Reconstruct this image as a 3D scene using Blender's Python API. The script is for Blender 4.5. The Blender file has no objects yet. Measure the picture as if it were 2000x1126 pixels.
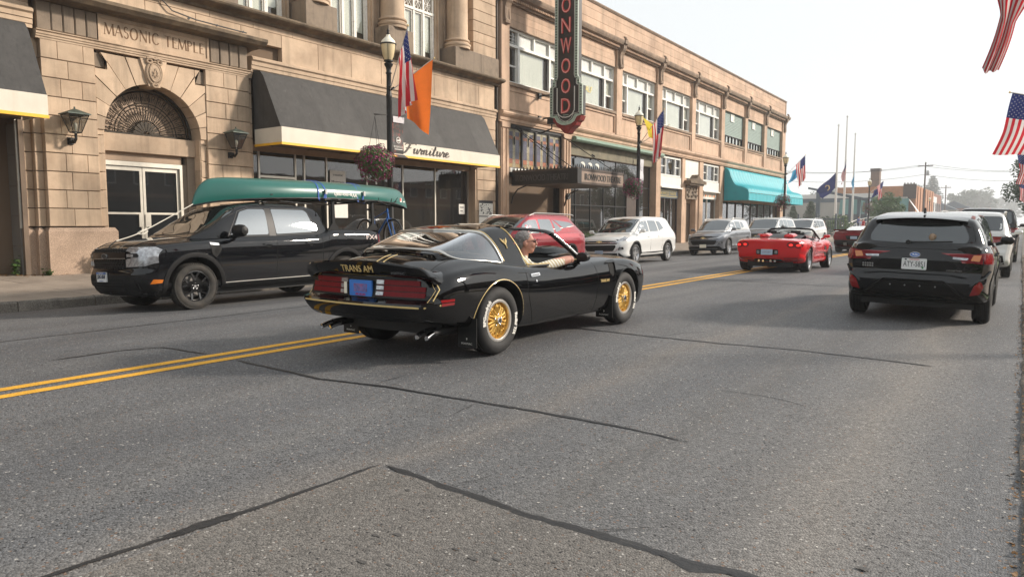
import bpy,bmesh,math,random
from mathutils import Vector,Matrix,noise
from mathutils.bvhtree import BVHTree
R=math.radians
random.seed(7)
SC=bpy.context.scene
COL=SC.collection
#  camera
YAW,PITCH=math.atan(993/1400),math.atan(123/1400)
cam_d=bpy.data.cameras.new('camera')
cam=bpy.data.objects.new('camera',cam_d)
COL.objects.link(cam)
cam.location=(0,0,1.27)
cam.rotation_euler=(R(90)-PITCH,0,YAW)
cam_d.sensor_width=36
cam_d.lens=36*1400/2000
cam_d.clip_start=0.1
cam_d.clip_end=4000
SC.camera=cam
#  light
SUN_EL,SUN_AZ=R(25),math.atan2(0.70,0.71)
world=bpy.data.worlds.new('World')
SC.world=world
world.use_nodes=True
wn=world.node_tree
wn.nodes.clear()
wo=wn.nodes.new('ShaderNodeOutputWorld')
wb=wn.nodes.new('ShaderNodeBackground')
sky=wn.nodes.new('ShaderNodeTexSky')
sky.sky_type='NISHITA'
sky.sun_disc=False
sky.sun_elevation=SUN_EL
sky.sun_rotation=SUN_AZ
sky.air_density=1.6
sky.dust_density=2.0
sky.ozone_density=1.5
hs=wn.nodes.new('ShaderNodeHueSaturation')
hs.inputs['Saturation'].default_value=0.28
wn.links.new(sky.outputs[0],hs.inputs['Color'])
smoke=wn.nodes.new('ShaderNodeMix');smoke.data_type='RGBA'
smoke.inputs[0].default_value=.80
smoke.inputs[7].default_value=(5.2,5.42,5.52,1)
wn.links.new(hs.outputs[0],smoke.inputs[6])
wn.links.new(smoke.outputs[2],wb.inputs[0])
wb.inputs[1].default_value=0.15
wn.links.new(wb.outputs[0],wo.inputs[0])
sl=bpy.data.lights.new('sun','SUN')
sun=bpy.data.objects.new('sun',sl)
COL.objects.link(sun)
sl.energy=4.3
sl.angle=R(6)
sl.color=(1.0,0.89,0.77)
sd=Vector((math.sin(SUN_AZ)*math.cos(SUN_EL),math.cos(SUN_AZ)*math.cos(SUN_EL),math.sin(SUN_EL)))
sun.rotation_euler=(-sd).to_track_quat('-Z','Y').to_euler()
SC.view_settings.view_transform='Standard'
SC.view_settings.look='None'
SC.view_settings.exposure=0.32
SC.view_settings.gamma=1
SC.view_settings.use_curve_mapping=False
SC.cycles.use_denoising=True
SC.cycles.max_bounces=7
SC.cycles.volume_bounces=1
SC.cycles.transparent_max_bounces=12
SC.cycles.caustics_reflective=False
SC.cycles.caustics_refractive=False
SC.cycles.volume_step_rate=1.0
#  helpers
def lnk(o,parent=None):
 COL.objects.link(o)
 if parent is not None:
  o.parent=parent
 return o
def tag(o,label=None,cat=None,group=None,kind=None):
 if label:o['label']=label
 if cat:o['category']=cat
 if group:o['group']=group
 if kind:o['kind']=kind
 return o
def empty(name,loc=(0,0,0),label=None,cat=None,group=None,rz=0.0,rx=0.0,ry=0.0):
 o=bpy.data.objects.new(name,None)
 o.empty_display_size=0.1
 o.location=loc
 o.rotation_euler=(rx,ry,rz)
 COL.objects.link(o)
 return tag(o,label,cat,group)
def kids(o):
 return[c for c in COL.objects if c.parent==o]
def copy_tree(o,loc,rz=None,label=None,group=None):
 ch={}
 for c in COL.objects:
  if c.parent is not None:
   ch.setdefault(c.parent,[]).append(c)
 def rec(s,par):
  n=s.copy()
  COL.objects.link(n)
  n.parent=par
  for k in ch.get(s,[]):
   rec(k,n)
  return n
 n=rec(o,None)
 n.location=loc
 if rz is not None:n.rotation_euler.z=rz
 if label:n['label']=label
 if group:n['group']=group
 return n
class MB:
 def __init__(s):
  s.v=[];s.f=[];s.m=[];s.cur=0
 def add(s,vs,fs):
  b=len(s.v)
  s.v.extend([tuple(p)for p in vs])
  for f in fs:
   s.f.append(tuple(b+i for i in f));s.m.append(s.cur)
  return s
 def box(s,x0,x1,y0,y1,z0,z1):
  return s.add([(x0,y0,z0),(x1,y0,z0),(x1,y1,z0),(x0,y1,z0),(x0,y0,z1),(x1,y0,z1),(x1,y1,z1),(x0,y1,z1)],[(0,3,2,1),(4,5,6,7),(0,1,5,4),(1,2,6,5),(2,3,7,6),(3,0,4,7)])
 def stone(s,x0,x1,y0,y1,z0,z1,c=0.012):
  return s.add([(x0,y0,z0),(x0,y1,z0),(x0,y1,z1),(x0,y0,z1),(x1-c,y0,z0),(x1-c,y1,z0),(x1-c,y1,z1),(x1-c,y0,z1),(x1,y0+c,z0+c),(x1,y1-c,z0+c),(x1,y1-c,z1-c),(x1,y0+c,z1-c)],[(0,1,5,4),(1,2,6,5),(2,3,7,6),(3,0,4,7),(4,5,9,8),(5,6,10,9),(6,7,11,10),(7,4,8,11),(8,9,10,11)])
 def prism(s,poly,ax,d0,d1):
  n=len(poly)
  def P(p,d):
   return(d,p[0],p[1])if ax==0 else((p[0],d,p[1])if ax==1 else(p[0],p[1],d))
  vs=[P(p,d0)for p in poly]+[P(p,d1)for p in poly]
  fs=[tuple(range(n))[::-1],tuple(range(n,2*n))]+[(i,(i+1)%n,n+(i+1)%n,n+i)for i in range(n)]
  return s.add(vs,fs)
 def tube(s,pts,r,n=8,caps=True,sq=None):
  pts=[Vector(p)for p in pts]
  rs=r if isinstance(r,(list,tuple))else[r]*len(pts)
  rings=[]
  up=None
  for i,p in enumerate(pts):
   t=(pts[min(i+1,len(pts)-1)]-pts[max(i-1,0)])
   t=t.normalized()if t.length>1e-9 else Vector((0,0,1))
   if up is None:
    up=Vector((0,0,1))if abs(t.z)<.9 else Vector((1,0,0))
   a=up-t*up.dot(t)
   a=a.normalized()if a.length>1e-6 else t.orthogonal().normalized()
   up=a
   b=t.cross(a)
   k=sq or(1,1)
   rings.append([p+(a*math.cos(2*math.pi*j/n)*k[0]+b*math.sin(2*math.pi*j/n)*k[1])*rs[i]for j in range(n)])
  vs=[v for rg in rings for v in rg]
  fs=[]
  for i in range(len(pts)-1):
   for j in range(n):
    fs.append((i*n+j,i*n+(j+1)%n,(i+1)*n+(j+1)%n,(i+1)*n+j))
  if caps:
   fs.append(tuple(range(n))[::-1]);fs.append(tuple((len(pts)-1)*n+j for j in range(n)))
  return s.add(vs,fs)
 def lathe(s,prof,n=16,o=(0,0,0),ax='z',closed=False,caps=True):
  vs=[]
  for r,h in prof:
   for j in range(n):
    a=2*math.pi*j/n
    c,d=r*math.cos(a),r*math.sin(a)
    p={'z':(c,d,h),'x':(h,c,d),'y':(c,h,d)}[ax]
    vs.append((p[0]+o[0],p[1]+o[1],p[2]+o[2]))
  m=len(prof)
  fs=[(i*n+j,i*n+(j+1)%n,(i+1)*n+(j+1)%n,(i+1)*n+j)for i in range(m-1)for j in range(n)]
  if closed:
   fs+=[((m-1)*n+j,(m-1)*n+(j+1)%n,(j+1)%n,j)for j in range(n)]
  elif caps:
   if prof[0][0]>1e-5:fs.append(tuple(range(n))[::-1])
   if prof[-1][0]>1e-5:fs.append(tuple((m-1)*n+j for j in range(n)))
  return s.add(vs,fs)
 def grid(s,rows):
  n=len(rows[0]);m=len(rows)
  return s.add([p for r in rows for p in r],[(i*n+j,i*n+j+1,(i+1)*n+j+1,(i+1)*n+j)for i in range(m-1)for j in range(n-1)])
 def xf(s,M,start=0):
  for i in range(start,len(s.v)):
   s.v[i]=tuple(M@Vector(s.v[i]))
  return s
 def mesh(s,name,mats,smooth=None,fix=True):
  me=bpy.data.meshes.new(name)
  me.from_pydata(s.v,[],s.f)
  if not isinstance(mats,(list,tuple)):mats=[mats]
  for m in mats:me.materials.append(m)
  if len(mats)>1:
   me.polygons.foreach_set('material_index',s.m)
  if fix:
   bm=bmesh.new();bm.from_mesh(me)
   bmesh.ops.recalc_face_normals(bm,faces=bm.faces)
   if bm.calc_volume(signed=True)<0:bmesh.ops.reverse_faces(bm,faces=bm.faces)
   bm.to_mesh(me);bm.free()
  if smooth is not None:
   me.polygons.foreach_set('use_smooth',[True]*len(me.polygons))
   me.set_sharp_from_angle(angle=R(smooth))
  me.update()
  return me
 def build(s,name,mats,parent=None,smooth=None,fix=True):
  return lnk(bpy.data.objects.new(name,s.mesh(name,mats,smooth,fix)),parent)
def box(name,mat,b,parent=None):
 return MB().box(*b).build(name,mat,parent,fix=False)
def obj(name,me,parent=None,loc=None,rot=None,scale=None):
 o=bpy.data.objects.new(name,me)
 if loc is not None:o.location=loc
 if rot is not None:o.rotation_euler=rot
 if scale is not None:o.scale=scale
 return lnk(o,parent)
def text_mesh(name,body,size,mat,ext=0.003,M=None,align='CENTER',shear=0.0,spacing=1.0,offset=0.0,width=None,height=None):
 cu=bpy.data.curves.new(name,'FONT')
 cu.body=body;cu.size=size;cu.extrude=ext;cu.align_x=align;cu.align_y='CENTER'
 cu.shear=shear;cu.space_character=spacing;cu.offset=offset;cu.resolution_u=3
 o=bpy.data.objects.new(name,cu)
 COL.objects.link(o)
 dg=bpy.context.evaluated_depsgraph_get()
 me=bpy.data.meshes.new_from_object(o.evaluated_get(dg))
 bpy.data.objects.remove(o);bpy.data.curves.remove(cu)
 me.name=name
 me.materials.clear();me.materials.append(mat)
 if width or height:
  xs=[v.co.x for v in me.vertices];ys=[v.co.y for v in me.vertices]
  if xs:
   w,h=max(xs)-min(xs),max(ys)-min(ys)
   cx,cy=(max(xs)+min(xs))/2,(max(ys)+min(ys))/2
   sx=width/w if width else 1;sy=height/h if height else sx
   if not width:sx=sy
   for v in me.vertices:
    v.co.x=(v.co.x-cx)*sx;v.co.y=(v.co.y-cy)*sy
 if M is not None:me.transform(M)
 return me
def text(name,body,size,mat,M,parent=None,**k):
 return lnk(bpy.data.objects.new(name,text_mesh(name,body,size,mat,M=M,**k)),parent)
def frame(o,right,up):
 r=Vector(right).normalized();u=Vector(up).normalized();n=r.cross(u)
 return Matrix(((r.x,u.x,n.x,o[0]),(r.y,u.y,n.y,o[1]),(r.z,u.z,n.z,o[2]),(0,0,0,1)))
def on_facade(x,y,z):
 return frame((x,y,z),(0,1,0),(0,0,1))
def ribbon(mb,pts,w,ax=None,d=0.004,nrm=(1,0,0)):
 """thin bar following pts, lying against a plane with normal nrm"""
 nrm=Vector(nrm)
 pts=[Vector(p)for p in pts]
 L=[]
 for i,p in enumerate(pts):
  t=pts[min(i+1,len(pts)-1)]-pts[max(i-1,0)]
  s=t.cross(nrm)
  s=s.normalized()if s.length>1e-9 else Vector((0,0,1))
  ww=(w[i]if isinstance(w,(list,tuple))else w)/2
  L.append((p-s*ww,p+s*ww,p+s*ww+nrm*d,p-s*ww+nrm*d))
 vs=[q for l in L for q in l]
 fs=[(0,1,2,3)]
 for i in range(len(pts)-1):
  a,b=4*i,4*i+4
  fs+=[(a+k,a+(k+1)%4,b+(k+1)%4,b+k)for k in range(4)]
 e=4*(len(pts)-1)
 fs.append((e+3,e+2,e+1,e))
 return mb.add(vs,fs)
#  materials
def mat(name,col,rough=0.6,metal=0.0,spec=0.5,var=0.0,vscale=3.0,dirt=None,bump=0.0,bscale=40.0,coat=0.0,emit=None,rnd=0.0,streak=None,alpha=None,coat_r=0.03,det=6.0,sheen=0.0,trans=0.0,speck=None,sub=0.0):
 m=bpy.data.materials.new(name)
 m.use_nodes=True
 nt=m.node_tree;N=nt.nodes;Lk=nt.links
 b=N['Principled BSDF']
 b.inputs['Roughness'].default_value=rough
 b.inputs['Metallic'].default_value=metal
 b.inputs['Specular IOR Level'].default_value=spec
 b.inputs['Coat Weight'].default_value=coat
 b.inputs['Coat Roughness'].default_value=coat_r
 if trans:b.inputs['Transmission Weight'].default_value=trans
 if sub:b.inputs['Subsurface Weight'].default_value=sub
 c4=tuple(col)+(1,)
 b.inputs['Base Color'].default_value=c4
 tc=N.new('ShaderNodeTexCoord')
 geo=N.new('ShaderNodeNewGeometry')
 cur=None
 def mixc(fac,a,c,bl='MIX',f=1.0):
  x=N.new('ShaderNodeMix');x.data_type='RGBA';x.blend_type=bl
  if isinstance(fac,(int,float)):x.inputs[0].default_value=fac
  else:Lk.new(fac,x.inputs[0])
  for sck,val in((x.inputs[6],a),(x.inputs[7],c)):
   if isinstance(val,tuple):sck.default_value=val
   else:Lk.new(val,sck)
  return x.outputs[2]
 def nz(scale,detail=det,vec=None,rgh=.6):
  n=N.new('ShaderNodeTexNoise');n.inputs['Scale'].default_value=scale;n.inputs['Detail'].default_value=detail
  n.inputs['Roughness'].default_value=rgh
  Lk.new(vec if vec is not None else geo.outputs['Position'],n.inputs['Vector'])
  return n.outputs['Fac']
 def ramp(v,a,c):
  r=N.new('ShaderNodeMapRange');r.inputs[1].default_value=a;r.inputs[2].default_value=c
  Lk.new(v,r.inputs[0]);return r.outputs[0]
 out=c4
 if var:
  f=ramp(nz(vscale),.3,.7)
  dk=tuple(max(0,c*(1-var))for c in col)+(1,);lt=tuple(min(1,c*(1+var*.8))for c in col)+(1,)
  out=mixc(f,dk,lt)
 if rnd:
  oi=N.new('ShaderNodeObjectInfo')
  mr=N.new('ShaderNodeMapRange');mr.inputs[3].default_value=1-rnd;mr.inputs[4].default_value=1+rnd*.6
  Lk.new(oi.outputs['Random'],mr.inputs[0])
  cx=N.new('ShaderNodeCombineColor')
  for i in range(3):Lk.new(mr.outputs[0],cx.inputs[i])
  out=mixc(1.0,out,cx.outputs[0],'MULTIPLY')
 if dirt:
  dc,ds,lo,hi,st=dirt
  f=ramp(nz(ds,8,None,.7),lo,hi)
  mm=N.new('ShaderNodeMath');mm.operation='MULTIPLY';mm.inputs[1].default_value=st;Lk.new(f,mm.inputs[0])
  out=mixc(mm.outputs[0],out,tuple(dc)+(1,))
 if streak:
  dc,st,xs=streak
  mp=N.new('ShaderNodeMapping');mp.inputs['Scale'].default_value=(xs,xs,xs*.09)
  Lk.new(geo.outputs['Position'],mp.inputs[0])
  f=ramp(nz(1.0,7,mp.outputs[0],.65),.50,.78)
  mm=N.new('ShaderNodeMath');mm.operation='MULTIPLY';mm.inputs[1].default_value=st;Lk.new(f,mm.inputs[0])
  out=mixc(mm.outputs[0],out,tuple(dc)+(1,))
 if speck:
  ss,dkv,ltv=speck
  w=N.new('ShaderNodeTexVoronoi');w.inputs['Scale'].default_value=ss
  Lk.new(geo.outputs['Position'],w.inputs['Vector'])
  sp=N.new('ShaderNodeSeparateColor');Lk.new(w.outputs['Color'],sp.inputs[0])
  mr=N.new('ShaderNodeMapRange');mr.inputs[3].default_value=dkv;mr.inputs[4].default_value=ltv
  Lk.new(sp.outputs[0],mr.inputs[0])
  cx=N.new('ShaderNodeCombineColor')
  for i in range(3):Lk.new(mr.outputs[0],cx.inputs[i])
  out=mixc(1.0,out,cx.outputs[0],'MULTIPLY')
 if not isinstance(out,tuple):Lk.new(out,b.inputs['Base Color'])
 if bump:
  bp=N.new('ShaderNodeBump');bp.inputs['Strength'].default_value=bump;bp.inputs['Distance'].default_value=0.01
  Lk.new(nz(bscale,5),bp.inputs['Height']);Lk.new(bp.outputs[0],b.inputs['Normal'])
 if emit:
  b.inputs['Emission Color'].default_value=tuple(emit[:3])+(1,);b.inputs['Emission Strength'].default_value=emit[3]
 if alpha is not None:b.inputs['Alpha'].default_value=alpha
 return m
def glass_mat(name,tint=(0.02,0.025,0.03),through=0.5,rough=0.02,ior=1.5,boost=1.9):
 """thin pane: reflects like glass, lets part of the view through, the rest is dark"""
 m=bpy.data.materials.new(name);m.use_nodes=True
 nt=m.node_tree;N=nt.nodes;Lk=nt.links
 N.remove(N['Principled BSDF'])
 fr=N.new('ShaderNodeFresnel');fr.inputs[0].default_value=ior
 gl=N.new('ShaderNodeBsdfGlossy');gl.inputs['Roughness'].default_value=rough;gl.inputs['Color'].default_value=(.95,.97,1,1)
 tr=N.new('ShaderNodeBsdfTransparent');tr.inputs[0].default_value=(through,through*1.02,through,1)
 df=N.new('ShaderNodeBsdfDiffuse');df.inputs[0].default_value=tuple(tint)+(1,)
 ad=N.new('ShaderNodeAddShader');Lk.new(tr.outputs[0],ad.inputs[0]);Lk.new(df.outputs[0],ad.inputs[1])
 mu=N.new('ShaderNodeMath');mu.operation='MULTIPLY';mu.inputs[1].default_value=boost;mu.use_clamp=True
 ge=N.new('ShaderNodeNewGeometry');iv=N.new('ShaderNodeMath');iv.operation='SUBTRACT';iv.inputs[0].default_value=1;Lk.new(ge.outputs['Backfacing'],iv.inputs[1])
 m2=N.new('ShaderNodeMath');m2.operation='MULTIPLY';Lk.new(fr.outputs[0],m2.inputs[0]);Lk.new(iv.outputs[0],m2.inputs[1]);Lk.new(m2.outputs[0],mu.inputs[0])
 mx=N.new('ShaderNodeMixShader');Lk.new(mu.outputs[0],mx.inputs[0]);Lk.new(ad.outputs[0],mx.inputs[1]);Lk.new(gl.outputs[0],mx.inputs[2])
 Lk.new(mx.outputs[0],N['Material Output'].inputs[0])
 return m
STAIN=(0.035,0.028,0.02)
M={}
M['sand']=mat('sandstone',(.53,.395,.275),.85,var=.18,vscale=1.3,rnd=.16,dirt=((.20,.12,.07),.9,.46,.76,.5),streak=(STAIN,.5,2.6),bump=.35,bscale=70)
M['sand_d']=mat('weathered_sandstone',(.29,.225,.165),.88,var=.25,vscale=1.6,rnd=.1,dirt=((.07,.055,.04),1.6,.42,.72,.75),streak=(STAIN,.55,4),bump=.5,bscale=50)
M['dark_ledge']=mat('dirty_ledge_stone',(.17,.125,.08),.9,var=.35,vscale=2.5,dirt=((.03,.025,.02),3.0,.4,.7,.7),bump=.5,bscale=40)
M['granite']=mat('speckled_granite',(.42,.30,.215),.75,var=.1,vscale=1.0,speck=(160,.45,1.35),dirt=((.16,.11,.07),1.2,.5,.8,.5),bump=.3,bscale=120)
M['joint']=mat('dark_mortar',(.15,.105,.07),.95)
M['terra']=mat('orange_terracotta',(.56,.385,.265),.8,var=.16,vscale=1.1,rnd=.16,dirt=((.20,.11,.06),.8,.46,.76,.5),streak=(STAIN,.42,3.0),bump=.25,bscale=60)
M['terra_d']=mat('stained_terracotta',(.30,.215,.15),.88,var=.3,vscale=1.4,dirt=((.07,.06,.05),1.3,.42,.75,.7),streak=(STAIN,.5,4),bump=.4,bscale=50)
M['iron']=mat('black_iron',(.012,.011,.010),.45,.3,var=.3,vscale=9,bump=.15,bscale=60)
M['bronze']=mat('weathered_bronze',(.035,.028,.020),.5,.6,var=.4,vscale=7)
M['verdi']=mat('green_patina_copper',(.065,.085,.07),.6,.3,var=.4,vscale=8)
M['amber']=mat('amber_lamp_glass',(.72,.58,.34),.25,var=.12,vscale=6)
M['cream']=mat('cream_opal_glass',(.85,.80,.66),.3)
M['white']=mat('white_paint',(.72,.71,.66),.5,var=.06,vscale=4,dirt=((.35,.32,.26),5,.55,.8,.35))
M['peel']=mat('peeling_white_paint',(.74,.72,.66),.65,var=.08,vscale=6,dirt=((.25,.20,.14),14,.58,.66,.8),bump=.4,bscale=30)
M['curtain']=mat('pale_window_blind',(.80,.77,.68),.8,var=.08,vscale=2,streak=((.40,.38,.33),.4,9))
M['frost']=mat('frosted_white_glass',(.66,.66,.62),.2,var=.12,vscale=3,streak=((.5,.5,.46),.4,9))
M['alu']=mat('aluminium_frame',(.62,.58,.50),.4,.6,var=.1,vscale=5)
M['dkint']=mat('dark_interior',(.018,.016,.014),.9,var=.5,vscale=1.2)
M['greyint']=mat('grey_shop_wall',(.16,.15,.135),.9,var=.15,vscale=.8)
M['soffit']=mat('brown_awning_frame',(.16,.115,.08),.8,var=.2,vscale=2)
M['charcoal']=mat('faded_charcoal_canvas',(.050,.047,.044),.72,var=.22,vscale=3.0,streak=((.022,.021,.020),.8,14),dirt=((.16,.155,.145),4,.60,.78,.35),bump=.25,bscale=14)
M['vinyl']=mat('cream_vinyl_valance',(.66,.60,.50),.6,var=.08,vscale=1.5,streak=((.45,.38,.28),.4,2))
M['yellow_edge']=mat('yellow_edge_trim',(.86,.47,.03),.5,var=.08,vscale=3)
M['teal']=mat('turquoise_canvas',(.012,.36,.42),.6,var=.1,vscale=2)
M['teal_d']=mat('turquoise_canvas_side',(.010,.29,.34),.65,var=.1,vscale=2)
M['glass']=glass_mat('shop_glass',(.006,.006,.006),.55)
M['glass_c']=glass_mat('clear_window_glass',(.004,.004,.004),.88)
M['glass_d']=glass_mat('dark_pane',(.015,.016,.017),.18)
M['black']=mat('matt_black',(.012,.012,.012),.6)
M['plastic']=mat('black_plastic',(.010,.010,.0105),.6,spec=.2,bump=.2,bscale=200)
M['chrome']=mat('chrome',(.75,.75,.76),.12,1.0)
M['steel']=mat('grey_steel',(.38,.38,.38),.35,.8)
M['neonred']=mat('red_neon_letter',(.60,.035,.03),.3,var=.1,vscale=8)
M['signgreen']=mat('pale_green_sign_rim',(.36,.47,.38),.5,var=.15,vscale=6)
M['signblack']=mat('black_sign_enamel',(.014,.012,.012),.3,var=.3,vscale=4)
M['signred']=mat('dark_red_enamel',(.24,.022,.018),.45,var=.3,vscale=6)
M['sidegreen']=mat('green_siding',(.16,.235,.205),.6,var=.1,vscale=2,rnd=.05)
M['greentrim']=mat('green_awning_housing',(.20,.30,.23),.5,var=.2,vscale=4)
M['brown']=mat('brown_painted_metal',(.055,.036,.026),.5,.2,var=.25,vscale=4)
M['tan']=mat('tan_panel',(.36,.25,.165),.5,var=.12,vscale=3)
M['leaf']=mat('leaf_green',(.07,.135,.03),.55,var=.4,vscale=9,sub=.0)
M['leaf_d']=mat('dark_leaf',(.035,.07,.025),.6,var=.45,vscale=1.2)
M['bark']=mat('bark',(.09,.065,.045),.9,var=.3,vscale=8,bump=.6,bscale=30)
M['petal']=mat('magenta_petal',(.20,.004,.065),.5,var=.3,vscale=25)
M['petal_l']=mat('pink_petal',(.30,.02,.12),.5,var=.3,vscale=25)
#  the ground
XC=-6.35
KL,KR=-13.25,0.06
def crown(x):return-0.12*((x-XC)/6.6)**2
def asphalt(name,base,tint,sc=1.0):
 m=bpy.data.materials.new(name);m.use_nodes=True
 nt=m.node_tree;N=nt.nodes;Lk=nt.links
 b=N['Principled BSDF']
 g=N.new('ShaderNodeNewGeometry');P=g.outputs['Position']
 def nz(scale,det=6,vec=P,r=.6):
  n=N.new('ShaderNodeTexNoise');n.inputs['Scale'].default_value=scale;n.inputs['Detail'].default_value=det;n.inputs['Roughness'].default_value=r
  Lk.new(vec,n.inputs['Vector']);return n.outputs['Fac']
 def mr(v,a,c,d=0.,e=1.):
  r=N.new('ShaderNodeMapRange');Lk.new(v,r.inputs[0])
  for i,x in enumerate((a,c,d,e)):r.inputs[i+1].default_value=x
  return r.outputs[0]
 def mix(f,a,c,bl='MIX'):
  x=N.new('ShaderNodeMix');x.data_type='RGBA';x.blend_type=bl
  if isinstance(f,float):x.inputs[0].default_value=f
  else:Lk.new(f,x.inputs[0])
  for sck,v in((x.inputs[6],a),(x.inputs[7],c)):
   if isinstance(v,tuple):sck.default_value=v
   else:Lk.new(v,sck)
  return x.outputs[2]
 def math_(op,a,c):
  x=N.new('ShaderNodeMath');x.operation=op
  for i,v in enumerate((a,c)):
   if isinstance(v,(int,float)):x.inputs[i].default_value=v
   else:Lk.new(v,x.inputs[i])
  return x.outputs[0]
 def grey(v):
  c=N.new('ShaderNodeCombineColor')
  for i in range(3):Lk.new(v,c.inputs[i])
  return c.outputs[0]
 mp=N.new('ShaderNodeMapping');mp.inputs['Scale'].default_value=(1.3,.10,1);Lk.new(P,mp.inputs[0])
 lane=mr(nz(1.0,4,mp.outputs[0]),.35,.65)
 big=mr(nz(.55,6),.3,.7)
 c0=tuple(x*.72 for x in base)+(1,);c1=tuple(x*1.16 for x in base)+(1,)
 col=mix(big,c0,c1)
 mp2=N.new('ShaderNodeMapping');mp2.inputs['Scale'].default_value=(3.6,.22,1);Lk.new(P,mp2.inputs[0])
 trk=mr(nz(1.0,7,mp2.outputs[0],.65),.42,.66)
 col=mix(math_('MULTIPLY',trk,.45),col,tuple(x*.62 for x in base)+(1,))
 col=mix(math_('MULTIPLY',lane,.8),col,tuple(tint)+(1,))
 sx=N.new('ShaderNodeSeparateXYZ');Lk.new(P,sx.inputs[0])
 wob=math_('ADD',sx.outputs[0],math_('MULTIPLY',nz(.35,3),.9))
 def band(c,w,colr,st):
  nonlocal col
  d=math_('ABSOLUTE',math_('SUBTRACT',wob,c),0)
  f=mr(d,w,0.0)
  f=math_('MULTIPLY',math_('MULTIPLY',f,f),st)
  col=mix(f,col,tuple(colr)+(1,))
 band(-3.7,.65,(.105,.107,.113),.55)
 band(-5.4,.6,(.105,.107,.113),.5)
 band(-4.55,.3,(.085,.087,.092),.4)
 band(-8.2,.8,(.062,.062,.066),.5)
 band(-9.9,.6,(.062,.062,.066),.5)
 band(-2.35,.45,(.185,.165,.145),.5)
 band(-1.3,.4,(.09,.088,.085),.45)
 band(-.3,.75,(.215,.195,.172),.6)
 band(-12.6,1.0,(.15,.12,.095),.5)
 v=N.new('ShaderNodeTexVoronoi');v.inputs['Scale'].default_value=95*sc;Lk.new(P,v.inputs['Vector'])
 sp=N.new('ShaderNodeSeparateColor');Lk.new(v.outputs['Color'],sp.inputs[0])
 col=mix(1.0,col,grey(mr(sp.outputs[0],0,1,.55,1.45)),'MULTIPLY')
 v2=N.new('ShaderNodeTexVoronoi');v2.inputs['Scale'].default_value=42*sc;Lk.new(P,v2.inputs['Vector'])
 sp2=N.new('ShaderNodeSeparateColor');Lk.new(v2.outputs['Color'],sp2.inputs[0])
 near=mr(v2.outputs['Distance'],.34,.24)
 col=mix(math_('MULTIPLY',mr(sp2.outputs[0],.87,.93),near),col,(.42,.40,.37,1))
 col=mix(math_('MULTIPLY',mr(sp2.outputs[1],.80,.9),near),col,(.17,.105,.07,1))
 col=mix(math_('MULTIPLY',mr(sp2.outputs[2],.88,.92),near),col,(.018,.018,.02,1))
 col=mix(math_('MULTIPLY',mr(nz(2.2,10,P,.75),.60,.74),.55),col,(.035,.033,.032,1))
 col=mix(math_('MULTIPLY',mr(nz(1.1,8,P,.7),.60,.80),.4),col,(.18,.155,.13,1))
 Lk.new(col,b.inputs['Base Color'])
 Lk.new(mr(big,0,1,.62,.80),b.inputs['Roughness'])
 b.inputs['Specular IOR Level'].default_value=.42
 bp=N.new('ShaderNodeBump');bp.inputs['Strength'].default_value=.8;bp.inputs['Distance'].default_value=.006
 h=math_('ADD',math_('MULTIPLY',v.outputs['Distance'],-1.1),math_('MULTIPLY',nz(220*sc,3),.8))
 Lk.new(h,bp.inputs['Height']);Lk.new(bp.outputs[0],b.inputs['Normal'])
 return m
M['asphalt']=asphalt('worn_asphalt',(.112,.115,.121),(.152,.150,.148))
M['asphalt2']=asphalt('coarse_brown_asphalt',(.145,.137,.127),(.165,.152,.138),1.15)
M['tar']=mat('black_tar',(.016,.016,.017),.5,var=.3,vscale=14,dirt=((.07,.065,.06),22,.5,.8,.5),bump=.4,bscale=60)
M['stain']=mat('oil_drip',(.06,.056,.052),.6,dirt=((.11,.105,.10),60,.45,.6,.7))
M['paint_y']=mat('yellow_road_paint',(.78,.40,.035),.7,var=.12,vscale=6,dirt=((.09,.085,.08),9,.60,.74,.75),speck=(110,.78,1.15),bump=.4,bscale=120)
M['concrete']=mat('pavement_concrete',(.30,.245,.195),.9,var=.2,vscale=1.3,rnd=.08,dirt=((.13,.10,.075),1.7,.5,.75,.5),speck=(120,.85,1.12),bump=.35,bscale=90)
M['kerb']=mat('kerb_concrete',(.21,.185,.155),.92,var=.3,vscale=3,rnd=.1,dirt=((.05,.045,.04),6,.42,.7,.7),speck=(90,.6,1.3),bump=.8,bscale=45)
M['earth']=mat('dry_earth',(.15,.12,.085),.95,var=.35,vscale=.4)
M['grass']=mat('grass_green',(.075,.12,.03),.8,var=.4,vscale=2)
M['dryleaf']=mat('dry_leaf',(.20,.10,.03),.7,var=.5,vscale=30)
ST=dict(kind='structure')
g=MB().grid([[(-1800,-900,-.45),(1800,-900,-.45)],[(-1800,2600,-.45),(1800,2600,-.45)]]).build('ground',M['earth'],fix=False)
tag(g,**ST)
xs=[KL-.02+(KR-KL+.04)*i/32 for i in range(33)]
rows=[[(x,y,crown(x))for x in xs]for y in[-14+4*i for i in range(24)]+[90+30*i for i in range(15)]]
tag(MB().grid(rows).build('road',M['asphalt'],smooth=60,fix=False),**ST)
def strip(xa,xb,y0,y1,up,name,m,wob=0.0,step=.25,kind='structure',seed=1):
 rr=random.Random(seed)
 rows=[]
 n=int((y1-y0)/step)
 for i in range(n+1):
  y=y0+(y1-y0)*i/n
  a,c=xa+rr.uniform(-wob,wob),xb+rr.uniform(-wob,wob)
  rows.append([(a+(c-a)*k/3,y,crown(a+(c-a)*k/3)+up)for k in range(4)])
 return tag(MB().grid(rows).build(name,m,fix=False),kind=kind)
strip(-6.46,-6.335,-4,60,.004,'centre_line',M['paint_y'],.004,.12,seed=3)
strip(-6.19,-6.065,-4,60,.004,'centre_line',M['paint_y'],.004,.12,seed=4)
strip(-6.46,-6.335,60,380,.012,'centre_line',M['paint_y'],0,8)
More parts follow.
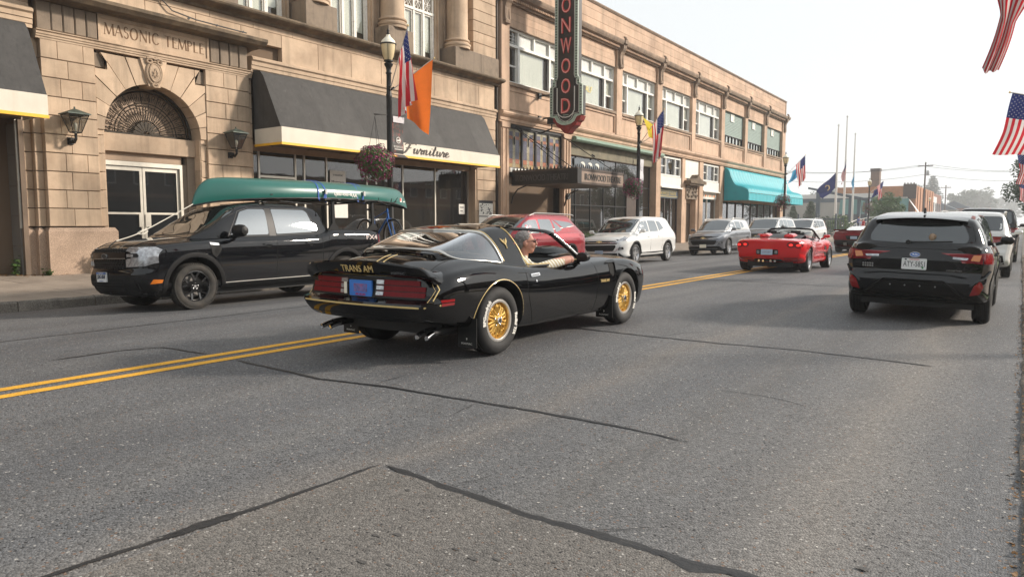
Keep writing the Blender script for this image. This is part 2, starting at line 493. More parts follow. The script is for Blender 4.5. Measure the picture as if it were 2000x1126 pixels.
strip(-6.19,-6.065,60,380,.012,'centre_line',M['paint_y'],0,8)
xs=[-2.80+2.55*i/12 for i in range(13)]
tag(MB().grid([[(x,y+(.02*math.sin(x*7)if y>2 else 0),crown(x)+.004)for x in xs]for y in(-6,-2,0,1,2,2.66)]).build('road_patch',M['asphalt2'],fix=False),**ST)
def tar(pts,w,seed,name='tar_seam',up=.005):
 rr=random.Random(seed)
 P=[]
 for(a,c)in zip(pts[:-1],pts[1:]):
  n=max(1,int(math.dist(a,c)/.028))
  for i in range(n):P.append((a[0]+(c[0]-a[0])*i/n,a[1]+(c[1]-a[1])*i/n))
 P.append(pts[-1])
 ox=oy=0.
 for i in range(len(P)):
  ox=ox*.93+rr.uniform(-.0035,.0035);oy=oy*.93+rr.uniform(-.0035,.0035);P[i]=(P[i][0]+ox,P[i][1]+oy)
 rows=[]
 wl=wr=w/2
 for i,p in enumerate(P):
  q0,q1=P[max(0,i-1)],P[min(len(P)-1,i+1)]
  t=Vector((q1[0]-q0[0],q1[1]-q0[1])).normalized();s=Vector((-t.y,t.x))
  wl=.72*wl+.28*w/2*rr.uniform(.05,2.3);wr=.72*wr+.28*w/2*rr.uniform(.05,2.3)
  e=min(1,i/5,(len(P)-1-i)/5)+.03
  a=(p[0]+s.x*wl*e,p[1]+s.y*wl*e);c=(p[0]-s.x*wr*e,p[1]-s.y*wr*e)
  rows.append([(a[0],a[1],crown(a[0])+up),(p[0],p[1],crown(p[0])+up+.0015),(c[0],c[1],crown(c[0])+up)])
 tag(MB().grid(rows).build(name,M['tar'],fix=False),kind='structure')
tar([(-2.97,.2),(-2.90,1.09),(-2.86,1.56),(-2.84,1.77),(-2.80,2.34),(-2.79,2.71)],.022,1)
tar([(-2.885,1.50),(-2.85,1.66),(-2.835,1.86),(-2.82,1.96)],.045,21)
tar([(-2.77,2.71),(-2.38,2.68),(-1.86,2.64),(-1.47,2.66),(-1.01,2.67),(-.8,2.70),(-.5,2.69)],.042,2)
tar([(-1.15,2.655),(-1.0,2.64),(-.86,2.68)],.05,22)
tar([(-6.0,3.95),(-5.74,3.93),(-4.73,3.88),(-4.06,4.02),(-2.93,4.12),(-2.14,4.18),(-1.60,4.15)],.028,3)
tar([(-7.42,2.91),(-7.45,3.57),(-7.3,3.93),(-6.5,3.98)],.022,4)
tar([(-6.8,7.6),(-4.43,7.68),(-3.61,7.70),(-2.71,7.76),(-1.88,7.93),(-.62,7.95)],.030,5)
tar([(-9.3,-1),(-9.2,3),(-9.35,8),(-9.25,14),(-9.3,24)],.02,6)
tar([(-13.0,16.5),(-9,16.6),(-4,16.4),(-.3,16.5)],.035,7)
for k,(x,y,a,L)in enumerate([(-2.3,2.7,1.2,.25),(-1.5,2.66,.9,.3),(-4.2,4.0,1.9,.5),(-3.2,4.1,-1.2,.45),(-3.4,7.7,1.3,.8),(-1.9,5.6,.3,.7)]):
 rq=random.Random(k+40);P=[(x,y)]
 for j in range(7):a+=rq.uniform(-.22,.22);P.append((P[-1][0]+math.cos(a)*L/7,P[-1][1]+math.sin(a)*L/7))
 tar(P,.006,60+k,'hairline_crack',.0045)
for i,(x,y,r)in enumerate([(-2.18,2.07,.022),(-2.11,2.13,.03),(-1.83,2.18,.02),(-1.72,2.16,.028),(-1.64,2.21,.02),(-2.05,1.87,.024),(-1.95,1.92,.018),(-1.45,2.33,.016),(-2.42,2.52,.02),(-.45,3.05,.03)]):
 rr=random.Random(i)
 P=[(x+r*rr.uniform(.6,1.2)*math.cos(a*.7854)*1.0,y+r*rr.uniform(.6,1.1)*.5*math.sin(a*.7854))for a in range(8)]
 tag(MB().add([(a,c,crown(a)+.0065)for a,c in P],[tuple(range(8))]).build('oil_stain',M['stain'],fix=False),kind='structure')
def walk(x):return .03+.11*(-13.4-x)/4.6
base=MB().prism([(-21,walk(-21)-.03),(-13.4,walk(-13.4)-.03),(-13.4,-.4),(-21,-.4)],1,-14,69.5).build('sidewalk',M['joint'])
tag(base,**ST)
def slab_rows(x0,x1,n,y0,y1,ly,parent):
 y=y0
 while y<y1:
  ye=min(y+ly,y1)
  for k in range(n):
   a,c=x0+(x1-x0)*k/n+.006,x0+(x1-x0)*(k+1)/n-.006
   dz=random.uniform(-.003,.003)
   b=MB().add([(a,y+.006,walk(a)-.05),(c,y+.006,walk(c)-.05),(c,ye-.006,walk(c)-.05),(a,ye-.006,walk(a)-.05),(a,y+.006,walk(a)+dz),(c,y+.006,walk(c)+dz),(c,ye-.006,walk(c)+dz),(a,ye-.006,walk(a)+dz)],[(4,5,6,7),(0,1,5,4),(1,2,6,5),(2,3,7,6),(3,0,4,7)]).build('paving_slab',M['concrete'],parent,fix=False)
  y+=ly
slab_rows(-21,-13.4,5,1.5,33,1.52,base)
far=MB()
y=33.02
while y<69.4:
 for k in range(5):
  a,c=-21+7.6*k/5+.008,-21+7.6*(k+1)/5-.008
  ye=min(y+1.5,69.4)
  far.add([(a,y,walk(a)),(c,y,walk(c)),(c,ye,walk(c)),(a,ye,walk(a))],[(0,1,2,3)])
 y+=1.52
tag(far.build('paving_slab',M['concrete'],base,fix=False),kind='stuff')
def kerb_run(x0,x1,y0,y1,parent_name,zt,n_detail):
 par=None
 y=y0;i=0
 root=MB().box(x0+.02,x1-.02,y0,360,-.4,zt-.03).build(parent_name,M['joint'],fix=False);tag(root,**ST)
 while y<y1:
  ye=y+1.2
  b=MB()
  zz=zt+random.uniform(-.012,.012)
  n=6
  rows=[]
  for k in range(n+1):
   yy=y+.008+(1.184)*k/n
   j=lambda s:random.uniform(-s,s)
   rows.append([(x0,yy,-.35),(x0+j(.006),yy,zz-.03+j(.008)),(x0+.03+j(.01),yy,zz+j(.008)),(x1-.03+j(.01),yy,zz+j(.006)),(x1+j(.006),yy,zz-.03+j(.008)),(x1,yy,-.35)])
  b.grid(rows);b.add(rows[0],[tuple(range(6))]);b.add(rows[-1],[tuple(range(6))[::-1]])
  b.build('kerb_stone',M['kerb'],root,smooth=40,fix=True)
  y+=1.2
 MB().box(x0,x1,y,360,-.35,zt).build('kerb_stone',M['kerb'],root,fix=False)
kerb_run(-13.4,KL,1.2,31,'kerb',.035,30)
kerb_run(KR,.21,1.0,31,'kerb',-.085,30)
for nm,b,m in[('plaza',(-70,-13.4,69.5,360,-.4,.03),'concrete'),('verge',(.21,.62,-14,360,-.4,-.06),'grass'),('sidewalk',(.62,5.2,-14,360,-.4,.03),'concrete')]:
 tag(box(nm,M[m],b),**ST)
db=MB();rr=random.Random(5)
for i in range(5200):
 y=2.2+rr.random()**1.6*38
 x=KR+.012+abs(rr.gauss(0,.11))if rr.random()<.75 else KR-.01-abs(rr.gauss(0,.02))
 z=(-.085 if x<.21 else-.03)+rr.uniform(.004,.02)+(crown(x)-.02 if x<KR else 0)+(.09 if x<KR else 0)
 a=rr.uniform(0,6.28);s=rr.uniform(.006,.019);t=rr.uniform(-.5,.5)
 p=Vector((x,y,z));u=Vector((math.cos(a),math.sin(a),t))*s;w=Vector((-math.sin(a),math.cos(a),rr.uniform(-.4,.4)))*s*.6
 db.add([p-u,p+w,p+u,p-w],[(0,1,2,3)])
tag(db.build('leaf_litter',M['dryleaf'],fix=False),kind='stuff')
db=MB()
for i in range(900):
 y=rr.uniform(4.5,7.6);x=-18.4+abs(rr.gauss(0,.28))-(.4 if y<6.6 else 0)
 z=walk(x)+rr.uniform(.004,.03);a=rr.uniform(0,6.28);s=rr.uniform(.01,.03)
 p=Vector((x,y,z));u=Vector((math.cos(a),math.sin(a),rr.uniform(-.5,.5)))*s;w=Vector((-math.sin(a),math.cos(a),.3))*s*.6
 db.add([p-u,p+w,p+u,p-w],[(0,1,2,3)])
tag(db.build('leaf_litter',M['dryleaf'],fix=False),kind='stuff')
#  the temple building on the left
F=-18.0
TB=empty('temple_building',(F,12,.1),'tan sandstone temple building with arched doorway, carved frieze and shopfronts','building')
TB.location=(0,0,0)
def tb(name,b,m,**k):return b.build(name,M[m],TB,**k)
w=MB()
w.box(-30,-18.75,-8,24.3,.02,13.6)
w.box(-18.8,-18.25,12.7,24.3,5.6,7.3)
w.box(-18.8,-18.12,7.3,8.5,.1,5.5).box(-18.8,-18.12,11.15,12.5,.1,5.5)
w.box(-18.8,-18.12,7.3,12.5,5.35,6.3)
w.box(-18.8,-18.25,-8,12.7,5.75,7.3)
tb('wall',w,'joint')
def course_run(y0,y1,z0,z1,n,xf,m='sand',joints=None,depth=.3,seed=0,gap=.008,c=.011,name='stone'):
 rr=random.Random(seed)
 h=(z1-z0)/n
 for i in range(n):
  za,zb=z0+h*i+gap,z0+h*(i+1)-gap
  L=y1-y0
  if joints is None:
   cuts=[]if L<.9 else([rr.uniform(.3,.45),rr.uniform(.68,.8)]if i%2 else[rr.uniform(.45,.6)])
  else:cuts=joints
  ys=[y0]+[y0+L*q for q in cuts]+[y1]
  for a,b in zip(ys[:-1],ys[1:]):
   a2=a+(.0015 if a!=y0 else 0);b2=b-(.0015 if b!=y1 else 0)
   tb(name,MB().stone(xf-depth,xf+rr.uniform(-.003,.004),a2,b2,za,zb,c),m,fix=False)
H0,H1,NC=1.24,5.42,10
course_run(7.25,8.40,H0,H1,NC,F,seed=1)
course_run(8.40,8.57,H0,3.55+.3,6,F-.07,seed=2,joints=[],depth=.42)
course_run(7.08,7.25,H0,H1,NC,F-.14,seed=3,joints=[])
course_run(6.90,7.08,H0,H1,NC,F-.28,seed=4,joints=[])
course_run(11.22,12.55,H0,H1,NC,F,seed=5)
course_run(11.05,11.22,H0,3.55+.3,6,F-.07,seed=6,joints=[],depth=.42)
for k,(ya,yb)in enumerate(((8.50,8.585),(11.035,11.12))):
 h=(3.55-.3)/8
 for i in range(8):
  tb('stone',MB().box(F-.62,F-.09,ya,yb,.3+h*i+.006,.3+h*(i+1)-.006),'sand',fix=False)
for(a,b,xf)in((7.20,8.74,F+.05),(7.05,7.20,F-.10),(6.88,7.05,F-.24),(11.0,12.62,F+.05)):
 p=MB()
 p.add([(xf-.45,a,.0),(xf,a,.0),(xf,b,.0),(xf-.45,b,.0),(xf-.45,a,1.19),(xf,a,1.13),(xf,b,1.13),(xf-.45,b,1.19),(xf-.06,a+.05,1.22),(xf-.06,b-.05,1.22),(xf-.45,b-.05,1.22),(xf-.45,a+.05,1.22)],[(0,1,5,4),(1,2,6,5),(2,3,7,6),(5,6,9,8),(4,5,8,11),(6,7,10,9),(8,9,10,11)])
 tb('plinth',p,'granite')
AY,AZ,AR=9.81,3.55,1.235
def ray_rect(a,hw=1.40,top=1.80):
 c,s=math.cos(a),math.sin(a)
 t=min(hw/abs(c)if abs(c)>1e-6 else 9,top/s if s>1e-6 else 9)
 return(t*c,t*s)
NV=13
corner=math.atan2(1.80,1.40)
for i in range(NV):
 if i==6:continue
 a0,a1=math.pi*i/NV+.006,math.pi*(i+1)/NV-.006
 inner=[(AR*math.cos(a1+(a0-a1)*k/3),AR*math.sin(a1+(a0-a1)*k/3))for k in range(4)]
 outer=[ray_rect(a0)]
 for cc in(corner,math.pi-corner):
  if a0<cc<a1:
   q=ray_rect(cc);outer.append((q[0]*.86,q[1])if abs(q[0])>1 else q)
   if cc<1.6:outer[-1]=(1.40,1.42);outer.append((1.12,1.42));outer.append((1.12,1.80))
   else:outer[-1]=(-1.12,1.80);outer.append((-1.12,1.42));outer.append((-1.40,1.42))
 outer.append(ray_rect(a1))
 if i in(0,12):pass
 poly=[(AY+p[0],AZ+p[1])for p in inner+outer]
 tb('voussoir',MB().prism(poly,0,F-.58,F-.03+(.012 if i%2 else 0)),'sand')
for s in(-1,1):
 y0=AY+s*1.27
 tb('stone',MB().stone(F-.3,F-.09,y0-.13,y0+.13,AZ+1.46,AZ+1.79,.012),'sand_d',fix=False)
a0,a1=math.pi*6/NV+.004,math.pi*7/NV-.004
tb('keystone',MB().prism([(AY+AR*math.cos(a1),AZ+AR*math.sin(a1)-.05),(AY+AR*math.cos(a0),AZ+AR*math.sin(a0)-.05),(AY+.34,AZ+1.84),(AY-.34,AZ+1.84)],0,F-.55,F+.03),'sand')
c=MB()
def sweep_ell(cy,cz,ry,rz,r,x,n=26,a0=0,a1=2*math.pi,mb=None):
 mb.tube([(x,cy+ry*math.cos(a0+(a1-a0)*k/n),cz+rz*math.sin(a0+(a1-a0)*k/n))for k in range(n+1)],r,6)
CZ=AZ+1.52
c.lathe([(0,.0),(.19,.0),(.17,.05),(.0,.08)],20,(0,0,0),'x')
c.xf(Matrix.Translation((F+.03,AY,CZ))@Matrix.Diagonal((1,.8,1.35,1)))
sweep_ell(AY,CZ,.135,.215,.022,F+.075,mb=c);sweep_ell(AY,CZ,.19,.285,.028,F+.05,mb=c)
sweep_ell(AY-.13,CZ+.27,.06,.05,.026,F+.07,n=12,mb=c);sweep_ell(AY+.13,CZ+.27,.06,.05,.026,F+.07,n=12,mb=c)
sweep_ell(AY,CZ-.30,.07,.05,.022,F+.06,n=12,mb=c)
c.tube([(F+.08,AY-.2,CZ+.33),(F+.09,AY-.07,CZ+.36),(F+.10,AY,CZ+.33),(F+.09,AY+.07,CZ+.36),(F+.08,AY+.2,CZ+.33)],.03,6)
ribbon(c,[(F+.11,AY-.06,CZ-.08),(F+.11,AY,CZ+.11),(F+.11,AY+.06,CZ-.08)],.014,d=.012)
ribbon(c,[(F+.11,AY-.06,CZ+.03),(F+.11,AY,CZ-.12),(F+.11,AY+.06,CZ+.03)],.014,d=.012)
tb('cartouche',c,'sand',smooth=50)
pn=[(AY+1.2*math.cos(math.pi*k/24),AZ+1.2*math.sin(math.pi*k/24))for k in range(25)]
tb('pane',MB().prism(pn,0,F-.60,F-.56),'tan')
gx=F-.47
gr_=MB()
def arc(r,w=.014,x=gx,mb=gr_):
 mb.tube([(x,AY+r*math.cos(math.pi*k/32),AZ+.02+r*math.sin(math.pi*k/32))for k in range(33)],w,5)
for r,ww in((1.19,.035),(1.09,.022),(.80,.014),(.72,.010),(.36,.018)):arc(r,ww)
gr_.tube([(gx,AY-1.2,AZ+.02),(gx,AY+1.2,AZ+.02)],.035,6)
lun=tb('lunette_grille',gr_,'bronze',smooth=50)
sp=MB().tube([(0,0,0),(0,0,.74)],.010,5)
spm=sp.mesh('spoke',M['bronze'])
for k in range(1,28):
 a=math.pi*k/28
 obj('spoke',spm,lun,(gx,AY+.36*math.cos(a),AZ+.02+.36*math.sin(a)),(-(a-math.pi/2)*-1,0,0),(1,1,1 if k%2 else .5))
key=MB()
key.tube([(0,-.045,-.10),(0,-.045,.08),(0,.02,.08),(0,.02,0),(0,.05,0),(0,.05,-.10)],.009,4)
key.tube([(0,-.02,-.02),(0,0,.02),(0,.0,-.08)],.008,4)
km=key.mesh('scroll',M['bronze'])
for k in range(20):
 a=math.pi*(k+.5)/20
 obj('scroll',km,lun,(gx,AY+.95*math.cos(a),AZ+.02+.95*math.sin(a)),(a-math.pi/2,0,0))
dm=MB().tube([(0,-.035,0),(0,0,.05),(0,.035,0),(0,0,-.05),(0,-.035,0)],.008,4).mesh('diamond',M['bronze'])
for k in range(21):
 a=math.pi*(k+.0)/20
 if 0<k<20:obj('scroll',dm,lun,(gx,AY+.60*math.cos(a+.08),AZ+.02+.60*math.sin(a+.08)),(a-math.pi/2,0,0))
fan=MB()
for k in range(9):
 a0,a1=math.pi*k/9+.03,math.pi*(k+1)/9-.03
 fan.prism([(AY+.10*math.cos(a0),AZ+.02+.10*math.sin(a0)),(AY+.33*math.cos(a0),AZ+.02+.33*math.sin(a0)),(AY+.345*math.cos((a0+a1)/2),AZ+.02+.345*math.sin((a0+a1)/2)),(AY+.33*math.cos(a1),AZ+.02+.33*math.sin(a1)),(AY+.10*math.cos(a1),AZ+.02+.10*math.sin(a1))],0,gx-.02,gx+.01)
fan.build('fan_plate',M['bronze'],lun)
tb('lintel',MB().stone(F-.6,F-.30,8.585,11.035,3.09,3.53,.01),'sand')
tb('transom_panel',MB().box(F-.6,F-.44,8.585,10.70,2.88,3.09),'tan')
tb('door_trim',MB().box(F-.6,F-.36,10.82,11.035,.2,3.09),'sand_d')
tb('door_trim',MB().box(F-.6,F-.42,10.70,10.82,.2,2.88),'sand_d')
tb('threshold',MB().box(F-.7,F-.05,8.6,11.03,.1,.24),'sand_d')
tb('entrance_hall',MB().box(F-2.6,F-2.5,8.6,11.1,.2,3).box(F-2.6,F-.62,8.55,8.6,.2,3).box(F-2.6,F-.6,11.03,11.1,.2,3.09),'dkint')
fr=MB().box(F-.52,F-.40,8.59,8.66,.24,2.87).box(F-.52,F-.40,10.63,10.70,.24,2.87).box(F-.52,F-.40,8.66,10.63,2.76,2.87)
tb('door_frame',fr,'alu')
for k,(ya,yb)in enumerate(((8.67,9.64),(9.655,10.62))):
 d=MB()
 x0,x1=F-.50,F-.455
 d.box(x0,x1,ya,ya+.065,.26,2.75).box(x0,x1,yb-.065,yb,.26,2.75).box(x0,x1,ya+.065,yb-.065,2.65,2.75).box(x0,x1,ya+.065,yb-.065,.26,.50)
 d.box(x0,x1,ya+.065,yb-.065,1.55,1.60)
 dd=tb('door',d,'alu')
 MB().box(F-.485,F-.475,ya+.06,yb-.06,.48,2.66).build('pane',M['glass_d'],dd)
 hy=(yb-.13,yb-.02)if k==0 else(ya+.02,ya+.16)
 MB().box(F-.455,F-.43,hy[0],hy[1],1.23,1.55).build('handle',M['alu'],dd)
def moulding(y0,y1,prof,m,name='moulding',caps=True):
 return tb(name,MB().prism(prof,1,y0,y1),m)
x=F
moulding(7.17,12.64,[(x-.3,5.41),(x+.01,5.41),(x+.01,5.455),(x+.03,5.46),(x+.03,5.505),(x+.05,5.51),(x+.05,5.56),(x+.085,5.58),(x+.085,5.60),(x-.3,5.62)],'sand')
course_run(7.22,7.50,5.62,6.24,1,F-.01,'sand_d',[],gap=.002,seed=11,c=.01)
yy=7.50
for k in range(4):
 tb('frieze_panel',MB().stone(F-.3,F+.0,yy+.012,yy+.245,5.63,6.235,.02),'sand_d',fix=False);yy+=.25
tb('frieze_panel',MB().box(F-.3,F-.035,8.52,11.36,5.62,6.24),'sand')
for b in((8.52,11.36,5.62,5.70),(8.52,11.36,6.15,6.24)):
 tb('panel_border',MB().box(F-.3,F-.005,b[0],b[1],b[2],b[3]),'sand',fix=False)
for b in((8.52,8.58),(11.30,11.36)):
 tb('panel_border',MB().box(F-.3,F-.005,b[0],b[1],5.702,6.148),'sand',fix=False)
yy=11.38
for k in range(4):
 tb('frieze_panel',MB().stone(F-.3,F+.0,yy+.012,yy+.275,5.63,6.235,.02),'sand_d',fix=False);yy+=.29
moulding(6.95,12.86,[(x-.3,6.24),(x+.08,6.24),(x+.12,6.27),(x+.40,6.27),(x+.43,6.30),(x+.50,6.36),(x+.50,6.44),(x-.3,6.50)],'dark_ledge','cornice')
SER=dict(M=(1.0,[((0,0),(.1,1),.05),((.1,1),(.5,.05),.13),((.5,.05),(.9,1),.05),((.9,1),(1,0),.13)],[(0,0),(1,0),(.06,1),(.94,1)]),A=(.85,[((.02,0),(.42,1),.05),((.42,1),(.83,0),.13),((.16,.35),(.68,.35),.05)],[(.02,0),(.83,0)]),S=(.6,'S',[]),O=(.95,'O',[]),C=(.85,'C',[]),N=(.9,[((.1,0),(.1,1),.05),((.1,1),(.82,0),.13),((.82,0),(.82,1),.05)],[(.1,0),(.06,1),(.82,1)]),I=(.35,[((.17,0),(.17,1),.13)],[(.17,0),(.17,1)]),T=(.8,[((.4,0),(.4,1),.13),((.03,.97),(.77,.97),.05)],[(.4,0)]),E=(.65,[((.12,0),(.12,1),.13),((.12,.975),(.6,.975),.05),((.12,.52),(.5,.52),.05),((.12,.025),(.62,.025),.05)],[]),P=(.68,[((.12,0),(.12,1),.13)],[(.12,0)]),L=(.66,[((.12,0),(.12,1),.13),((.12,.025),(.62,.025),.05)],[(.12,1)]))
def arc2(cx,cy,rx,ry,a0,a1,n=18):return[(cx+rx*math.cos(R(a0+(a1-a0)*k/n)),cy+ry*math.sin(R(a0+(a1-a0)*k/n)))for k in range(n+1)]
def serif_word(s,y0,z0,h,xw,mname,spacing=.16,wd=1.0,name='carved_letter',d=.004):
 y=y0
 for ch in s:
  if ch==' ':y+=.55*h*wd;continue
  wdt,st,sf=SER[ch]
  b=MB()
  def Pt(p):return(xw,y+p[0]*h*wd,z0+p[1]*h)
  if ch=='S':
   pts=arc2(.3,.74,.2,.24,20,270)+arc2(.3,.25,.22,.25,90,-160)
   ribbon(b,[Pt(p)for p in pts],[.10*h*(.5+.5*abs(math.sin(k*.16)))for k in range(len(pts))],d=d)
  elif ch in 'OC':
   pts=arc2(.46,.5,.40,.5,*((0,360)if ch=='O' else(42,318)),30)
   ribbon(b,[Pt(p)for p in pts],[h*(.05+.09*abs((p[0]-.46)/.4))for p in pts],d=d)
  else:
   for k,(p,q,t)in enumerate(st):
    xx=d+.0004*k
    ribbon(b,[Pt(p),Pt(q)],t*h,d=xx)
   if ch=='P':
    ribbon(b,[Pt(p)for p in[(.12,.96)]+arc2(.32,.74,.27,.22,90,-90,12)+[(.12,.51)]],.07*h,d=d)
  for(a,c2)in sf:
   ribbon(b,[Pt((a-.09,c2+(.02 if c2==0 else-.02))),Pt((a+.09,c2+(.02 if c2==0 else-.02)))],.04*h,d=d+.001)
  tb(name,b,mname)
  y+=(wdt+spacing)*h*wd
 return y
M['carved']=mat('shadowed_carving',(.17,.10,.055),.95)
tw=sum((.55 if ch==' ' else SER[ch][0]+.14)for ch in 'MASONIC TEMPLE')*.27
serif_word('MASONIC TEMPLE',8.68,5.80,.27,F-.034,'carved',wd=2.58/tw,spacing=.14)
for k in range(-4,15):
 a,b=5.6+1.82*k*.74,5.6+1.82*(k+1)*.74
 a,b=a+1.4,b+1.4
 if b>24.2:b=24.2
 if a>=b:continue
 if b<2:continue
 tb('stone',MB().stone(F-.4,F-.06,a+.005,b-.005,6.05 if a>12.6 else 6.46,6.83,.006),'sand',fix=False)
 tb('stone',MB().stone(F-.4,F-.05,a+.4,min(b+.4,24.2)-.008,6.838,7.02,.004),'sand',fix=False)
x=F-.05
moulding(12.66,24.28,[(x-.3,5.60),(x+.01,5.60),(x+.01,5.68),(x+.035,5.69),(x+.035,5.79),(x+.06,5.80),(x+.06,5.90),(x+.11,5.94),(x+.11,5.99),(x+.04,6.045),(x-.3,6.045)],'sand')
moulding(-4,7.14,[(x-.3,5.60),(x+.01,5.60),(x+.01,5.68),(x+.035,5.69),(x+.035,5.79),(x+.06,5.80),(x+.06,5.90),(x+.11,5.94),(x+.11,5.99),(x+.04,6.045),(x-.3,6.045)],'sand')
for i in range(4):
 tb('stone',MB().stone(F-.4,F-.08,-4,7.1,6.05+.1*i,6.145+.1*i,.01),'sand',fix=False)
x=F
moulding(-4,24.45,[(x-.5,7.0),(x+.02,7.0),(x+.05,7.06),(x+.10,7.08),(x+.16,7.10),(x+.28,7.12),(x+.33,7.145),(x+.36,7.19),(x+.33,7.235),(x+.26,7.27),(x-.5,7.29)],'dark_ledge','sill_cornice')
pipe=MB().tube([(F+.02,10.1,6.93),(F+.03,10.35,6.72),(F+.03,11.0,6.64),(F+.03,12.5,6.62)],.018,6).tube([(F+.03,9.2,6.93),(F+.02,10.1,6.93)],.018,6)
for y in(10.8,11.6,12.4):pipe.lathe([(.03,0),(.03,.04)],8,(F,y,6.63),'x')
tb('drain_pipe',pipe,'iron',smooth=40)
for i,cy in enumerate((11.55,15.05,18.50,22.0)):
 y0,y1=(cy-.60,cy+.62)if i<3 else(21.42,24.2)
 if i<3:
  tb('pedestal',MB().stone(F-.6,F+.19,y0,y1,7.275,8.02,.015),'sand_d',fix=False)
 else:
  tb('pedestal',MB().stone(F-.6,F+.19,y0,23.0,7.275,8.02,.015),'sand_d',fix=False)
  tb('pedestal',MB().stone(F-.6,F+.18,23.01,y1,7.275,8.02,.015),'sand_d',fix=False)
 cb=MB()
 n=28
 prof=[(.50,8.02),(.50,8.10),(.53,8.13),(.53,8.19),(.49,8.22),(.455,8.23),(.45,8.27),(.49,8.29),(.50,8.32),(.48,8.36),(.43,8.38),(.415,8.45),(.41,9.5),(.405,13.2)]
 cb.lathe(prof,n,(F-.18,cy-.03,0))
 tb('column',cb,'sand',smooth=35)
 tb('pilaster',MB().stone(F-1.0,F-.62,cy-.52,cy+.55,7.28,13.2,.02).stone(F-1.0,F-.55,cy-.34,cy+.36,7.28,13.2,.02),'sand',fix=False)
course_run(22.72,24.2,8.05,13.1,12,F+.02,seed=31,joints=[],depth=.75)
def temple_window(y0,y1):
 wy=(y1-y0)
 xg=F-.62
 jm=MB()
 for(a,b)in((y0-.17,y0-.09),(y1+.09,y1+.17)):jm.box(F-.9,xg+.16,a,b,7.28,13)
 for(a,b)in((y0-.09,y0),(y1,y1+.09)):jm.box(F-.9,xg+.1,a,b,7.28,13)
 tb('window_jamb',jm,'sand')
 f=MB()
 for a in(0,.335,.665,1):
  yc=y0+.045+(wy-.09)*a
  f.box(xg-.06,xg+.035,yc-.045,yc+.045,7.29,13)
 for z in(7.29,9.13,9.78):f.box(xg-.055,xg+.05,y0,y1,z,z+.09)
 win=tb('window',f,'peel')
 for k in range(3):
  a,b=y0+.09+(wy-.09)*k/3*1.0,y0+(wy-.09)*(k+1)/3
  s=MB()
  for(p,q)in((a,a+.05),(b-.05,b)):s.box(xg-.05,xg+.0,p,q,7.38,9.13)
  s.box(xg-.05,xg+.0,a+.05,b-.05,7.38,7.44).box(xg-.05,xg+.0,a+.05,b-.05,9.07,9.13)
  s.build('sash',M['peel'],win,fix=False)
  MB().box(xg-.035,xg-.03,a+.04,b-.04,7.42,9.1).build('pane',M['glass_c'],win,fix=False)
  MB().box(xg-.08,xg-.07,a-.02,b+.0-.06,7.42+(.35 if k==2 else 0),9.1).build('blind',M['curtain'],win,fix=False)
  lt=MB()
  yc,hw=(a+b)/2,(b-a)/2-.02
  zc=9.5
  for(p,q)in(((-hw,-.28),(hw,.28)),((-hw,.28),(hw,-.28)),((0,-.28),(0,.28)),((-hw,0),(hw,0))):
   ribbon(lt,[(xg-.02,yc+p[0],zc+p[1]),(xg-.02,yc+q[0],zc+q[1])],.018,d=.012+.001*len(lt.v)/30)
  ribbon(lt,[(xg-.02,yc+hw*.8,zc),(xg-.02,yc,zc+.26),(xg-.02,yc-hw*.8,zc),(xg-.02,yc,zc-.26),(xg-.02,yc+hw*.8,zc)],.016,d=.016)
  lt.build('lattice',M['peel'],win)
  MB().box(xg-.16,xg-.15,a-.02,b,9.2,9.8).build('blind',M['curtain'],win,fix=False)
  MB().box(xg-.14,xg-.13,a-.02,b,9.85,13).build('blind',M['curtain'],win,fix=False)
for a in(5.6,9.0,12.52,16.02,19.42):
 temple_window(a,a+1.66)
tb('cornice',MB().box(-30,F+.5,-8,24.3,13.2,13.6),'sand_d')
SX=F-.42
tb('shop_ceiling',MB().box(-23,SX+.1,12.6,23.0,3.62,3.7),'soffit')
tb('shop_interior',MB().box(-23.1,-23,12.6,23.1,.1,3.7).box(-23,SX-.1,12.56,12.62,.1,3.7).box(-23,SX-.1,23.0,23.08,.1,3.7).box(-23,SX-.1,12.6,23,.08,.16),'dkint')
tb('shop_partition',MB().box(-21.2,-21.1,18.6,23.0,.16,3.6),'greyint')
tb('shop_header',MB().box(SX-.15,SX+.02,12.6,22.95,3.44,3.62),'tan')
course_run(22.98,24.22,1.02,5.60,11,F-.02,seed=41,joints=[],depth=.4)
tb('plinth',MB().stone(F-.5,F+.04,22.95,24.26,.05,1.02,.02),'granite',fix=False)
course_run(12.55,12.72,H0,H1,NC,F-.14,seed=42,joints=[])
tb('stall_riser',MB().box(SX-.1,SX+.03,12.72,23.0,.05,.62),'granite')
fr=MB()
for y in(12.75,13.08,14.38,14.72,15.60,17.35,19.1,20.86,22.86):
 fr.box(SX-.04,SX+.03,y-.028,y+.028,.62,3.44)
fr.box(SX-.04,SX+.025,13.1,14.36,2.68,2.75)
fr.box(SX-.05,SX+.02,12.75,22.86,.62,.70)
sf=tb('shopfront_frame',fr,'alu')
tb('reveal_wall',MB().box(SX-.1,F-.05,22.90,22.98,.6,3.5),'sand')
ys=(12.78,14.35,15.57,19.07,20.83,22.83)
for a,b in zip(ys[:-1],ys[1:]):
 tb('pane',MB().box(SX-.012,SX-.004,a+.03,b,.7,3.44),'glass',fix=False)
def paper(name,y0,y1,z0,z1,x,m,label,cat,parent=None):
 o=box(name,m,(x-.004,x,y0,y1,z0,z1));return tag(o,label,cat)
M['paper']=mat('paper_white',(.74,.72,.66),.7,var=.05,vscale=8)
M['ink']=mat('dark_ink',(.03,.03,.035),.7)
M['orangeink']=mat('orange_ink',(.7,.23,.06),.7)
M['blueink']=mat('blue_ink',(.05,.12,.35),.7)
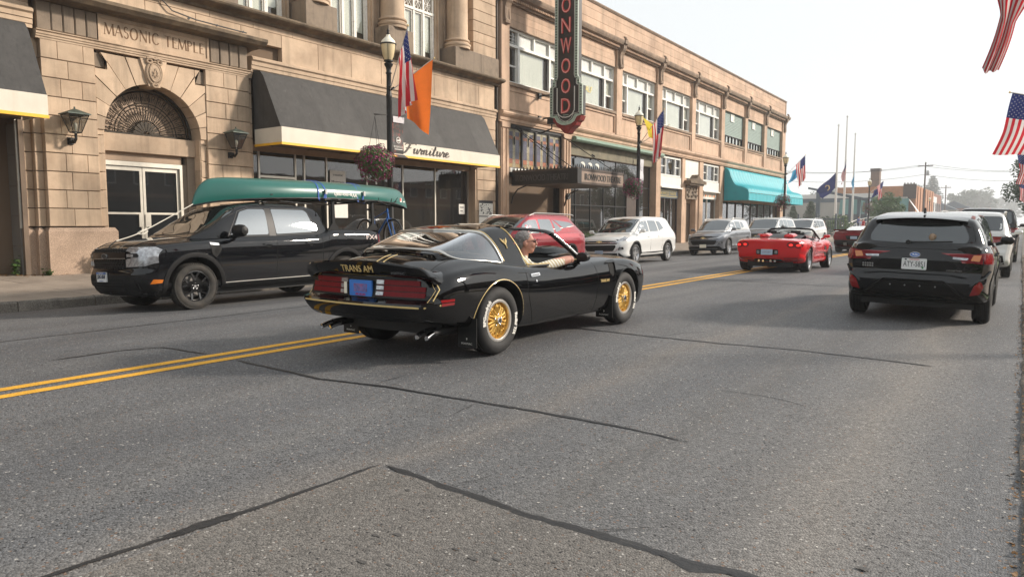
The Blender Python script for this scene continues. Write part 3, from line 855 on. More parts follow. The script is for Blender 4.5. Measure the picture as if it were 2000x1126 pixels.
s=box('hanging_sign',M['paper'],(SX+.034,SX+.042,15.72,16.38,2.25,3.05))
tag(s,'white mattress banner hung behind the shop glass above the canoe','banner')
text('lettering','THERAPEDIC',.10,M['ink'],on_facade(SX+.043,16.05,2.90),s,width=.42)
text('lettering','Mattress',.16,M['ink'],on_facade(SX+.043,16.05,2.68),s,width=.54)
MB().box(SX+.042,SX+.0435,15.85,16.25,2.38,2.47).build('print',M['orangeink'],s,fix=False)
s=box('window_notice',M['paper'],(SX+.034,SX+.04,15.8,16.45,1.52,2.08));tag(s,'blank white paper notice in the shop window under the canoe','notice')
s=box('window_notice',M['paper'],(SX+.034,SX+.04,22.25,22.62,1.72,2.12));tag(s,'small white notice on the glass beside the stone pier','notice')
MB().box(SX+.04,SX+.0412,22.32,22.55,1.97,2.01).box(SX+.04,SX+.0412,22.34,22.5,1.83,1.86).build('print',M['ink'],s,fix=False)
s=box('wall_poster',M['paper'],(F+.008,F+.014,23.06,23.98,1.32,2.28));tag(s,'black and white poster pasted on the rusticated pier','poster')
MB().box(F+.0145,F+.016,23.06,23.98,2.17,2.28).build('poster_heading',M['ink'],s)
pb=MB();rr=random.Random(9)
for k in range(46):
 y,z=rr.uniform(23.1,23.9),rr.uniform(1.72,2.12);q=rr.uniform(.012,.06)
 pb.box(F+.0145,F+.0152+k*.00003,y,y+q*1.3,z,z+q)
pb.build('poster_print',M['ink'],s)
text('lettering','ET',.12,M['ink'],on_facade(F+.017,23.18,2.06),s,width=.14)
MB().box(F+.0145,F+.016,23.06,23.98,1.62,1.66).build('poster_print',M['ink'],s)
tb('reveal_wall',MB().box(-20.6,F-.2,6.80,6.90,.05,3.6),'soffit')
for k in range(5):
 for j in range(2):
  tb('stone',MB().box(-20.4+1.05*j+.006,-20.4+1.05*(j+1)-.006,6.765,6.80,.12+.68*k+.006,.12+.68*(k+1)-.006),'greyint',fix=False)
tb('shop_ceiling',MB().box(-21,SX+.1,-4,6.8,3.66,3.74),'soffit')
fr=MB().box(-19.62,-19.55,-4,6.76,.2,.30)
for y in(6.72,4.4,2.1,-.2):fr.box(-19.62,-19.55,y-.03,y+.03,.2,3.66)
fr.box(-19.62,-19.56,-4,6.7,1.75,1.80)
tb('shopfront_frame',fr,'alu')
tb('pane',MB().box(-19.60,-19.59,-4,6.7,.3,3.66),'glass_d',fix=False)
tb('corner_bead',MB().box(F-.32,F-.24,6.80,6.86,1.2,3.6).box(F-.30,F-.26,6.76,6.80,1.2,3.6),'alu')
#  awnings of the temple shops
def temple_awning(y0,y1,label,word=None):
 root=empty('shop_awning',(F,y0,3.5),label,'awning')
 root.location=(0,0,0)
 zt,zk,zv,zb=5.66,5.52,3.99,3.56
 pr=[(F-.02,zt),(F+.30,zt-.06),(F+.45,zt-.22),(F+1.16,zv+.02),(F+1.19,zv)]
 n=max(2,int((y1-y0)/.25))
 rows=[]
 for i in range(n+1):
  y=y0+(y1-y0)*i/n
  rows.append([(p[0]+.006*math.sin(y*9+k),y,p[1]+.010*math.sin(y*23+k*2)*(1 if 0<k<4 else 0))for k,p in enumerate(pr)])
 b=MB().grid(rows)
 for y in(y0,y1):
  b.add([(p[0],y,p[1])for p in pr]+[(F-.02,y,zv)],[tuple(range(6))])
 b.build('canvas',M['charcoal'],root,smooth=30)
 v=MB().box(F+1.17,F+1.20,y0,y1,zb,zv).box(F-.02,F+1.17,y0,y0+.03,zb,zv).box(F-.02,F+1.17,y1-.03,y1,zb,zv)
 v.build('valance',M['vinyl'],root,fix=False)
 v=MB().box(F+1.172,F+1.212,y0-.012,y1+.012,zb-.055,zb+.012).box(F-.02,F+1.172,y0-.012,y0+.02,zb-.055,zb+.012)
 v.build('edge_trim',M['yellow_edge'],root,fix=False)
 s=MB().box(F-.4,F+1.16,y0+.03,y1-.03,3.64,3.66)
 y=y0+.8
 while y<y1-.3:
  s.box(F-.35,F+1.15,y,y+.04,3.60,3.64);y+=1.3
 s.build('soffit',M['soffit'],root,fix=False)
 return root
A1=temple_awning(12.70,22.86,'long charcoal shop awning with cream valance beside the temple door')
A2=temple_awning(-2.5,6.86,'charcoal awning cut off by the edge of the photo, before the lantern')
script={'F':(.95,[[(.05,.78),(.2,.95),(.55,.93),(.95,1.0),(1.15,.93)],[(.55,.93),(.42,.5),(.25,.12),(.08,.0),(-.06,.1)],[(.2,.5),(.5,.5),(.72,.56)]]),'u':(.52,[[(0,.35),(.12,.5),(.1,.2),(.16,.03),(.3,.12),(.42,.48)],[(.42,.48),(.38,.15),(.46,.02),(.56,.12)]]),'r':(.46,[[(0,.12),(.12,.42),(.16,.55),(.2,.42),(.36,.44),(.3,.15),(.36,.02),(.5,.12)]]),'n':(.62,[[(0,.3),(.1,.48),(.1,.02)],[(.1,.25),(.25,.48),(.36,.42),(.34,.12),(.42,.02),(.6,.14)]]),'i':(.34,[[(0,.14),(.12,.48),(.1,.12),(.18,.02),(.34,.14)],[(.2,.66),(.24,.74)]]),'t':(.40,[[(0,.14),(.14,.5),(.24,.95),(.14,.4),(.14,.08),(.24,.02),(.4,.14)],[(.02,.6),(.36,.64)]]),'e':(.46,[[(.0,.14),(.2,.26),(.34,.38),(.26,.5),(.12,.42),(.08,.18),(.18,.02),(.36,.08),(.48,.2)]])}
def smooth_path(P,n=6):
 Q=[P[0]]+P+[P[-1]]
 out=[]
 for i in range(1,len(Q)-2):
  for k in range(n):
   t=k/n
   out.append(tuple(.5*((2*Q[i][j])+(-Q[i-1][j]+Q[i+1][j])*t+(2*Q[i-1][j]-5*Q[i][j]+4*Q[i+1][j]-Q[i+2][j])*t*t+(-Q[i-1][j]+3*Q[i][j]-3*Q[i+1][j]+Q[i+2][j])*t**3)for j in range(len(P[0]))))
 out.append(P[-1])
 return out
M['brownink']=mat('brown_lettering',(.045,.032,.022),.6)
def script_word(word,y0,z0,h,x,parent,wd=1.0):
 y=y0
 for ch in word:
  adv,strokes=script[ch]
  b=MB()
  for k,s in enumerate(strokes):
   pp=smooth_path(s)
   pts=[(x,y+(p[0]+p[1]*.22)*h*wd,z0+p[1]*h)for p in pp]
   ws=[]
   for i,p in enumerate(pp):
    q=pp[min(i+1,len(pp)-1)];p0=pp[max(i-1,0)]
    dy=q[1]-p0[1];dx=q[0]-p0[0];l=math.hypot(dx,dy)+1e-6
    ws.append(h*(.085+.13*max(0,-dy/l)+.04*abs(dy/l)))
   ribbon(b,pts,ws,d=.004+.0006*k)
  b.build('letter',M['brownink'],parent)
  y+=adv*h*wd
script_word('Furniture',17.45,3.665,.33,F+1.201,A1,1.50)
#  lanterns on the piers
def lantern(y,label):
 root=empty('wall_lantern',(F,y,3.5),label,'lantern','lanterns either side of the temple door')
 root.location=(F,y,.35)
 root.scale=(.9,.9,.9)
 x=.34
 def ring(h,z):return[(x-h,-h,z),(x+h,-h,z),(x+h,h,z),(x-h,h,z)]
 MB().box(0,.05,-.07,.07,3.08,3.26).box(.05,.16,-.05,.05,3.12,3.24).tube([(.1,0,3.18),(.24,0,3.12),(x,0,3.20),(x,0,3.34)],.035,8).build('bracket',M['iron'],root,smooth=40)
 f=MB()
 a,b=ring(.10,3.36),ring(.235,3.80)
 for i in range(4):
  f.tube([a[i],b[i]],.011,4);f.tube([a[i],a[(i+1)%4]],.012,4);f.tube([b[i],b[(i+1)%4]],.014,4)
 f.build('cage',M['iron'],root)
 for i in range(4):
  MB().add([a[i],a[(i+1)%4],b[(i+1)%4],b[i]],[(0,1,2,3)]).build('pane',M['glass'],root,fix=False)
 r=MB()
 t=ring(.275,3.80)+ring(.27,3.825)+[(x,0,3.96)]
 r.add(t,[(0,1,2,3),(0,1,5,4),(1,2,6,5),(2,3,7,6),(3,0,4,7),(4,5,8),(5,6,8),(6,7,8),(7,4,8)]);r.tube([(x,0,3.95),(x,0,4.0)],.02,6)
 r.build('lantern_roof',M['verdi'],root)
 MB().lathe([(.02,3.34),(.025,3.42),(.05,3.50),(.045,3.58),(.0,3.62)],10,(x,0,0)).build('bulb',M['cream'],root,smooth=60)
lantern(7.77,'iron lantern nearer the charcoal awning at the photo edge, left of the arched door')
lantern(11.88,'iron lantern above the canoe bow, right of the arched door')
#  the theatre block
TH=empty('theatre_building',(0,0,0),'long two-storey orange terracotta theatre block with white bay windows above shops','building')
def th(name,b,m,parent=None,**k):return b.build(name,M[m],parent or TH,**k)
PIL=[(24.62,25.22),(29.62,30.36),(35.05,35.72),(40.26,41.0),(45.8,46.45),(51.45,52.15),(56.85,57.5),(61.95,62.7),(67.5,68.5)]
ZR,ZC0,ZC1,ZW1,ZW0,ZB1,ZB0=12.45,10.55,11.05,9.62,7.32,6.08,5.60
w=MB()
w.box(-45,F-.55,24.40,68.4,.02,12.3)
th('wall',w,'joint')
th('side_wall',MB().box(-45,F-.02,68.40,68.52,.02,ZR),'terra')
th('downpipe',MB().tube([(F-.12,24.42,.3),(F-.12,24.42,12.3)],.075,8),'bronze',smooth=50)
y=24.4;i=0
rr=random.Random(2)
while y<68.5:
 ye=min(y+rr.uniform(1.5,1.9),68.5)
 if 68.5-ye<.6:ye=68.5
 for(a,b)in((ZC1+.02,ZC1+.52),(ZC1+.53,ZC1+.97),(ZC1+.98,ZR-.07)):
  th('terracotta_block',MB().stone(F-.5,F-.06+rr.uniform(-.002,.002),y+.003,ye-.003,a,b,.004),'terra',fix=False)
 y=ye
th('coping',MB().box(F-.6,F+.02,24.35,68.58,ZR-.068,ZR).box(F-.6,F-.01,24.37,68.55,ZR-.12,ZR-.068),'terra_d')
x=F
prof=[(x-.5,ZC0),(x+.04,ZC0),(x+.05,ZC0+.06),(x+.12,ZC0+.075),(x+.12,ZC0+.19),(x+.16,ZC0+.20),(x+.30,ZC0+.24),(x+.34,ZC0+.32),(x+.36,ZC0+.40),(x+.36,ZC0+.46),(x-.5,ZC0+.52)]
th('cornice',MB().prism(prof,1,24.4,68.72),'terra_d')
dm=MB().box(0,.05,-.035,.035,0,.10).mesh('dentil',M['terra'],fix=False)
n=0
d2=MB()
y=25.3
while y<68.4:
 if not any(a-.02<y<b+.02 for a,b in PIL):
  if n<290:obj('dentil',dm,TH,(F+.119,y,ZC0+.08))
  else:d2.box(F+.119,F+.169,y-.035,y+.035,ZC0+.08,ZC0+.18)
  n+=1
 y+=.132
if d2.v:tag(th('dentil',d2,'terra',fix=False),kind='stuff')
for i,(a,b)in enumerate(PIL):
 th('pilaster',MB().stone(F-.5,F+.0,a,b,ZB1+.01,ZC0-.02,.02),'terra',fix=False)
 yc=(a+b)/2
 pr=[(F-.02,9.70),(F+.05,9.62),(F+.13,9.66),(F+.15,9.76),(F+.10,9.84),(F+.09,10.05),(F+.11,10.28),(F+.18,10.45),(F+.26,10.54),(F+.30,10.64),(F+.30,10.80),(F-.02,10.80)]
 m=MB().prism(pr,1,yc-.17,yc+.17)
 m.prism([(F+.0,9.72),(F+.14,9.80),(F+.12,10.05),(F+.12,10.30),(F+.19,10.47),(F+.27,10.60),(F+.0,10.60)],1,yc-.19,yc-.10)
 m.prism([(F+.0,9.72),(F+.14,9.80),(F+.12,10.05),(F+.12,10.30),(F+.19,10.47),(F+.27,10.60),(F+.0,10.60)],1,yc+.10,yc+.19)
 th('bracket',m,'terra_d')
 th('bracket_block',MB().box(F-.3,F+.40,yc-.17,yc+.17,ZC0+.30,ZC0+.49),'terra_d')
 th('finial',MB().tube([(F+.34,yc,ZC1+.0),(F+.30,yc,ZC1+.13),(F+.20,yc,ZC1+.2)],[.09,.07,.03],8),'terra_d',smooth=50)
def bay(i,style):
 a,b=PIL[i][1],PIL[i+1][0]
 L=b-a
 zt=ZC0-.0
 for(za,zb,q)in((ZW1+.03,ZW1+.33,.5),(ZW1+.335,ZW1+.63,.3),(ZW1+.635,ZC0-.01,.6)):
  for(p,r_)in((0,q),(q,1)):
   th('terracotta_block',MB().stone(F-.5,F-.10,a+L*p+.002,a+L*r_-.002,za,zb,.003),'terra',fix=False)
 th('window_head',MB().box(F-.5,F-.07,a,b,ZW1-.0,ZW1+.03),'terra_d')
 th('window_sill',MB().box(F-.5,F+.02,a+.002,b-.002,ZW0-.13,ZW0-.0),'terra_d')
 if i>0:
  th('spandrel',MB().box(F-.5,F-.13,a,b,ZB1+.01,ZW0-.13),'terra')
  f=MB()
  f.box(F-.5,F-.06,a+.002,a+.10,ZB1+.012,ZW0-.13).box(F-.5,F-.06,b-.10,b-.002,ZB1+.012,ZW0-.13).box(F-.5,F-.06,a+.10,b-.10,ZW0-.25,ZW0-.13).box(F-.5,F-.06,a+.10,b-.10,ZB1+.012,ZB1+.10)
  th('panel_border',f,'terra',fix=False)
 else:
  th('spandrel',MB().box(F-.5,F-.10,a,b,ZB1+.01,ZW0-.13),'terra')
  th('panel_border',MB().box(F-.5,F-.07,a+.06,b-.06,ZB1+.12,ZB1+.15).box(F-.5,F-.07,a+.06,b-.06,ZW0-.35,ZW0-.32).box(F-.5,F-.07,a+.06,a+.09,ZB1+.15,ZW0-.35),'terra')
 xg=F-.30
 if style=='window':
  f=MB()
  zt0=8.92
  s=.98*L/4.6
  m1,m2=a+s,b-s
  f.box(xg-.1,xg+.10,a,a+.07,ZW0,ZW1).box(xg-.1,xg+.10,b-.07,b,ZW0,ZW1).box(xg-.1,xg+.10,a+.07,b-.07,ZW1-.08,ZW1).box(xg-.1,xg+.13,a+.07,b-.07,ZW0,ZW0+.09)
  f.box(xg-.1,xg+.12,a+.07,b-.07,zt0-.05,zt0+.06)
  for q in(m1,m2):f.box(xg-.1,xg+.11,q-.07,q+.07,ZW0+.09,zt0-.05)
  for q in(m1,a+L/2,m2):f.box(xg-.09,xg+.085,q-.05,q+.05,zt0+.06,ZW1-.08)
  win=th('window',f,'white',fix=False)
  for(p,q)in((a+.07,m1-.07),(m2+.07,b-.07)):
   s_=MB().box(xg-.04,xg+.03,p,q,8.06,8.13)
   for(u,v)in((p,p+.05),(q-.05,q)):s_.box(xg-.04,xg+.02,u,v,ZW0+.09,8.06).box(xg-.04,xg+.02,u,v,8.13,zt0-.05)
   s_.build('sash',M['white'],win,fix=False)
   MB().box(xg-.03,xg-.02,p+.03,q-.03,ZW0+.09,zt0-.05).build('pane',M['glass_c'],win,fix=False)
   if not(i==0 and p<m1):MB().box(xg-.07,xg-.06,p,q,8.10,zt0-.02).build('blind',M['curtain'],win,fix=False)
   else:
    g=MB()
    for k in range(4):g.box(xg-.01,xg+.006,p+.05+(q-p-.1)*k/3-.01,p+.05+(q-p-.1)*k/3+.01,zt0+.06,ZW1-.08)
    for k in range(3):g.box(xg-.01,xg+.008,p,q,zt0+.16+.14*k,zt0+.18+.14*k)
    g.build('glazing_bar',M['white'],win,fix=False)
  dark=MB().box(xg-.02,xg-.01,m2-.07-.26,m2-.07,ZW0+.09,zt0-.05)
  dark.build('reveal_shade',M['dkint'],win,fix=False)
  MB().box(xg-.03,xg-.022,m1+.07,m2-.07,ZW0+.09,zt0-.05).build('pane',M['glass_c'],win,fix=False)
  MB().box(xg-.07,xg-.06,m1+.05,m2-.2,ZW0+.05,zt0-.0).build('blind',M['curtain'],win,fix=False)
  qs=[a+.02,m1,a+L/2,m2,b-.02]
  for k in range(4):
   MB().box(xg-.03,xg-.024,qs[k]+.04,qs[k+1]-.04,zt0+.06,ZW1-.08).build('pane',M['glass_c' if i==0 and k==0 else 'frost'],win,fix=False)
   if not(i==0 and k==0):MB().box(xg-.07,xg-.06,qs[k]+.02,qs[k+1]-.02-(.16 if k==3 else 0),zt0+.03,ZW1-.04).build('blind',M['curtain'],win,fix=False)
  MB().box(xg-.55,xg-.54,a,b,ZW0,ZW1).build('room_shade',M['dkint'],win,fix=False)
  return win
 else:
  n=15
  for k in range(n):
   z0,z1=7.94+(ZW1-7.94)*k/n,7.94+(ZW1-7.94)*(k+1)/n
   th('siding_board',MB().add([(F-.30,a,z0),(F-.22,a,z0),(F-.245,a,z1-.004),(F-.30,a,z1-.004),(F-.30,b,z0),(F-.22,b,z0),(F-.245,b,z1-.004),(F-.30,b,z1-.004)],[(0,1,2,3),(4,7,6,5),(1,5,6,2),(0,4,5,1),(2,6,7,3)]),'sidegreen',fix=False)
  yc=a+L*.46
  v=th('vent_window',MB().box(F-.28,F-.17,yc-.40,yc+.40,9.00,9.06).box(F-.28,F-.17,yc-.40,yc+.40,9.46,9.52).box(F-.28,F-.17,yc-.40,yc-.34,9.06,9.46).box(F-.28,F-.17,yc+.34,yc+.40,9.06,9.46),'white',fix=False)
  MB().box(F-.28,F-.20,yc-.34,yc+.34,9.06,9.46).build('vent_pane',M['curtain'],v,fix=False)
  f=MB().box(F-.33,F-.2,a,b,7.86,7.935).box(F-.33,F-.2,a,b,ZW0,ZW0+.06)
  k=a+.05
  while k<b-.02:
   f.box(F-.33,F-.2,k-.035,k+.035,ZW0+.06,7.86);k+=L/6.2
  win=th('window',f,'plastic',fix=False)
  k=a+.05;j=0
  while k<b-.3:
   MB().box(F-.30,F-.29+.0,k+.035,k+L/6.2-.035-(.10 if j%2 else .05),ZW0+.06,7.86).build('blind',M['frost'],win,fix=False)
   MB().box(F-.27,F-.265,k+.035,k+L/6.2-.035,ZW0+.06,7.86).build('pane',M['glass_c'],win,fix=False)
   k+=L/6.2;j+=1
  return win
for i in range(8):
 bw=bay(i,'window' if i<5 else 'green')
 if i==1:
  M['gold_leaf']=mat('yellow_window_lettering',(.70,.55,.12),.5)
  text('lettering','ALF',.5,M['gold_leaf'],on_facade(F-.31,32.55,8.15),bw,width=.75,shear=.2)
x=F
prof=[(x-.5,5.60),(x+.02,5.60),(x+.03,5.66),(x+.07,5.68),(x+.07,5.80),(x+.12,5.83),(x+.20,5.90),(x+.24,5.97),(x+.22,6.03),(x-.5,6.08)]
th('belt_course',MB().prism(prof,1,24.45,68.62),'terra')
th('belt_cap',MB().prism([(x-.5,6.082),(x+.22,6.032),(x+.21,6.05),(x-.5,6.10)],1,24.45,68.62),'terra_d')
def pier(y0,y1,z0=.05,z1=5.6,flutes=0,m='terra'):
 b=MB().stone(F-.6,F-.02,y0,y1,z0,z1,.01)
 if flutes:
  wd=(y1-y0)
  for k in range(flutes):
   ya=y0+wd*(k+.2)/flutes
   b.stone(F-.3,F+.02,ya,ya+wd*.6/flutes,z0+.4,z1-.25,.01)
  b.stone(F-.3,F+.05,y0-.03,y1+.03,z0,z0+.38,.02).stone(F-.3,F+.05,y0-.02,y1+.02,z1-.22,z1-.002,.02)
 return th('pier',b,m,fix=False)
pier(24.62,25.20,flutes=2)
pier(29.60,30.34,flutes=3)
pier(40.34,41.0)
pier(44.36,44.86,z1=5.55);pier(47.42,48.12,z1=5.55);pier(51.42,52.15,z1=5.55)
pier(67.5,68.5)
th('entrance_recess',MB().box(-22.6,-22.5,25.2,29.6,.05,3.6).box(-22.5,F-.2,25.14,25.2,.05,3.6).box(-22.5,F-.2,29.6,29.66,.05,3.6).box(-22.5,F-.05,25.2,29.6,3.4,3.6),'dkint')
th('vestibule_door',MB().box(-22.48,-22.44,26.0,29.0,.1,2.3),'brown')
for k in range(3):th('poster_case',MB().box(-22.4,-22.36,26.2+k*.95,26.9+k*.95,.9,2.0),'tan')
th('glass_backing',MB().box(F-.52,F-.5,25.2,29.6,3.6,5.6),'dkint')
M['sg_amber']=mat('amber_leaded_glass',(.33,.21,.08),.35,var=.45,vscale=14,rnd=.35)
M['sg_violet']=mat('violet_leaded_glass',(.085,.08,.12),.3,var=.5,vscale=9,rnd=.3)
M['sg_red']=mat('red_leaded_glass',(.32,.10,.04),.35,var=.4,vscale=20,rnd=.3)
M['sg_pale']=mat('pale_leaded_glass',(.36,.33,.23),.35,var=.3,vscale=10,rnd=.2)
th('window_ledge',MB().box(F-.4,F+.05,25.2,29.6,3.55,3.72),'white')
th('window_head',MB().box(F-.4,F-.05,25.22,29.6,5.48,5.6),'iron')
pw=(29.6-25.22)/4
for k in range(4):
 y0,y1=25.22+pw*k+.05,25.22+pw*(k+1)-.05
 f=MB()
 z0,z1=3.74,5.46
 for b in((y0-.05,y0,z0,z1),(y1,y1+.05,z0,z1)):f.box(F-.22,F-.10,*b)
 f.box(F-.22,F-.10,y0,y1,z1-.03,z1).box(F-.22,F-.10,y0,y1,z0,z0+.03)
 win=th('stained_glass_window',f,'iron',fix=False)
 W=y1-y0
 xs_=F-.17
 def sg(a,b,c,d,m,dx=0):
  MB().box(xs_-.02,xs_+dx,y0+W*a+.004,y0+W*b-.004,c+.004,d-.004).build('stained_pane',M[m],win,fix=False)
 zz=[3.77,3.95,4.15,4.45,4.75,4.98,5.12,5.30,5.43]
 cols=['sg_amber','sg_red','sg_violet','sg_violet','sg_violet','sg_red','sg_violet','sg_pale']
 for j in range(8):
  a,b=zz[j],zz[j+1]
  sg(0,.10,a,b,'sg_amber' if j%2 else 'sg_pale');sg(.90,1,a,b,'sg_pale' if j%2 else 'sg_amber')
  sg(.10,.40,a,b,cols[j]if j not in(0,)else 'sg_amber');sg(.60,.90,a,b,cols[j]if j not in(0,)else 'sg_amber')
  sg(.40,.48,a,b,'sg_pale');sg(.52,.60,a,b,'sg_pale')
  sg(.48,.52,a,b,'sg_amber')
 MB().prism([(y0+W*.40,4.78),(y0+W*.47,4.70),(y0+W*.53,4.70),(y0+W*.60,4.78),(y0+W*.60,5.06),(y0+W*.53,5.14),(y0+W*.47,5.14),(y0+W*.40,5.06)],0,xs_-.02,xs_+.012).build('medallion',M['sg_pale'],win)
 MB().prism([(y0+W*.44,4.80),(y0+W*.48,4.74),(y0+W*.52,4.74),(y0+W*.56,4.80),(y0+W*.56,5.04),(y0+W*.52,5.10),(y0+W*.48,5.10),(y0+W*.44,5.04)],0,xs_-.01,xs_+.02).build('medallion',M['dkint'],win)
MQ=empty('theatre_canopy',(0,0,0),'dark bronze canopy with theatre name standing out over the entrance','canopy')
y0,y1,x1=25.35,29.75,F+3.25
MB().box(F,x1-.12,y0+.12,y1-.12,3.0,3.10).build('soffit',M['brown'],MQ,fix=False)
def mq_face(name,b,m):b.build(name,M[m],MQ,fix=False)
mq_face('fascia',MB().box(F,x1-.04,y0,y0+.12,3.0,3.52),'iron')
mq_face('fascia',MB().box(x1-.12,x1,y0+.25,y1-.25,3.0,3.52),'brown')
mq_face('fascia',MB().box(F,x1-.04,y1-.12,y1,3.0,3.52),'iron')
for yy in(y0,y1-.27):mq_face('corner_post',MB().box(x1-.42,x1+.03,yy-.03,yy+.30,2.97,3.56),'iron')
mq_face('rim',MB().box(F,x1+.02,y0-.02,y0+.13,3.52,3.60).box(x1-.14,x1+.02,y0+.3,y1-.3,3.52,3.60).box(F,x1+.02,y0-.02,y0+.13,2.96,3.0).box(x1-.14,x1+.02,y0+.3,y1-.3,2.96,3.0),'brown')
M['faceplate']=mat('worn_letter_board',(.24,.17,.125),.6,var=.2,vscale=5)
mq_face('letter_board',MB().box(x1,x1+.012,y0+.33,y1-.3,3.04,3.48),'faceplate')
M['dimletter']=mat('dim_letter',(.055,.05,.045),.5)
text('lettering','IRONWOOD THEATRE',.4,M['black'],on_facade(x1+.02,(y0+y1)/2,3.26),MQ,width=3.25,height=.27,ext=.008)
text('lettering','IRONWOOD THEATRE',.4,M['dimletter'],frame((F+1.55,y0-.012,3.26),(1,0,0),(0,0,1)),MQ,width=2.7,height=.25,ext=.008)
cr=MB().prism([(-.05,0),(.05,0),(.03,.05),(.015,.10),(0,.15),(-.015,.10),(-.03,.05)],0,-.012,.012)
crm=cr.mesh('cresting',M['iron'])
k=0
while F+.1+k*.17<x1:obj('cresting',crm,MQ,(F+.1+k*.17,y0+.04,3.60),(0,0,R(90)));k+=1
k=0
while y0+.1+k*.17<y1:obj('cresting',crm,MQ,(x1-.06,y0+.1+k*.17,3.60));k+=1
for yy in(y0+.25,y1-.25):
 MB().tube([(F+.02,yy,5.45),(x1-.3,yy,3.58)],.018,6).tube([(F+1.6,yy,4.52),(F+1.75,yy,4.43)],.035,6).build('stay_rod',M['iron'],MQ)
MB().tube([(F+.02,y0+.2,5.45),(F+2.2,y0+.9,3.6)],.015,6).build('stay_rod',M['iron'],MQ)
for(yy)in(25.3,29.7):
 MB().tube([(F+.02,yy,2.2),(F+.10,yy,2.5),(F+.35,yy,2.8),(F+.8,yy,2.95)],.03,6).build('scroll_bracket',M['iron'],MQ,smooth=50)
tag(MB().tube([(F+.0,29.97,2.66),(F+.12,29.97,2.66)],.15,14).build('wall_speaker',M['black'],smooth=50),'round black fixture on the fluted pier under the theatre canopy','fixture')
BS=empty('blade_sign',(0,0,0),'tall black blade sign with red neon letters running down the facade','sign')
YS,XA,XB=27.55,F+1.02,F+2.0
def bs(name,b,m,**k):return b.build(name,M[m],BS,**k)
bs('sign_box',MB().box(XA-.02,XB+.02,YS-.20,YS+.20,6.4,15.5),'iron',fix=False)
bs('sign_face',MB().box(XA+.10,XB-.10,YS-.245,YS-.20,6.3,15.5),'signblack',fix=False)
rim=MB()
def path_rim(pts,w,y,mb=rim,d=.05):ribbon(mb,[(p[0],y,p[1])for p in pts],w,d=d,nrm=(0,-1,0))
left=[(XA-.02,15.5),(XA-.02,7.75),(XA-.06,7.62),(XA-.13,7.55),(XA-.13,7.35),(XA-.26,7.28),(XA-.26,6.05),(XA-.0,6.02),(XA+.12,5.82),(XA+.30,5.72),(XA+.5,5.70)]
cx_=(XA+XB)/2
right=[(2*cx_-p[0],p[1])for p in left]
low=MB().prism([(XA-.24,7.30),(XA-.24,6.05),(XA,6.02),(XA+.12,5.84),(XA+.3,5.74),(cx_,5.72),(XB-.3,5.74),(XB-.12,5.84),(XB,6.02),(XB+.24,6.05),(XB+.24,7.30)],1,YS-.20,YS+.2)
bs('lower_box',low,'iron')
bs('lower_face',MB().prism([(XA-.20,7.26),(XA-.20,6.1),(XA+.03,6.08),(XA+.14,5.9),(XA+.32,5.8),(cx_,5.78),(XB-.32,5.8),(XB-.14,5.9),(XB-.03,6.08),(XB+.20,6.1),(XB+.20,7.26)],1,YS-.235,YS-.2),'signblack')
path_rim(left,.15,YS-.20);path_rim(right,.15,YS-.20)
bs('rim',rim,'signgreen')
r2=MB()
for P_ in(left,right):
 sgn=1 if P_ is left else-1
 path_rim([(p[0]+sgn*.095,p[1]+(.08 if i>=6 else 0))for i,p in enumerate(P_)],.018,YS-.252,r2,.012)
 path_rim([(p[0]-sgn*.06,p[1]-(.04 if i>=7 else 0))for i,p in enumerate(P_)],.014,YS-.252,r2,.012)
inn=[(XA+.05,7.25),(XA+.05,6.25),(XA+.15,6.08),(XA+.32,5.98),(cx_,5.96),(XB-.32,5.98),(XB-.15,6.08),(XB-.05,6.25),(XB-.05,7.25)]
path_rim(inn,.035,YS-.25,r2,.025)
bs('neon_tube',r2,'white')
bm_=MB().box(-.035,.035,-.015,0,-.022,.022).mesh('bulb_socket',M['iron'],fix=False)
bm2=MB().box(-.035,.035,-.018,0,-.022,.022).mesh('bulb_socket',M['signblack'],fix=False)
z=6.2;n=0
while z<13.2 and n<290:
 xo=-.26 if z<7.28 else(-.13 if z<7.55 else-.02)
 for xx in(XA+xo,2*cx_-(XA+xo)):
  obj('bulb_socket',bm_,BS,(xx+(.0),YS-.25,z));n+=1
 z+=.115
ap=MB().prism([(XA-.26,6.0),(XA-.18,5.82),(XA-.05,5.74),(XA+.02,5.6),(XA+.2,5.5),(cx_-.1,5.30),(cx_,5.26),(cx_+.1,5.30),(XB-.2,5.5),(XB-.02,5.6),(XB+.05,5.74),(XB+.18,5.82),(XB+.26,6.0),(XB,6.0),(XB-.12,5.8),(XB-.3,5.70),(cx_,5.68),(XA+.3,5.70),(XA+.12,5.8),(XA,6.0)],1,YS-.22,YS+.2)
bs('apron',ap,'signred')
sc_=MB()
for s in(-1,1):
 for(q,z,r_)in((.30,5.60,.06),(.48,5.74,.05),(.12,5.46,.055)):
  sc_.tube([(cx_+s*(q+r_*math.cos(t*.7)*(1-t/11)),YS-.235,z+r_*math.sin(t*.7)*(1-t/11))for t in range(9)],.012,5)
bs('scroll',sc_,'signred')
M['neonglass']=mat('pale_neon_glass',(.80,.42,.38),.2)
zt=[10.70,9.86,9.01,8.15,7.30,6.46]
for ch,z in zip('ONWOOD',zt):
 text('letter',ch,.9,M['neonred'],frame((cx_,YS-.262,z),(1,0,0),(0,0,1)),BS,width=.54 if ch=='W' else .46,height=.64,ext=.02,offset=.014)
 text('neon_tube',ch,.9,M['neonglass'],frame((cx_,YS-.290,z),(1,0,0),(0,0,1)),BS,width=.51 if ch=='W' else .43,height=.61,ext=.006,offset=-.022)
for ch,z in zip('RI',(11.56,12.4)):
 text('letter',ch,.9,M['neonred'],frame((cx_,YS-.262,z),(1,0,0),(0,0,1)),BS,width=.48 if ch=='R' else .16,height=.68,ext=.02,offset=.012)
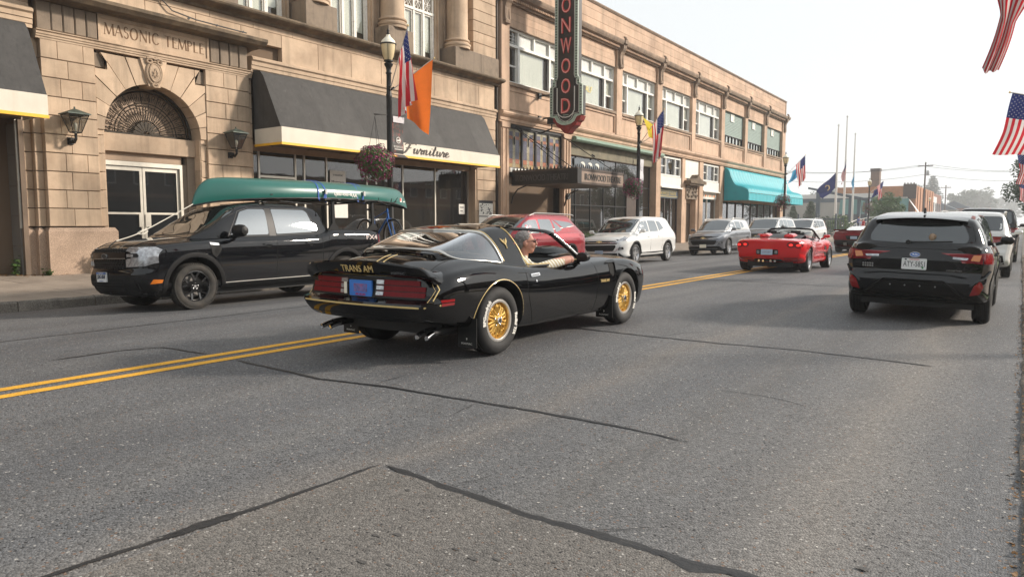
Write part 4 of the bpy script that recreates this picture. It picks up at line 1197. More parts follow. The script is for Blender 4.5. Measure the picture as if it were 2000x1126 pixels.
MB().box(cx_-.15,cx_+.15,YS-.262,YS-.25,6.05,6.07).build('maker_mark',M['signgreen'],BS,fix=False)
ar=MB()
for z in(6.05,7.05,11.6):ar.box(F,XA,YS-.03,YS+.03,z-.03,z+.03);ar.box(F-.05,F+.03,YS-.10,YS+.10,z-.12,z+.12)
bs('support_arm',ar,'iron')
bs('junction_box',MB().box(F+.55,F+.85,YS-.25,YS+.0,5.75,5.98).tube([(F+.7,YS-.1,5.76),(F+.7,YS-.1,5.55),(F+.2,YS-.1,5.42),(F+.0,YS-.1,5.42)],.035,6),'iron')
xg=F-.45
y0,y1=30.34,40.34
gt=MB().prism([(F-.1,5.36),(F+.20,5.36),(F+.26,5.42),(F+.26,5.50),(F+.16,5.58),(F-.1,5.58)],1,30.4,40.9)
th('awning_housing',gt,'greentrim')
th('sign_band',MB().box(F-.6,F-.28,y0,y1,4.72,5.36),'tan')
M['band']=mat('mossy_sign_band',(.20,.175,.115),.8,var=.4,vscale=1.5,dirt=((.09,.09,.06),2,.4,.7,.6))
th('sign_band',MB().box(F-.28,F-.24,y0,y1,4.74,5.34),'band')
th('shop_interior',MB().box(-23.0,-22.9,y0,y1,.05,4.8).box(-22.9,xg-.1,y0-.06,y0,.05,4.7).box(-22.9,xg-.1,y1,y1+.06,.05,4.7).box(-22.9,xg-.1,y0,y1,.02,.1).box(-22.9,xg,y0,y1,4.7,4.76),'dkint')
fr=MB()
for y in(30.42,31.5,33.05,34.5,35.9,38.8,40.28):fr.box(xg-.05,xg+.03,y-.03,y+.03,.5,4.72)
fr.box(xg-.05,xg+.025,y0,40.2,3.42,3.50).box(xg-.05,xg+.02,y0,40.2,2.28,2.33).box(xg-.05,xg+.04,y0,y1,.40,.5)
th('shopfront_frame',fr,'iron')
th('stall_riser',MB().box(xg-.1,xg+.02,y0,y1,.04,.42),'granite')
ys=[30.45,31.53,33.08,34.53,35.93,38.83]
ye=[31.47,33.02,34.47,35.87,38.77,40.25]
for a,b in zip(ys,ye):
 for(z0,z1)in((.5,2.28),(2.33,3.42),(3.5,4.72)):
  th('pane',MB().box(xg-.01,xg,a,b,z0,z1),'glass',fix=False)
th('door_surround',MB().box(xg-.3,xg+.05,37.2,38.76,.1,3.4),'brown')
M['vinyl_blue']=mat('slate_blue_panel',(.075,.10,.125),.5,var=.25,vscale=3)
s=th('window_sign',MB().box(xg+.04,xg+.07,31.3,34.4,3.55,4.62),'vinyl_blue')
for k in range(3):
 b=MB();yq=32.0+.75*k
 ribbon(b,[(xg+.072,yq+.32*math.cos(t*.35-.3),4.28+.16*math.sin(t*.35-.3))for t in range(7)],[.02,.09,.14,.16,.14,.09,.02],d=.006)
 b.build('emblem',M['curtain'],s)
for k,(yy,hh,ww)in enumerate(((30.9,1.9,.35),(32.2,1.5,.12),(33.2,1.6,.3),(34.3,1.75,.4),(35.5,1.3,.2))):
 b=MB().lathe([(.0,0),(ww*.5,.02),(ww*.35,.5),(ww*.45,hh-.5),(ww*.2,hh-.3),(0,hh-.25)],10,(xg-.6,yy,.5))
 o=b.build('window_display',M[['paper','neonred','paper','curtain','tan'][k]],smooth=60)
 tag(o,['white figure in the glass shop window nearest the theatre pier','thin red figure in the glass shop window','pale vase-like figure in the shop window behind the red one','tall cream figure in the shop window middle','small tan figure in the shop window behind the white crossover'][k],'display')
def trip_window(a,b,z0,z1,m='white'):
 xg=F-.2
 f=MB()
 L=b-a
 for q in(0,.27,.73,1):f.box(xg-.1,xg+.08,a+L*q-.05,a+L*q+.05,z0,z1)
 f.box(xg-.1,xg+.1,a,b,z1-.10,z1).box(xg-.1,xg+.1,a,b,z0,z0+.10)
 win=th('window',f,m)
 for(p,q)in((0,.27),(.27,.73),(.73,1)):
  MB().box(xg-.03,xg-.02,a+L*p+.05,a+L*q-.05,z0+.1,z1-.1).build('pane',M['glass'],win,fix=False)
  if q-p<.4:MB().box(xg-.05,xg+.03,a+L*p+.05,a+L*q-.05,(z0+z1)/2-.03,(z0+z1)/2+.03).build('sash',M[m],win,fix=False)
  MB().box(xg-.4,xg-.39,a+L*p,a+L*q,z0,z1).build('room_shade',M['greyint'],win,fix=False)
for(a,b)in((41.02,44.34),(48.14,51.40)):
 trip_window(a+.1,b-.1,4.32,5.5)
 th('wall_panel',MB().box(F-.5,F-.08,a,b,3.66,4.30),'white')
 th('ledge',MB().box(F-.5,F+.04,a,b,3.58,3.66),'white')
 th('shop_interior',MB().box(-22,-21.9,a,b,.05,3.5).box(-21.9,F-.5,a-.03,a,.05,3.5).box(-21.9,F-.5,b,b+.03,.05,3.5).box(-21.9,F-.5,a,b,.02,.1),'dkint')
xg=F-.35
s=th('shop_signboard',MB().box(xg,xg+.1,41.05,44.3,2.98,3.55),'vinyl_blue')
M['goldtext']=mat('gold_lettering',(.50,.40,.16),.45,.3)
MB().box(xg+.1,xg+.12,41.3,44.1,3.06,3.10).box(xg+.1,xg+.12,41.3,44.1,3.42,3.46).build('sign_border',M['goldtext'],s)
text('lettering','IRONWOOD THEATRE',.3,M['goldtext'],on_facade(xg+.115,42.7,3.26),s,width=2.4,height=.22)
fr=MB()
for y in(41.1,42.3,43.2,44.25):fr.box(xg-.05,xg+.04,y-.05,y+.05,.1,2.98)
th('shopfront_frame',fr,'brown')
for a,b in((41.15,42.25),(42.35,43.15),(43.25,44.2)):th('pane',MB().box(xg-.02,xg-.01,a,b,.2,2.98),'glass',fix=False)
s=th('shop_signboard',MB().box(xg,xg+.1,48.16,51.38,3.12,3.56),'paper')
[MB().box(xg+.10,xg+.106,48.7+.42*k,48.95+.42*k,3.27,3.43).build('print',M['orangeink' if k%2 else 'tan'],s,fix=False)for k in range(6)]
fr=MB()
for y in(48.2,49.7,51.35):fr.box(xg-.05,xg+.04,y-.04,y+.04,.5,3.12)
fr.box(xg-.05,xg+.04,48.16,51.38,.1,.5)
th('shopfront_frame',fr,'alu')
for a,b in((48.24,49.66),(49.74,51.3)):th('pane',MB().box(xg-.02,xg-.01,a,b,.5,3.1),'glass',fix=False)
th('blind',MB().box(xg-.3,xg-.29,49.2,51.3,.5,2.6),'curtain')
a,b=44.86,47.42
th('wall_panel',MB().box(F-.4,F-.12,a,b,4.55,5.55),'paper')
th('blind',MB().box(F-.12,F-.08,a+.15,b-.15,4.35,5.5),'curtain')
th('wall_panel',MB().box(F-.5,F-.10,a,a+.42,.1,4.5).box(F-.5,F-.10,b-.42,b,.1,4.5),'terra')
th('carved_panel',MB().box(F-.5,F-.04,a+.3,b-.3,3.0,3.95),'sand_d')
cv=MB();rr=random.Random(4)
for k in range(26):
 yy,zz,r_=rr.uniform(a+.4,b-.4),rr.uniform(3.1,3.85),rr.uniform(.05,.11)
 cv.tube([(F+.0,yy+r_*math.cos(t*.9)*(1-t/9),zz+r_*math.sin(t*.9)*(1-t/9))for t in range(7)],.035,5)
th('carving',cv,'sand_d',smooth=60)
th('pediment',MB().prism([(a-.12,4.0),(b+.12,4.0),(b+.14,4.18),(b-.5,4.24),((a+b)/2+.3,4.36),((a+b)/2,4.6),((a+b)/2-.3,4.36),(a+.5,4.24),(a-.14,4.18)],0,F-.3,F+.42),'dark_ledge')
th('door_hood',MB().box(F-.3,F+.3,a,b,3.9,4.0),'sand_d')
th('door',MB().box(F-.7,F-.62,a+.42,b-.42,.12,2.75),'brown')
th('pane',MB().box(F-.62,F-.60,a+.62,b-.62,.9,2.6),'glass_d')
th('transom_panel',MB().box(F-.7,F-.45,a+.42,b-.42,2.75,3.0),'tan')
y0,y1=52.15,67.5
th('shop_interior',MB().box(-23,-22.9,y0,y1,.05,5.5).box(-22.9,F-.5,y0,y1,.02,.1),'greyint')
th('sign_band',MB().box(F-.6,F-.2,y0,y1,3.05,5.6),'terra')
fr=MB()
for k in range(9):fr.box(xg-.05,xg+.05,y0+.05+(y1-y0-.1)*k/8-.05,y0+.05+(y1-y0-.1)*k/8+.05,.1,3.05)
fr.box(xg-.05,xg+.04,y0,y1,.1,.6)
th('shopfront_frame',fr,'brown')
for k in range(8):th('pane',MB().box(xg-.02,xg-.01,y0+.1+(y1-y0-.1)*k/8,y0+(y1-y0-.1)*(k+1)/8,.6,3.05),'glass',fix=False)
for k in(1,3,4,6):th('blind',MB().box(xg-.4,xg-.39,y0+(y1-y0)*k/8,y0+(y1-y0)*(k+1)/8-.3,.6,2.7),'curtain')
TA=empty('turquoise_awning',(0,0,0),'turquoise ribbed canvas awning at the far end of the theatre block','awning')
pr=smooth_path([(F-.02,5.50),(F+.30,5.28),(F+.48,4.78),(F+.82,4.22),(F+1.36,4.05),(F+1.70,3.86),(F+1.80,3.62)],4)
ya,yb=52.35,67.95
rows=[]
NR=23
for i in range(NR*6+1):
 y=ya+(yb-ya)*i/(NR*6)
 s=abs(math.sin(math.pi*i/6))
 rows.append([(p[0]+.07*s*min(1,k/4),y,p[1]+.09*s*min(1,k/4)*(1 if k<len(pr)-2 else .4))for k,p in enumerate(pr)])
MB().grid(rows).build('canvas',M['teal'],TA,smooth=40)
rows=[]
for i in range(121):
 y=ya+(yb-ya)*i/120
 rows.append([(F+1.80+.01*math.sin(i*.9),y,3.62),(F+1.80+.02*math.sin(i*.9),y,3.08+.01*math.sin(i*2.1))])
MB().grid(rows).build('valance',M['teal'],TA,smooth=60)
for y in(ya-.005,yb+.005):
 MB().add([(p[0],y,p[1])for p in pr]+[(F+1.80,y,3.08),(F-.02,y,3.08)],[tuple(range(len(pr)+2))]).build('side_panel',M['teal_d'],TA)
b=MB().box(F+.15,F+.75,31.2,36.8,.05,.55)
pl=b.build('planter',M['curtain'])
tag(pl,'long white planter with low green plants below the glass shopfront','planter')
lf=MB();rr=random.Random(8)
for k in range(1400):
 p=Vector((rr.uniform(F+.1,F+.8),rr.uniform(31.2,36.8),rr.uniform(.5,.95)))
 a=rr.uniform(0,6.28);s=rr.uniform(.03,.07);u=Vector((math.cos(a),math.sin(a),rr.uniform(-.6,.6)))*s;v=Vector((-math.sin(a),math.cos(a),rr.uniform(-.6,.6)))*s*.6
 lf.add([p-u,p+v,p+u,p-v],[(0,1,2,3)])
o=lf.build('foliage',M['leaf'],pl,fix=False);o['kind']='stuff'
#  the other side of the street, unseen; brick row added and sized for reflections
M['brick_r']=mat('red_brick_wall',(.20,.085,.055),.85,var=.25,vscale=2,speck=(14,.8,1.15))
M['brick_b']=mat('brown_brick_wall',(.15,.105,.075),.85,var=.25,vscale=2,speck=(14,.8,1.15))
M['shopdark']=mat('dark_shopfront',(.03,.032,.035),.3,var=.3,vscale=1)
def right_building(y0,y1,h,m,label):
 root=empty('brick_building',(0,0,0),label,'building','unseen buildings added for reflections')
 b=MB().box(22.4,34,y0,y1,.02,h)
 b.build('wall',M[m],root,fix=False)
 MB().box(22.15,22.4,y0,y1,h-.5,h-.1).box(22.25,22.4,y0,y1,3.6,3.9).build('cornice',M['tan'],root,fix=False)
 MB().box(22.3,22.4,y0+.3,y1-.3,.5,3.2).build('shopfront',M['shopdark'],root,fix=False)
 n=max(2,int((y1-y0)/2.6))
 for k in range(n):
  yc=y0+(y1-y0)*(k+.5)/n
  w_=MB().box(22.32,22.398,yc-.6,yc+.6,4.6,6.3).build('window',M['white'],root,fix=False)
  MB().box(22.30,22.33,yc-.5,yc+.5,4.7,6.2).build('pane',M['shopdark'],w_,fix=False)
for k,(y0,y1,h,m,lb)in enumerate([(-30,-4,7.2,'brick_b','added brown brick building, unseen and set back to the right, behind the camera'),(-3.5,16,6.4,'brick_r','added red brick building, unseen and set back to the right beside the camera'),(16.5,40,7.6,'brick_b','added brown brick building, unseen and set back to the right beyond the red one'),(40.5,70,6.2,'brick_r','added long red brick building, unseen and set back to the right'),(70.5,110,7.0,'brick_b','last added brown brick building, unseen and set back to the right')]):
 right_building(y0,y1,h,m,lb)
tag(box('car_park',M['asphalt'],(5.2,60,-40,200,-.4,.01)),kind='structure')
#  car building kit
def pchip(keys):
 keys=sorted(keys);keys=[k for i,k in enumerate(keys)if i==0 or k[0]-keys[i-1][0]>1e-4];X=[k[0]for k in keys];Y=[k[1]for k in keys];n=len(X)
 if n==1:return lambda x:Y[0]
 h=[X[i+1]-X[i]for i in range(n-1)];d=[(Y[i+1]-Y[i])/h[i]for i in range(n-1)]
 m=[d[0]]+[0]*(n-2)+[d[-1]]
 for i in range(1,n-1):
  if d[i-1]*d[i]>0:
   a,b=2*h[i]+h[i-1],h[i]+2*h[i-1]
   m[i]=(a+b)/(a/d[i-1]+b/d[i])
 def f(x):
  if x<=X[0]:return Y[0]
  if x>=X[-1]:return Y[-1]
  i=0
  while X[i+1]<x:i+=1
  t=(x-X[i])/h[i]
  return Y[i]*(1+2*t)*(1-t)**2+h[i]*m[i]*t*(1-t)**2+Y[i+1]*t*t*(3-2*t)+h[i]*m[i+1]*t*t*(t-1)
 return f
def chaikin(P,it=2):
 for _ in range(it):
  Q=[P[0]]
  for a,b in zip(P[:-1],P[1:]):
   Q.append(tuple(a[i]*.75+b[i]*.25 for i in range(len(a))));Q.append(tuple(a[i]*.25+b[i]*.75 for i in range(len(a))))
  Q.append(P[-1]);P=Q
 return P
def stations(y0,y1,n):
 out=[]
 for i in range(n+1):
  t=i/n
  out.append(y0+(y1-y0)*(t-.55*math.sin(2*math.pi*t)/(2*math.pi)))
 return out
SIDE=[(0,-.13),(.03,-.05),(.22,-.018),(.55,0),(.80,-.006),(.96,-.03)]
def body_mesh(s,paint,name='body'):
 c={k:pchip(s[k])if isinstance(s[k],list)else(lambda v:(lambda y:v))(s[k])for k in('W','zt','zs','zb','Ws')}
 y0,y1=s['L']
 side=s.get('side',SIDE)
 rows=[]
 ys=stations(y0,y1,s.get('n',64))
 for y in ys:
  W,zt,zs,zb,Ws=(c[k](y)for k in('W','zt','zs','zb','Ws'))
  zt=max(zt,zs+.014)
  P=[(0,zb-.010),(W*.6,zb-.005)]
  for f,o in side:P.append((max(.02,W+o),zb+f*(zs-zb)))
  P.append((W-Ws,zs));P.append(((W-Ws)*.86,zs+(zt-zs)*.45));P.append(((W-Ws)*.5,zs+(zt-zs)*.85));P.append((0,zt))
  P=chaikin(P,2)
  rows.append(P)
 K=len(rows[0])
 fr_=pchip(s.get('rear',[(0,0)]));ff_=pchip(s.get('front',[(0,0)]))
 br,bf=s.get('bow',(.06,.08));D=s.get('D',.45)
 Wm=max(k[1]for k in s['W'])if isinstance(s['W'],list)else s['W']
 def dfm(x,y,z):
  t=max(0,1-(y-y0)/D);wr=t*t*(3-2*t)
  t=max(0,1-(y1-y)/D);wf=t*t*(3-2*t)
  q=(x/Wm)**2
  return(x,y+wr*(fr_(z)+br*q)+wf*(ff_(z)-bf*q),z)
 b=MB()
 grid=[]
 for y,P in zip(ys,rows):
  grid.append([dfm(p[0],y,p[1])for p in P]+[dfm(-p[0],y,p[1])for p in P[-2:0:-1]])
 n=len(grid[0]);m=len(grid)
 b.add([p for r in grid for p in r],[(i*n+j,i*n+(j+1)%n,(i+1)*n+(j+1)%n,(i+1)*n+j)for i in range(m-1)for j in range(n)])
 for e,y in((0,ys[0]),(m-1,ys[-1])):
  P=rows[e];T=10
  base=len(b.v);st=[]
  for i in range(1,K-1):
   r_=[]
   for t in range(1,T):
    x=P[i][0]*(1-2*t/T);b.v.append(dfm(x,y,P[i][1]));r_.append(len(b.v)-1)
   st.append([e*n+i]+r_+[e*n+(2*(K-1)-i)])
  st=[[e*n]*(T+1)]+st+[[e*n+K-1]*(T+1)]
  for a,c2 in zip(st[:-1],st[1:]):
   for t in range(T):
    f=[]
    for v in(a[t],a[t+1],c2[t+1],c2[t]):
     if v not in f:f.append(v)
    if len(f)>2:b.f.append(tuple(f));b.m.append(0)
 me=b.mesh(name,[paint,M['black']],None)
 bm=bmesh.new();bm.from_mesh(me);bmesh.ops.remove_doubles(bm,verts=bm.verts,dist=.000001);bmesh.ops.recalc_face_normals(bm,faces=bm.faces)
 if bm.calc_volume(signed=True)<0:bmesh.ops.reverse_faces(bm,faces=bm.faces)
 bm.to_mesh(me);bm.free()
 return me
def cut(o,cutter_meshes,solver='EXACT'):
 """boolean difference, applied"""
 dg=None
 for cm in cutter_meshes:
  co=bpy.data.objects.new('cutter',cm);COL.objects.link(co)
  co.parent=None;co.matrix_world=Matrix.Identity(4)
  md=o.modifiers.new('cut','BOOLEAN');md.operation='DIFFERENCE';md.object=co;md.solver='EXACT'
  dg=bpy.context.evaluated_depsgraph_get()
  me=bpy.data.meshes.new_from_object(o.evaluated_get(dg))
  o.modifiers.clear();o.data=me
  bpy.data.objects.remove(co)
def arches(o,wheels,hw,depth=.34,sq=1.0):
 b=MB()
 for(y,z,r)in wheels:
  for s in(-1,1):
   b.lathe([(r,s*(hw-depth)),(r,s*(hw+.3))],40,(0,y,z),'x')
 cut(o,[b.mesh('cutter',[M['black']],fix=True)])
 me=o.data
 if len(me.materials)<2:me.materials.append(M['black'])
 for p in me.polygons:
  c=p.center
  for(y,z,r)in wheels:
   d=math.hypot(c.y-y,c.z-z)
   if(abs(d-r)<.006 and abs(p.normal.x)<.35 and abs(c.x)<hw+.1)or(d<r and abs(abs(c.x)-(hw-depth))<.01):p.material_index=1
  p.use_smooth=True
 me.set_sharp_from_angle(angle=R(32))
def cabin_mesh(s,paint,name='roof'):
 zr,Wr,Wg,zg=(pchip(s[k])if isinstance(s[k],list)else(lambda v:(lambda y:v))(s[k])for k in('zr','Wr','Wg','zg'))
 y0,y1=s['L'];rows=[]
 for y in stations(y0,y1,44):
  a,w,g,z=zr(y),Wr(y),Wg(y),zg(y)
  h=max(.02,a-z)
  P=[(0,z-.10),(g,z-.10),(g,z),(g+(w-g)*.5+.012*min(1,h/.3),z+h*.5),(w+.012,z+h*.86),(w-.05,z+h*.985),(w*.6,a+.004),(0,a+.012)]
  P=chaikin(P,2)
  rows.append([(p[0],y,p[1])for p in P]+[(-p[0],y,p[1])for p in P[-2:0:-1]])
 n=len(rows[0]);b=MB()
 b.add([p for r in rows for p in r],[(i*n+j,i*n+(j+1)%n,(i+1)*n+(j+1)%n,(i+1)*n+j)for i in range(len(rows)-1)for j in range(n)])
 b.f+=[tuple(range(n)),tuple(range((len(rows)-1)*n,len(rows)*n))];b.m+=[0,0]
 return b.mesh(name,[paint],40)
def bvh_of(*objs):
 vs,fs=[],[]
 for o in objs:
  k=len(vs)
  vs+=[v.co.copy()for v in o.data.vertices];fs+=[tuple(k+i for i in p.vertices)for p in o.data.polygons]
 return BVHTree.FromPolygons(vs,fs)
AX={'right':(Vector((4,0,0)),Vector((-1,0,0))),'left':(Vector((-4,0,0)),Vector((1,0,0))),'rear':(Vector((0,-6,0)),Vector((0,1,0))),'front':(Vector((0,6,0)),Vector((0,-1,0))),'top':(Vector((0,0,4)),Vector((0,0,-1)))}
def proj(bvh,p,pl,tilt=None):
 o,d=AX[pl]
 if pl in('right','left'):P=Vector((o.x,p[0],p[1]))
 elif pl=='top':P=Vector((p[0],p[1],4))
 else:P=Vector((p[0],o.y,p[1]))
 h=bvh.ray_cast(P,d)
 if h[0]is None:
  h=bvh.find_nearest(P+d*(P.dot(-d)if pl!='top' else 3))
 n=h[1]
 if n.dot(d)>0:n=-n
 return h[0],n
def rpoly(P,r=.02,k=4):
 out=[];n=len(P)
 for i in range(n):
  a,b,c=Vector(P[i-1]),Vector(P[i]),Vector(P[(i+1)%n])
  u,v=(a-b),(c-b);q=min(r,u.length*.45,v.length*.45)
  u.normalize();v.normalize()
  for t in range(k+1):
   t=t/k;p0,p2=b+u*q,b+v*q
   out.append(tuple(p0*(1-t)**2+b*2*t*(1-t)+p2*t*t))
 return out
def patch(bvh,poly,pl,m,name,parent,off=.004,step=.06,r=.0,back=.012,mirror=False,flat=False):
 if r:poly=rpoly(poly,r)
 bm=bmesh.new()
 vs=[bm.verts.new((p[0],p[1],0))for p in poly]
 bm.faces.new(vs)
 xs=[p[0]for p in poly];ys=[p[1]for p in poly]
 for ax,lo,hi in((0,min(xs),max(xs)),(1,min(ys),max(ys))):
  n=int((hi-lo)/step)
  for i in range(1,n+1):
   q=lo+(hi-lo)*i/(n+1)
   co=(q,0,0)if ax==0 else(0,q,0);no=(1,0,0)if ax==0 else(0,1,0)
   bmesh.ops.bisect_plane(bm,geom=bm.verts[:]+bm.edges[:]+bm.faces[:],plane_co=co,plane_no=no,dist=1e-6)
 bound=[e for e in bm.edges if len(e.link_faces)==1]
 nm={}
 for v in bm.verts:
  h,n=proj(bvh,(v.co.x,v.co.y),pl)
  v.co=h+n*off;nm[v]=n
 ex=bmesh.ops.extrude_edge_only(bm,edges=bound)
 newv=[g for g in ex['geom']if isinstance(g,bmesh.types.BMVert)]
 for v in newv:
  src=[e.other_vert(v)for e in v.link_edges if e.other_vert(v)in nm]
  if src:v.co=v.co-nm[src[0]]*back
 bmesh.ops.recalc_face_normals(bm,faces=bm.faces)
 me=bpy.data.meshes.new(name)
 bm.to_mesh(me);bm.free()
 me.materials.append(m)
 me.polygons.foreach_set('use_smooth',[True]*len(me.polygons));me.set_sharp_from_angle(angle=R(45))
 o=lnk(bpy.data.objects.new(name,me),parent)
 if mirror:
  m2=me.copy()
  for v in m2.vertices:v.co.x=-v.co.x
  m2.flip_normals()
  lnk(bpy.data.objects.new(name,m2),parent)
 return o
def seam(bvh,pts,pl,w,m,name,parent,off=.0012,step=.04,d=.002,mirror=False,closed=False):
 P=[]
 pts=list(pts)+([pts[0]]if closed else[])
 for a,b in zip(pts[:-1],pts[1:]):
  n=max(1,int(math.dist(a,b)/step))
  P+=[(a[0]+(b[0]-a[0])*i/n,a[1]+(b[1]-a[1])*i/n)for i in range(n)]
 P.append(pts[-1])
 H=[proj(bvh,p,pl)for p in P]
 rows=[]
 for i,(h,n)in enumerate(H):
  t=H[min(i+1,len(H)-1)][0]-H[max(i-1,0)][0]
  s=t.cross(n);s=s.normalized()if s.length>1e-9 else Vector((0,0,1))
  c=h+n*off
  rows.append([c-s*w/2-n*(off+.002),c-s*w/2,c+n*d,c+s*w/2,c+s*w/2-n*(off+.002)])
 mb=MB().grid(rows)
 o=mb.build(name,m,parent,smooth=50,fix=False)
 if mirror:
  m2=o.data.copy()
  for v in m2.vertices:v.co.x=-v.co.x
  m2.flip_normals()
  lnk(bpy.data.objects.new(name,m2),parent)
 return o
def stext(bvh,body,c,pl,w,h,m,name,parent,off=.003,shear=0,ext=.0015,flip=False,face=None,offset=0.):
 me=text_mesh(name,body,.1,m,ext=ext,width=w,height=h,shear=shear,offset=offset)
 for v in me.vertices:
  z=v.co.z;u,t=v.co.x,v.co.y
  if flip:u=-u
  if pl=='front':u=-u
  if pl=='left':u=-u
  p=(c[0]+u,c[1]+t)
  hh,n=proj(bvh,p,pl)
  v.co=hh+n*(off+z+ext)
 return lnk(bpy.data.objects.new(name,me),parent)
def mir(o,parent):
 m2=o.data.copy()
 for v in m2.vertices:v.co.x=-v.co.x
 m2.flip_normals()
 return lnk(bpy.data.objects.new(o.name.split('.')[0],m2),parent)
def paint(name,col,rough=.22,metal=0.,flake=0.,coat=1.0):
 m=mat(name,col,rough,metal,.0 if max(col)<.02 else .3,coat=coat,coat_r=.018)
 nt=m.node_tree;N=nt.nodes;b=N['Principled BSDF']
 g=N.new('ShaderNodeNewGeometry');n=N.new('ShaderNodeTexNoise');n.inputs['Scale'].default_value=5;n.inputs['Detail'].default_value=8
 nt.links.new(g.outputs['Position'],n.inputs['Vector'])
 r=N.new('ShaderNodeMapRange');r.inputs[1].default_value=.4;r.inputs[2].default_value=.75;r.inputs[3].default_value=.015;r.inputs[4].default_value=.07
 nt.links.new(n.outputs['Fac'],r.inputs[0]);nt.links.new(r.outputs[0],b.inputs['Coat Roughness'])
 return m
P_={}
P_['ta']=paint('gloss_black_paint',(.004,.004,.0045),.12)
P_['tk']=paint('black_truck_paint',(.006,.0065,.008),.15)
P_['cross']=paint('black_metallic_paint',(.006,.0065,.008),.18)
P_['cherry']=paint('cherry_red_paint',(.30,.010,.022),.25,.35)
P_['white']=paint('pearl_white_paint',(.70,.70,.68),.25)
P_['grey']=paint('grey_blue_metallic',(.16,.17,.19),.28,.55)
P_['dgrey']=paint('dark_grey_metallic',(.055,.055,.058),.28,.45)
P_['red']=paint('torch_red_paint',(.62,.006,.010),.22)
P_['dred']=paint('dark_red_paint',(.23,.008,.016),.2,.2)
P_['silver']=paint('silver_white_paint',(.55,.55,.54),.28,.2)
def rglass(name,col,refl,rough=.015):
 m=bpy.data.materials.new(name);m.use_nodes=True
 nt=m.node_tree;N=nt.nodes;L=nt.links;N.remove(N['Principled BSDF'])
 d=N.new('ShaderNodeBsdfDiffuse');d.inputs[0].default_value=tuple(col)+(1,)
 g=N.new('ShaderNodeBsdfGlossy');g.inputs['Roughness'].default_value=rough;g.inputs['Color'].default_value=(.93,.97,1,1)
 f=N.new('ShaderNodeFresnel');f.inputs[0].default_value=1.5
 r=N.new('ShaderNodeMapRange');r.inputs[1].default_value=.04;r.inputs[2].default_value=1;r.inputs[3].default_value=refl;r.inputs[4].default_value=1
 x=N.new('ShaderNodeMixShader');L.new(f.outputs[0],r.inputs[0]);L.new(r.outputs[0],x.inputs[0]);L.new(d.outputs[0],x.inputs[1]);L.new(g.outputs[0],x.inputs[2])
 L.new(x.outputs[0],N['Material Output'].inputs[0]);return m
M['cg']=rglass('car_glass',(.012,.014,.014),.12)
M['cgs']=rglass('sky_lit_car_glass',(.025,.030,.028),.34)
M['cgw']=rglass('windscreen_glass',(.02,.022,.02),.16)
M['tyre']=mat('tyre_rubber',(.018,.018,.018),.75,var=.3,vscale=20,bump=.2,bscale=120)
M['tyre_d']=mat('dusty_tyre_rubber',(.026,.024,.022),.85,var=.35,vscale=12,dirt=((.085,.072,.055),9,.4,.7,.5),bump=.3,bscale=120)
M['alloy']=mat('silver_alloy',(.55,.55,.56),.28,.9)
M['alloy_dk']=mat('gloss_black_alloy',(.012,.012,.013),.18,.2,coat=1)
M['gold']=mat('gold_wheel_paint',(.80,.50,.12),.38,.25)
M['goldline']=mat('gold_pinstripe',(.80,.60,.26),.4,.1)
M['lens_r']=mat('red_lamp_lens',(.25,.006,.008),.12,coat=1)
M['lens_dr']=mat('dark_red_lamp_lens',(.17,.006,.010),.4,spec=.2,var=.15,vscale=20)
M['lens_on']=mat('lit_tail_lamp',(.5,.01,.01),.2,emit=(1,.04,.03,.9))
M['lens_w']=mat('clear_lamp_lens',(.40,.41,.43),.12,.5,coat=1,var=.5,vscale=18)
M['lens_o']=mat('amber_lamp_lens',(.55,.15,.01),.15,coat=1)
M['trim']=mat('black_trim',(.011,.011,.011),.45,spec=.3)
M['gap']=mat('panel_gap',(.002,.002,.002),.9)
M['disc']=mat('brake_disc',(.22,.21,.20),.4,.8)
M['plate_w']=mat('white_licence_plate',(.72,.73,.72),.5)
M['plate_b']=mat('blue_licence_plate',(.045,.20,.62),.5,var=.12,vscale=9)
M['plate_t']=mat('pale_blue_plate',(.40,.50,.62),.5)
M['green_ink']=mat('green_ink',(.02,.2,.06),.6)
M['blurred']=mat('blurred_plate_print',(.30,.33,.42),.6,var=.4,vscale=30)
M['red_ink']=mat('red_ink',(.55,.02,.02),.6)
def tyre_prof(r,w,rr,tread=True):
 h=w/2
 P=[(rr-.004,-h*.72),(rr+.02,-h*.93),(rr+(r-rr)*.5,-h*1.0),(r-.035,-h*.93),(r-.012,-h*.80),(r-.002,-h*.66)]
 if tread:
  for q in(-.38,.0,.38):P+=[(r,h*(q-.09)),(r-.010,h*(q-.07)),(r-.010,h*(q+.07)),(r,h*(q+.09))]
 P+=[(r-.002,h*.66),(r-.012,h*.80),(r-.035,h*.93),(rr+(r-rr)*.5,h),(rr+.02,h*.93),(rr-.004,h*.72)]
 return P
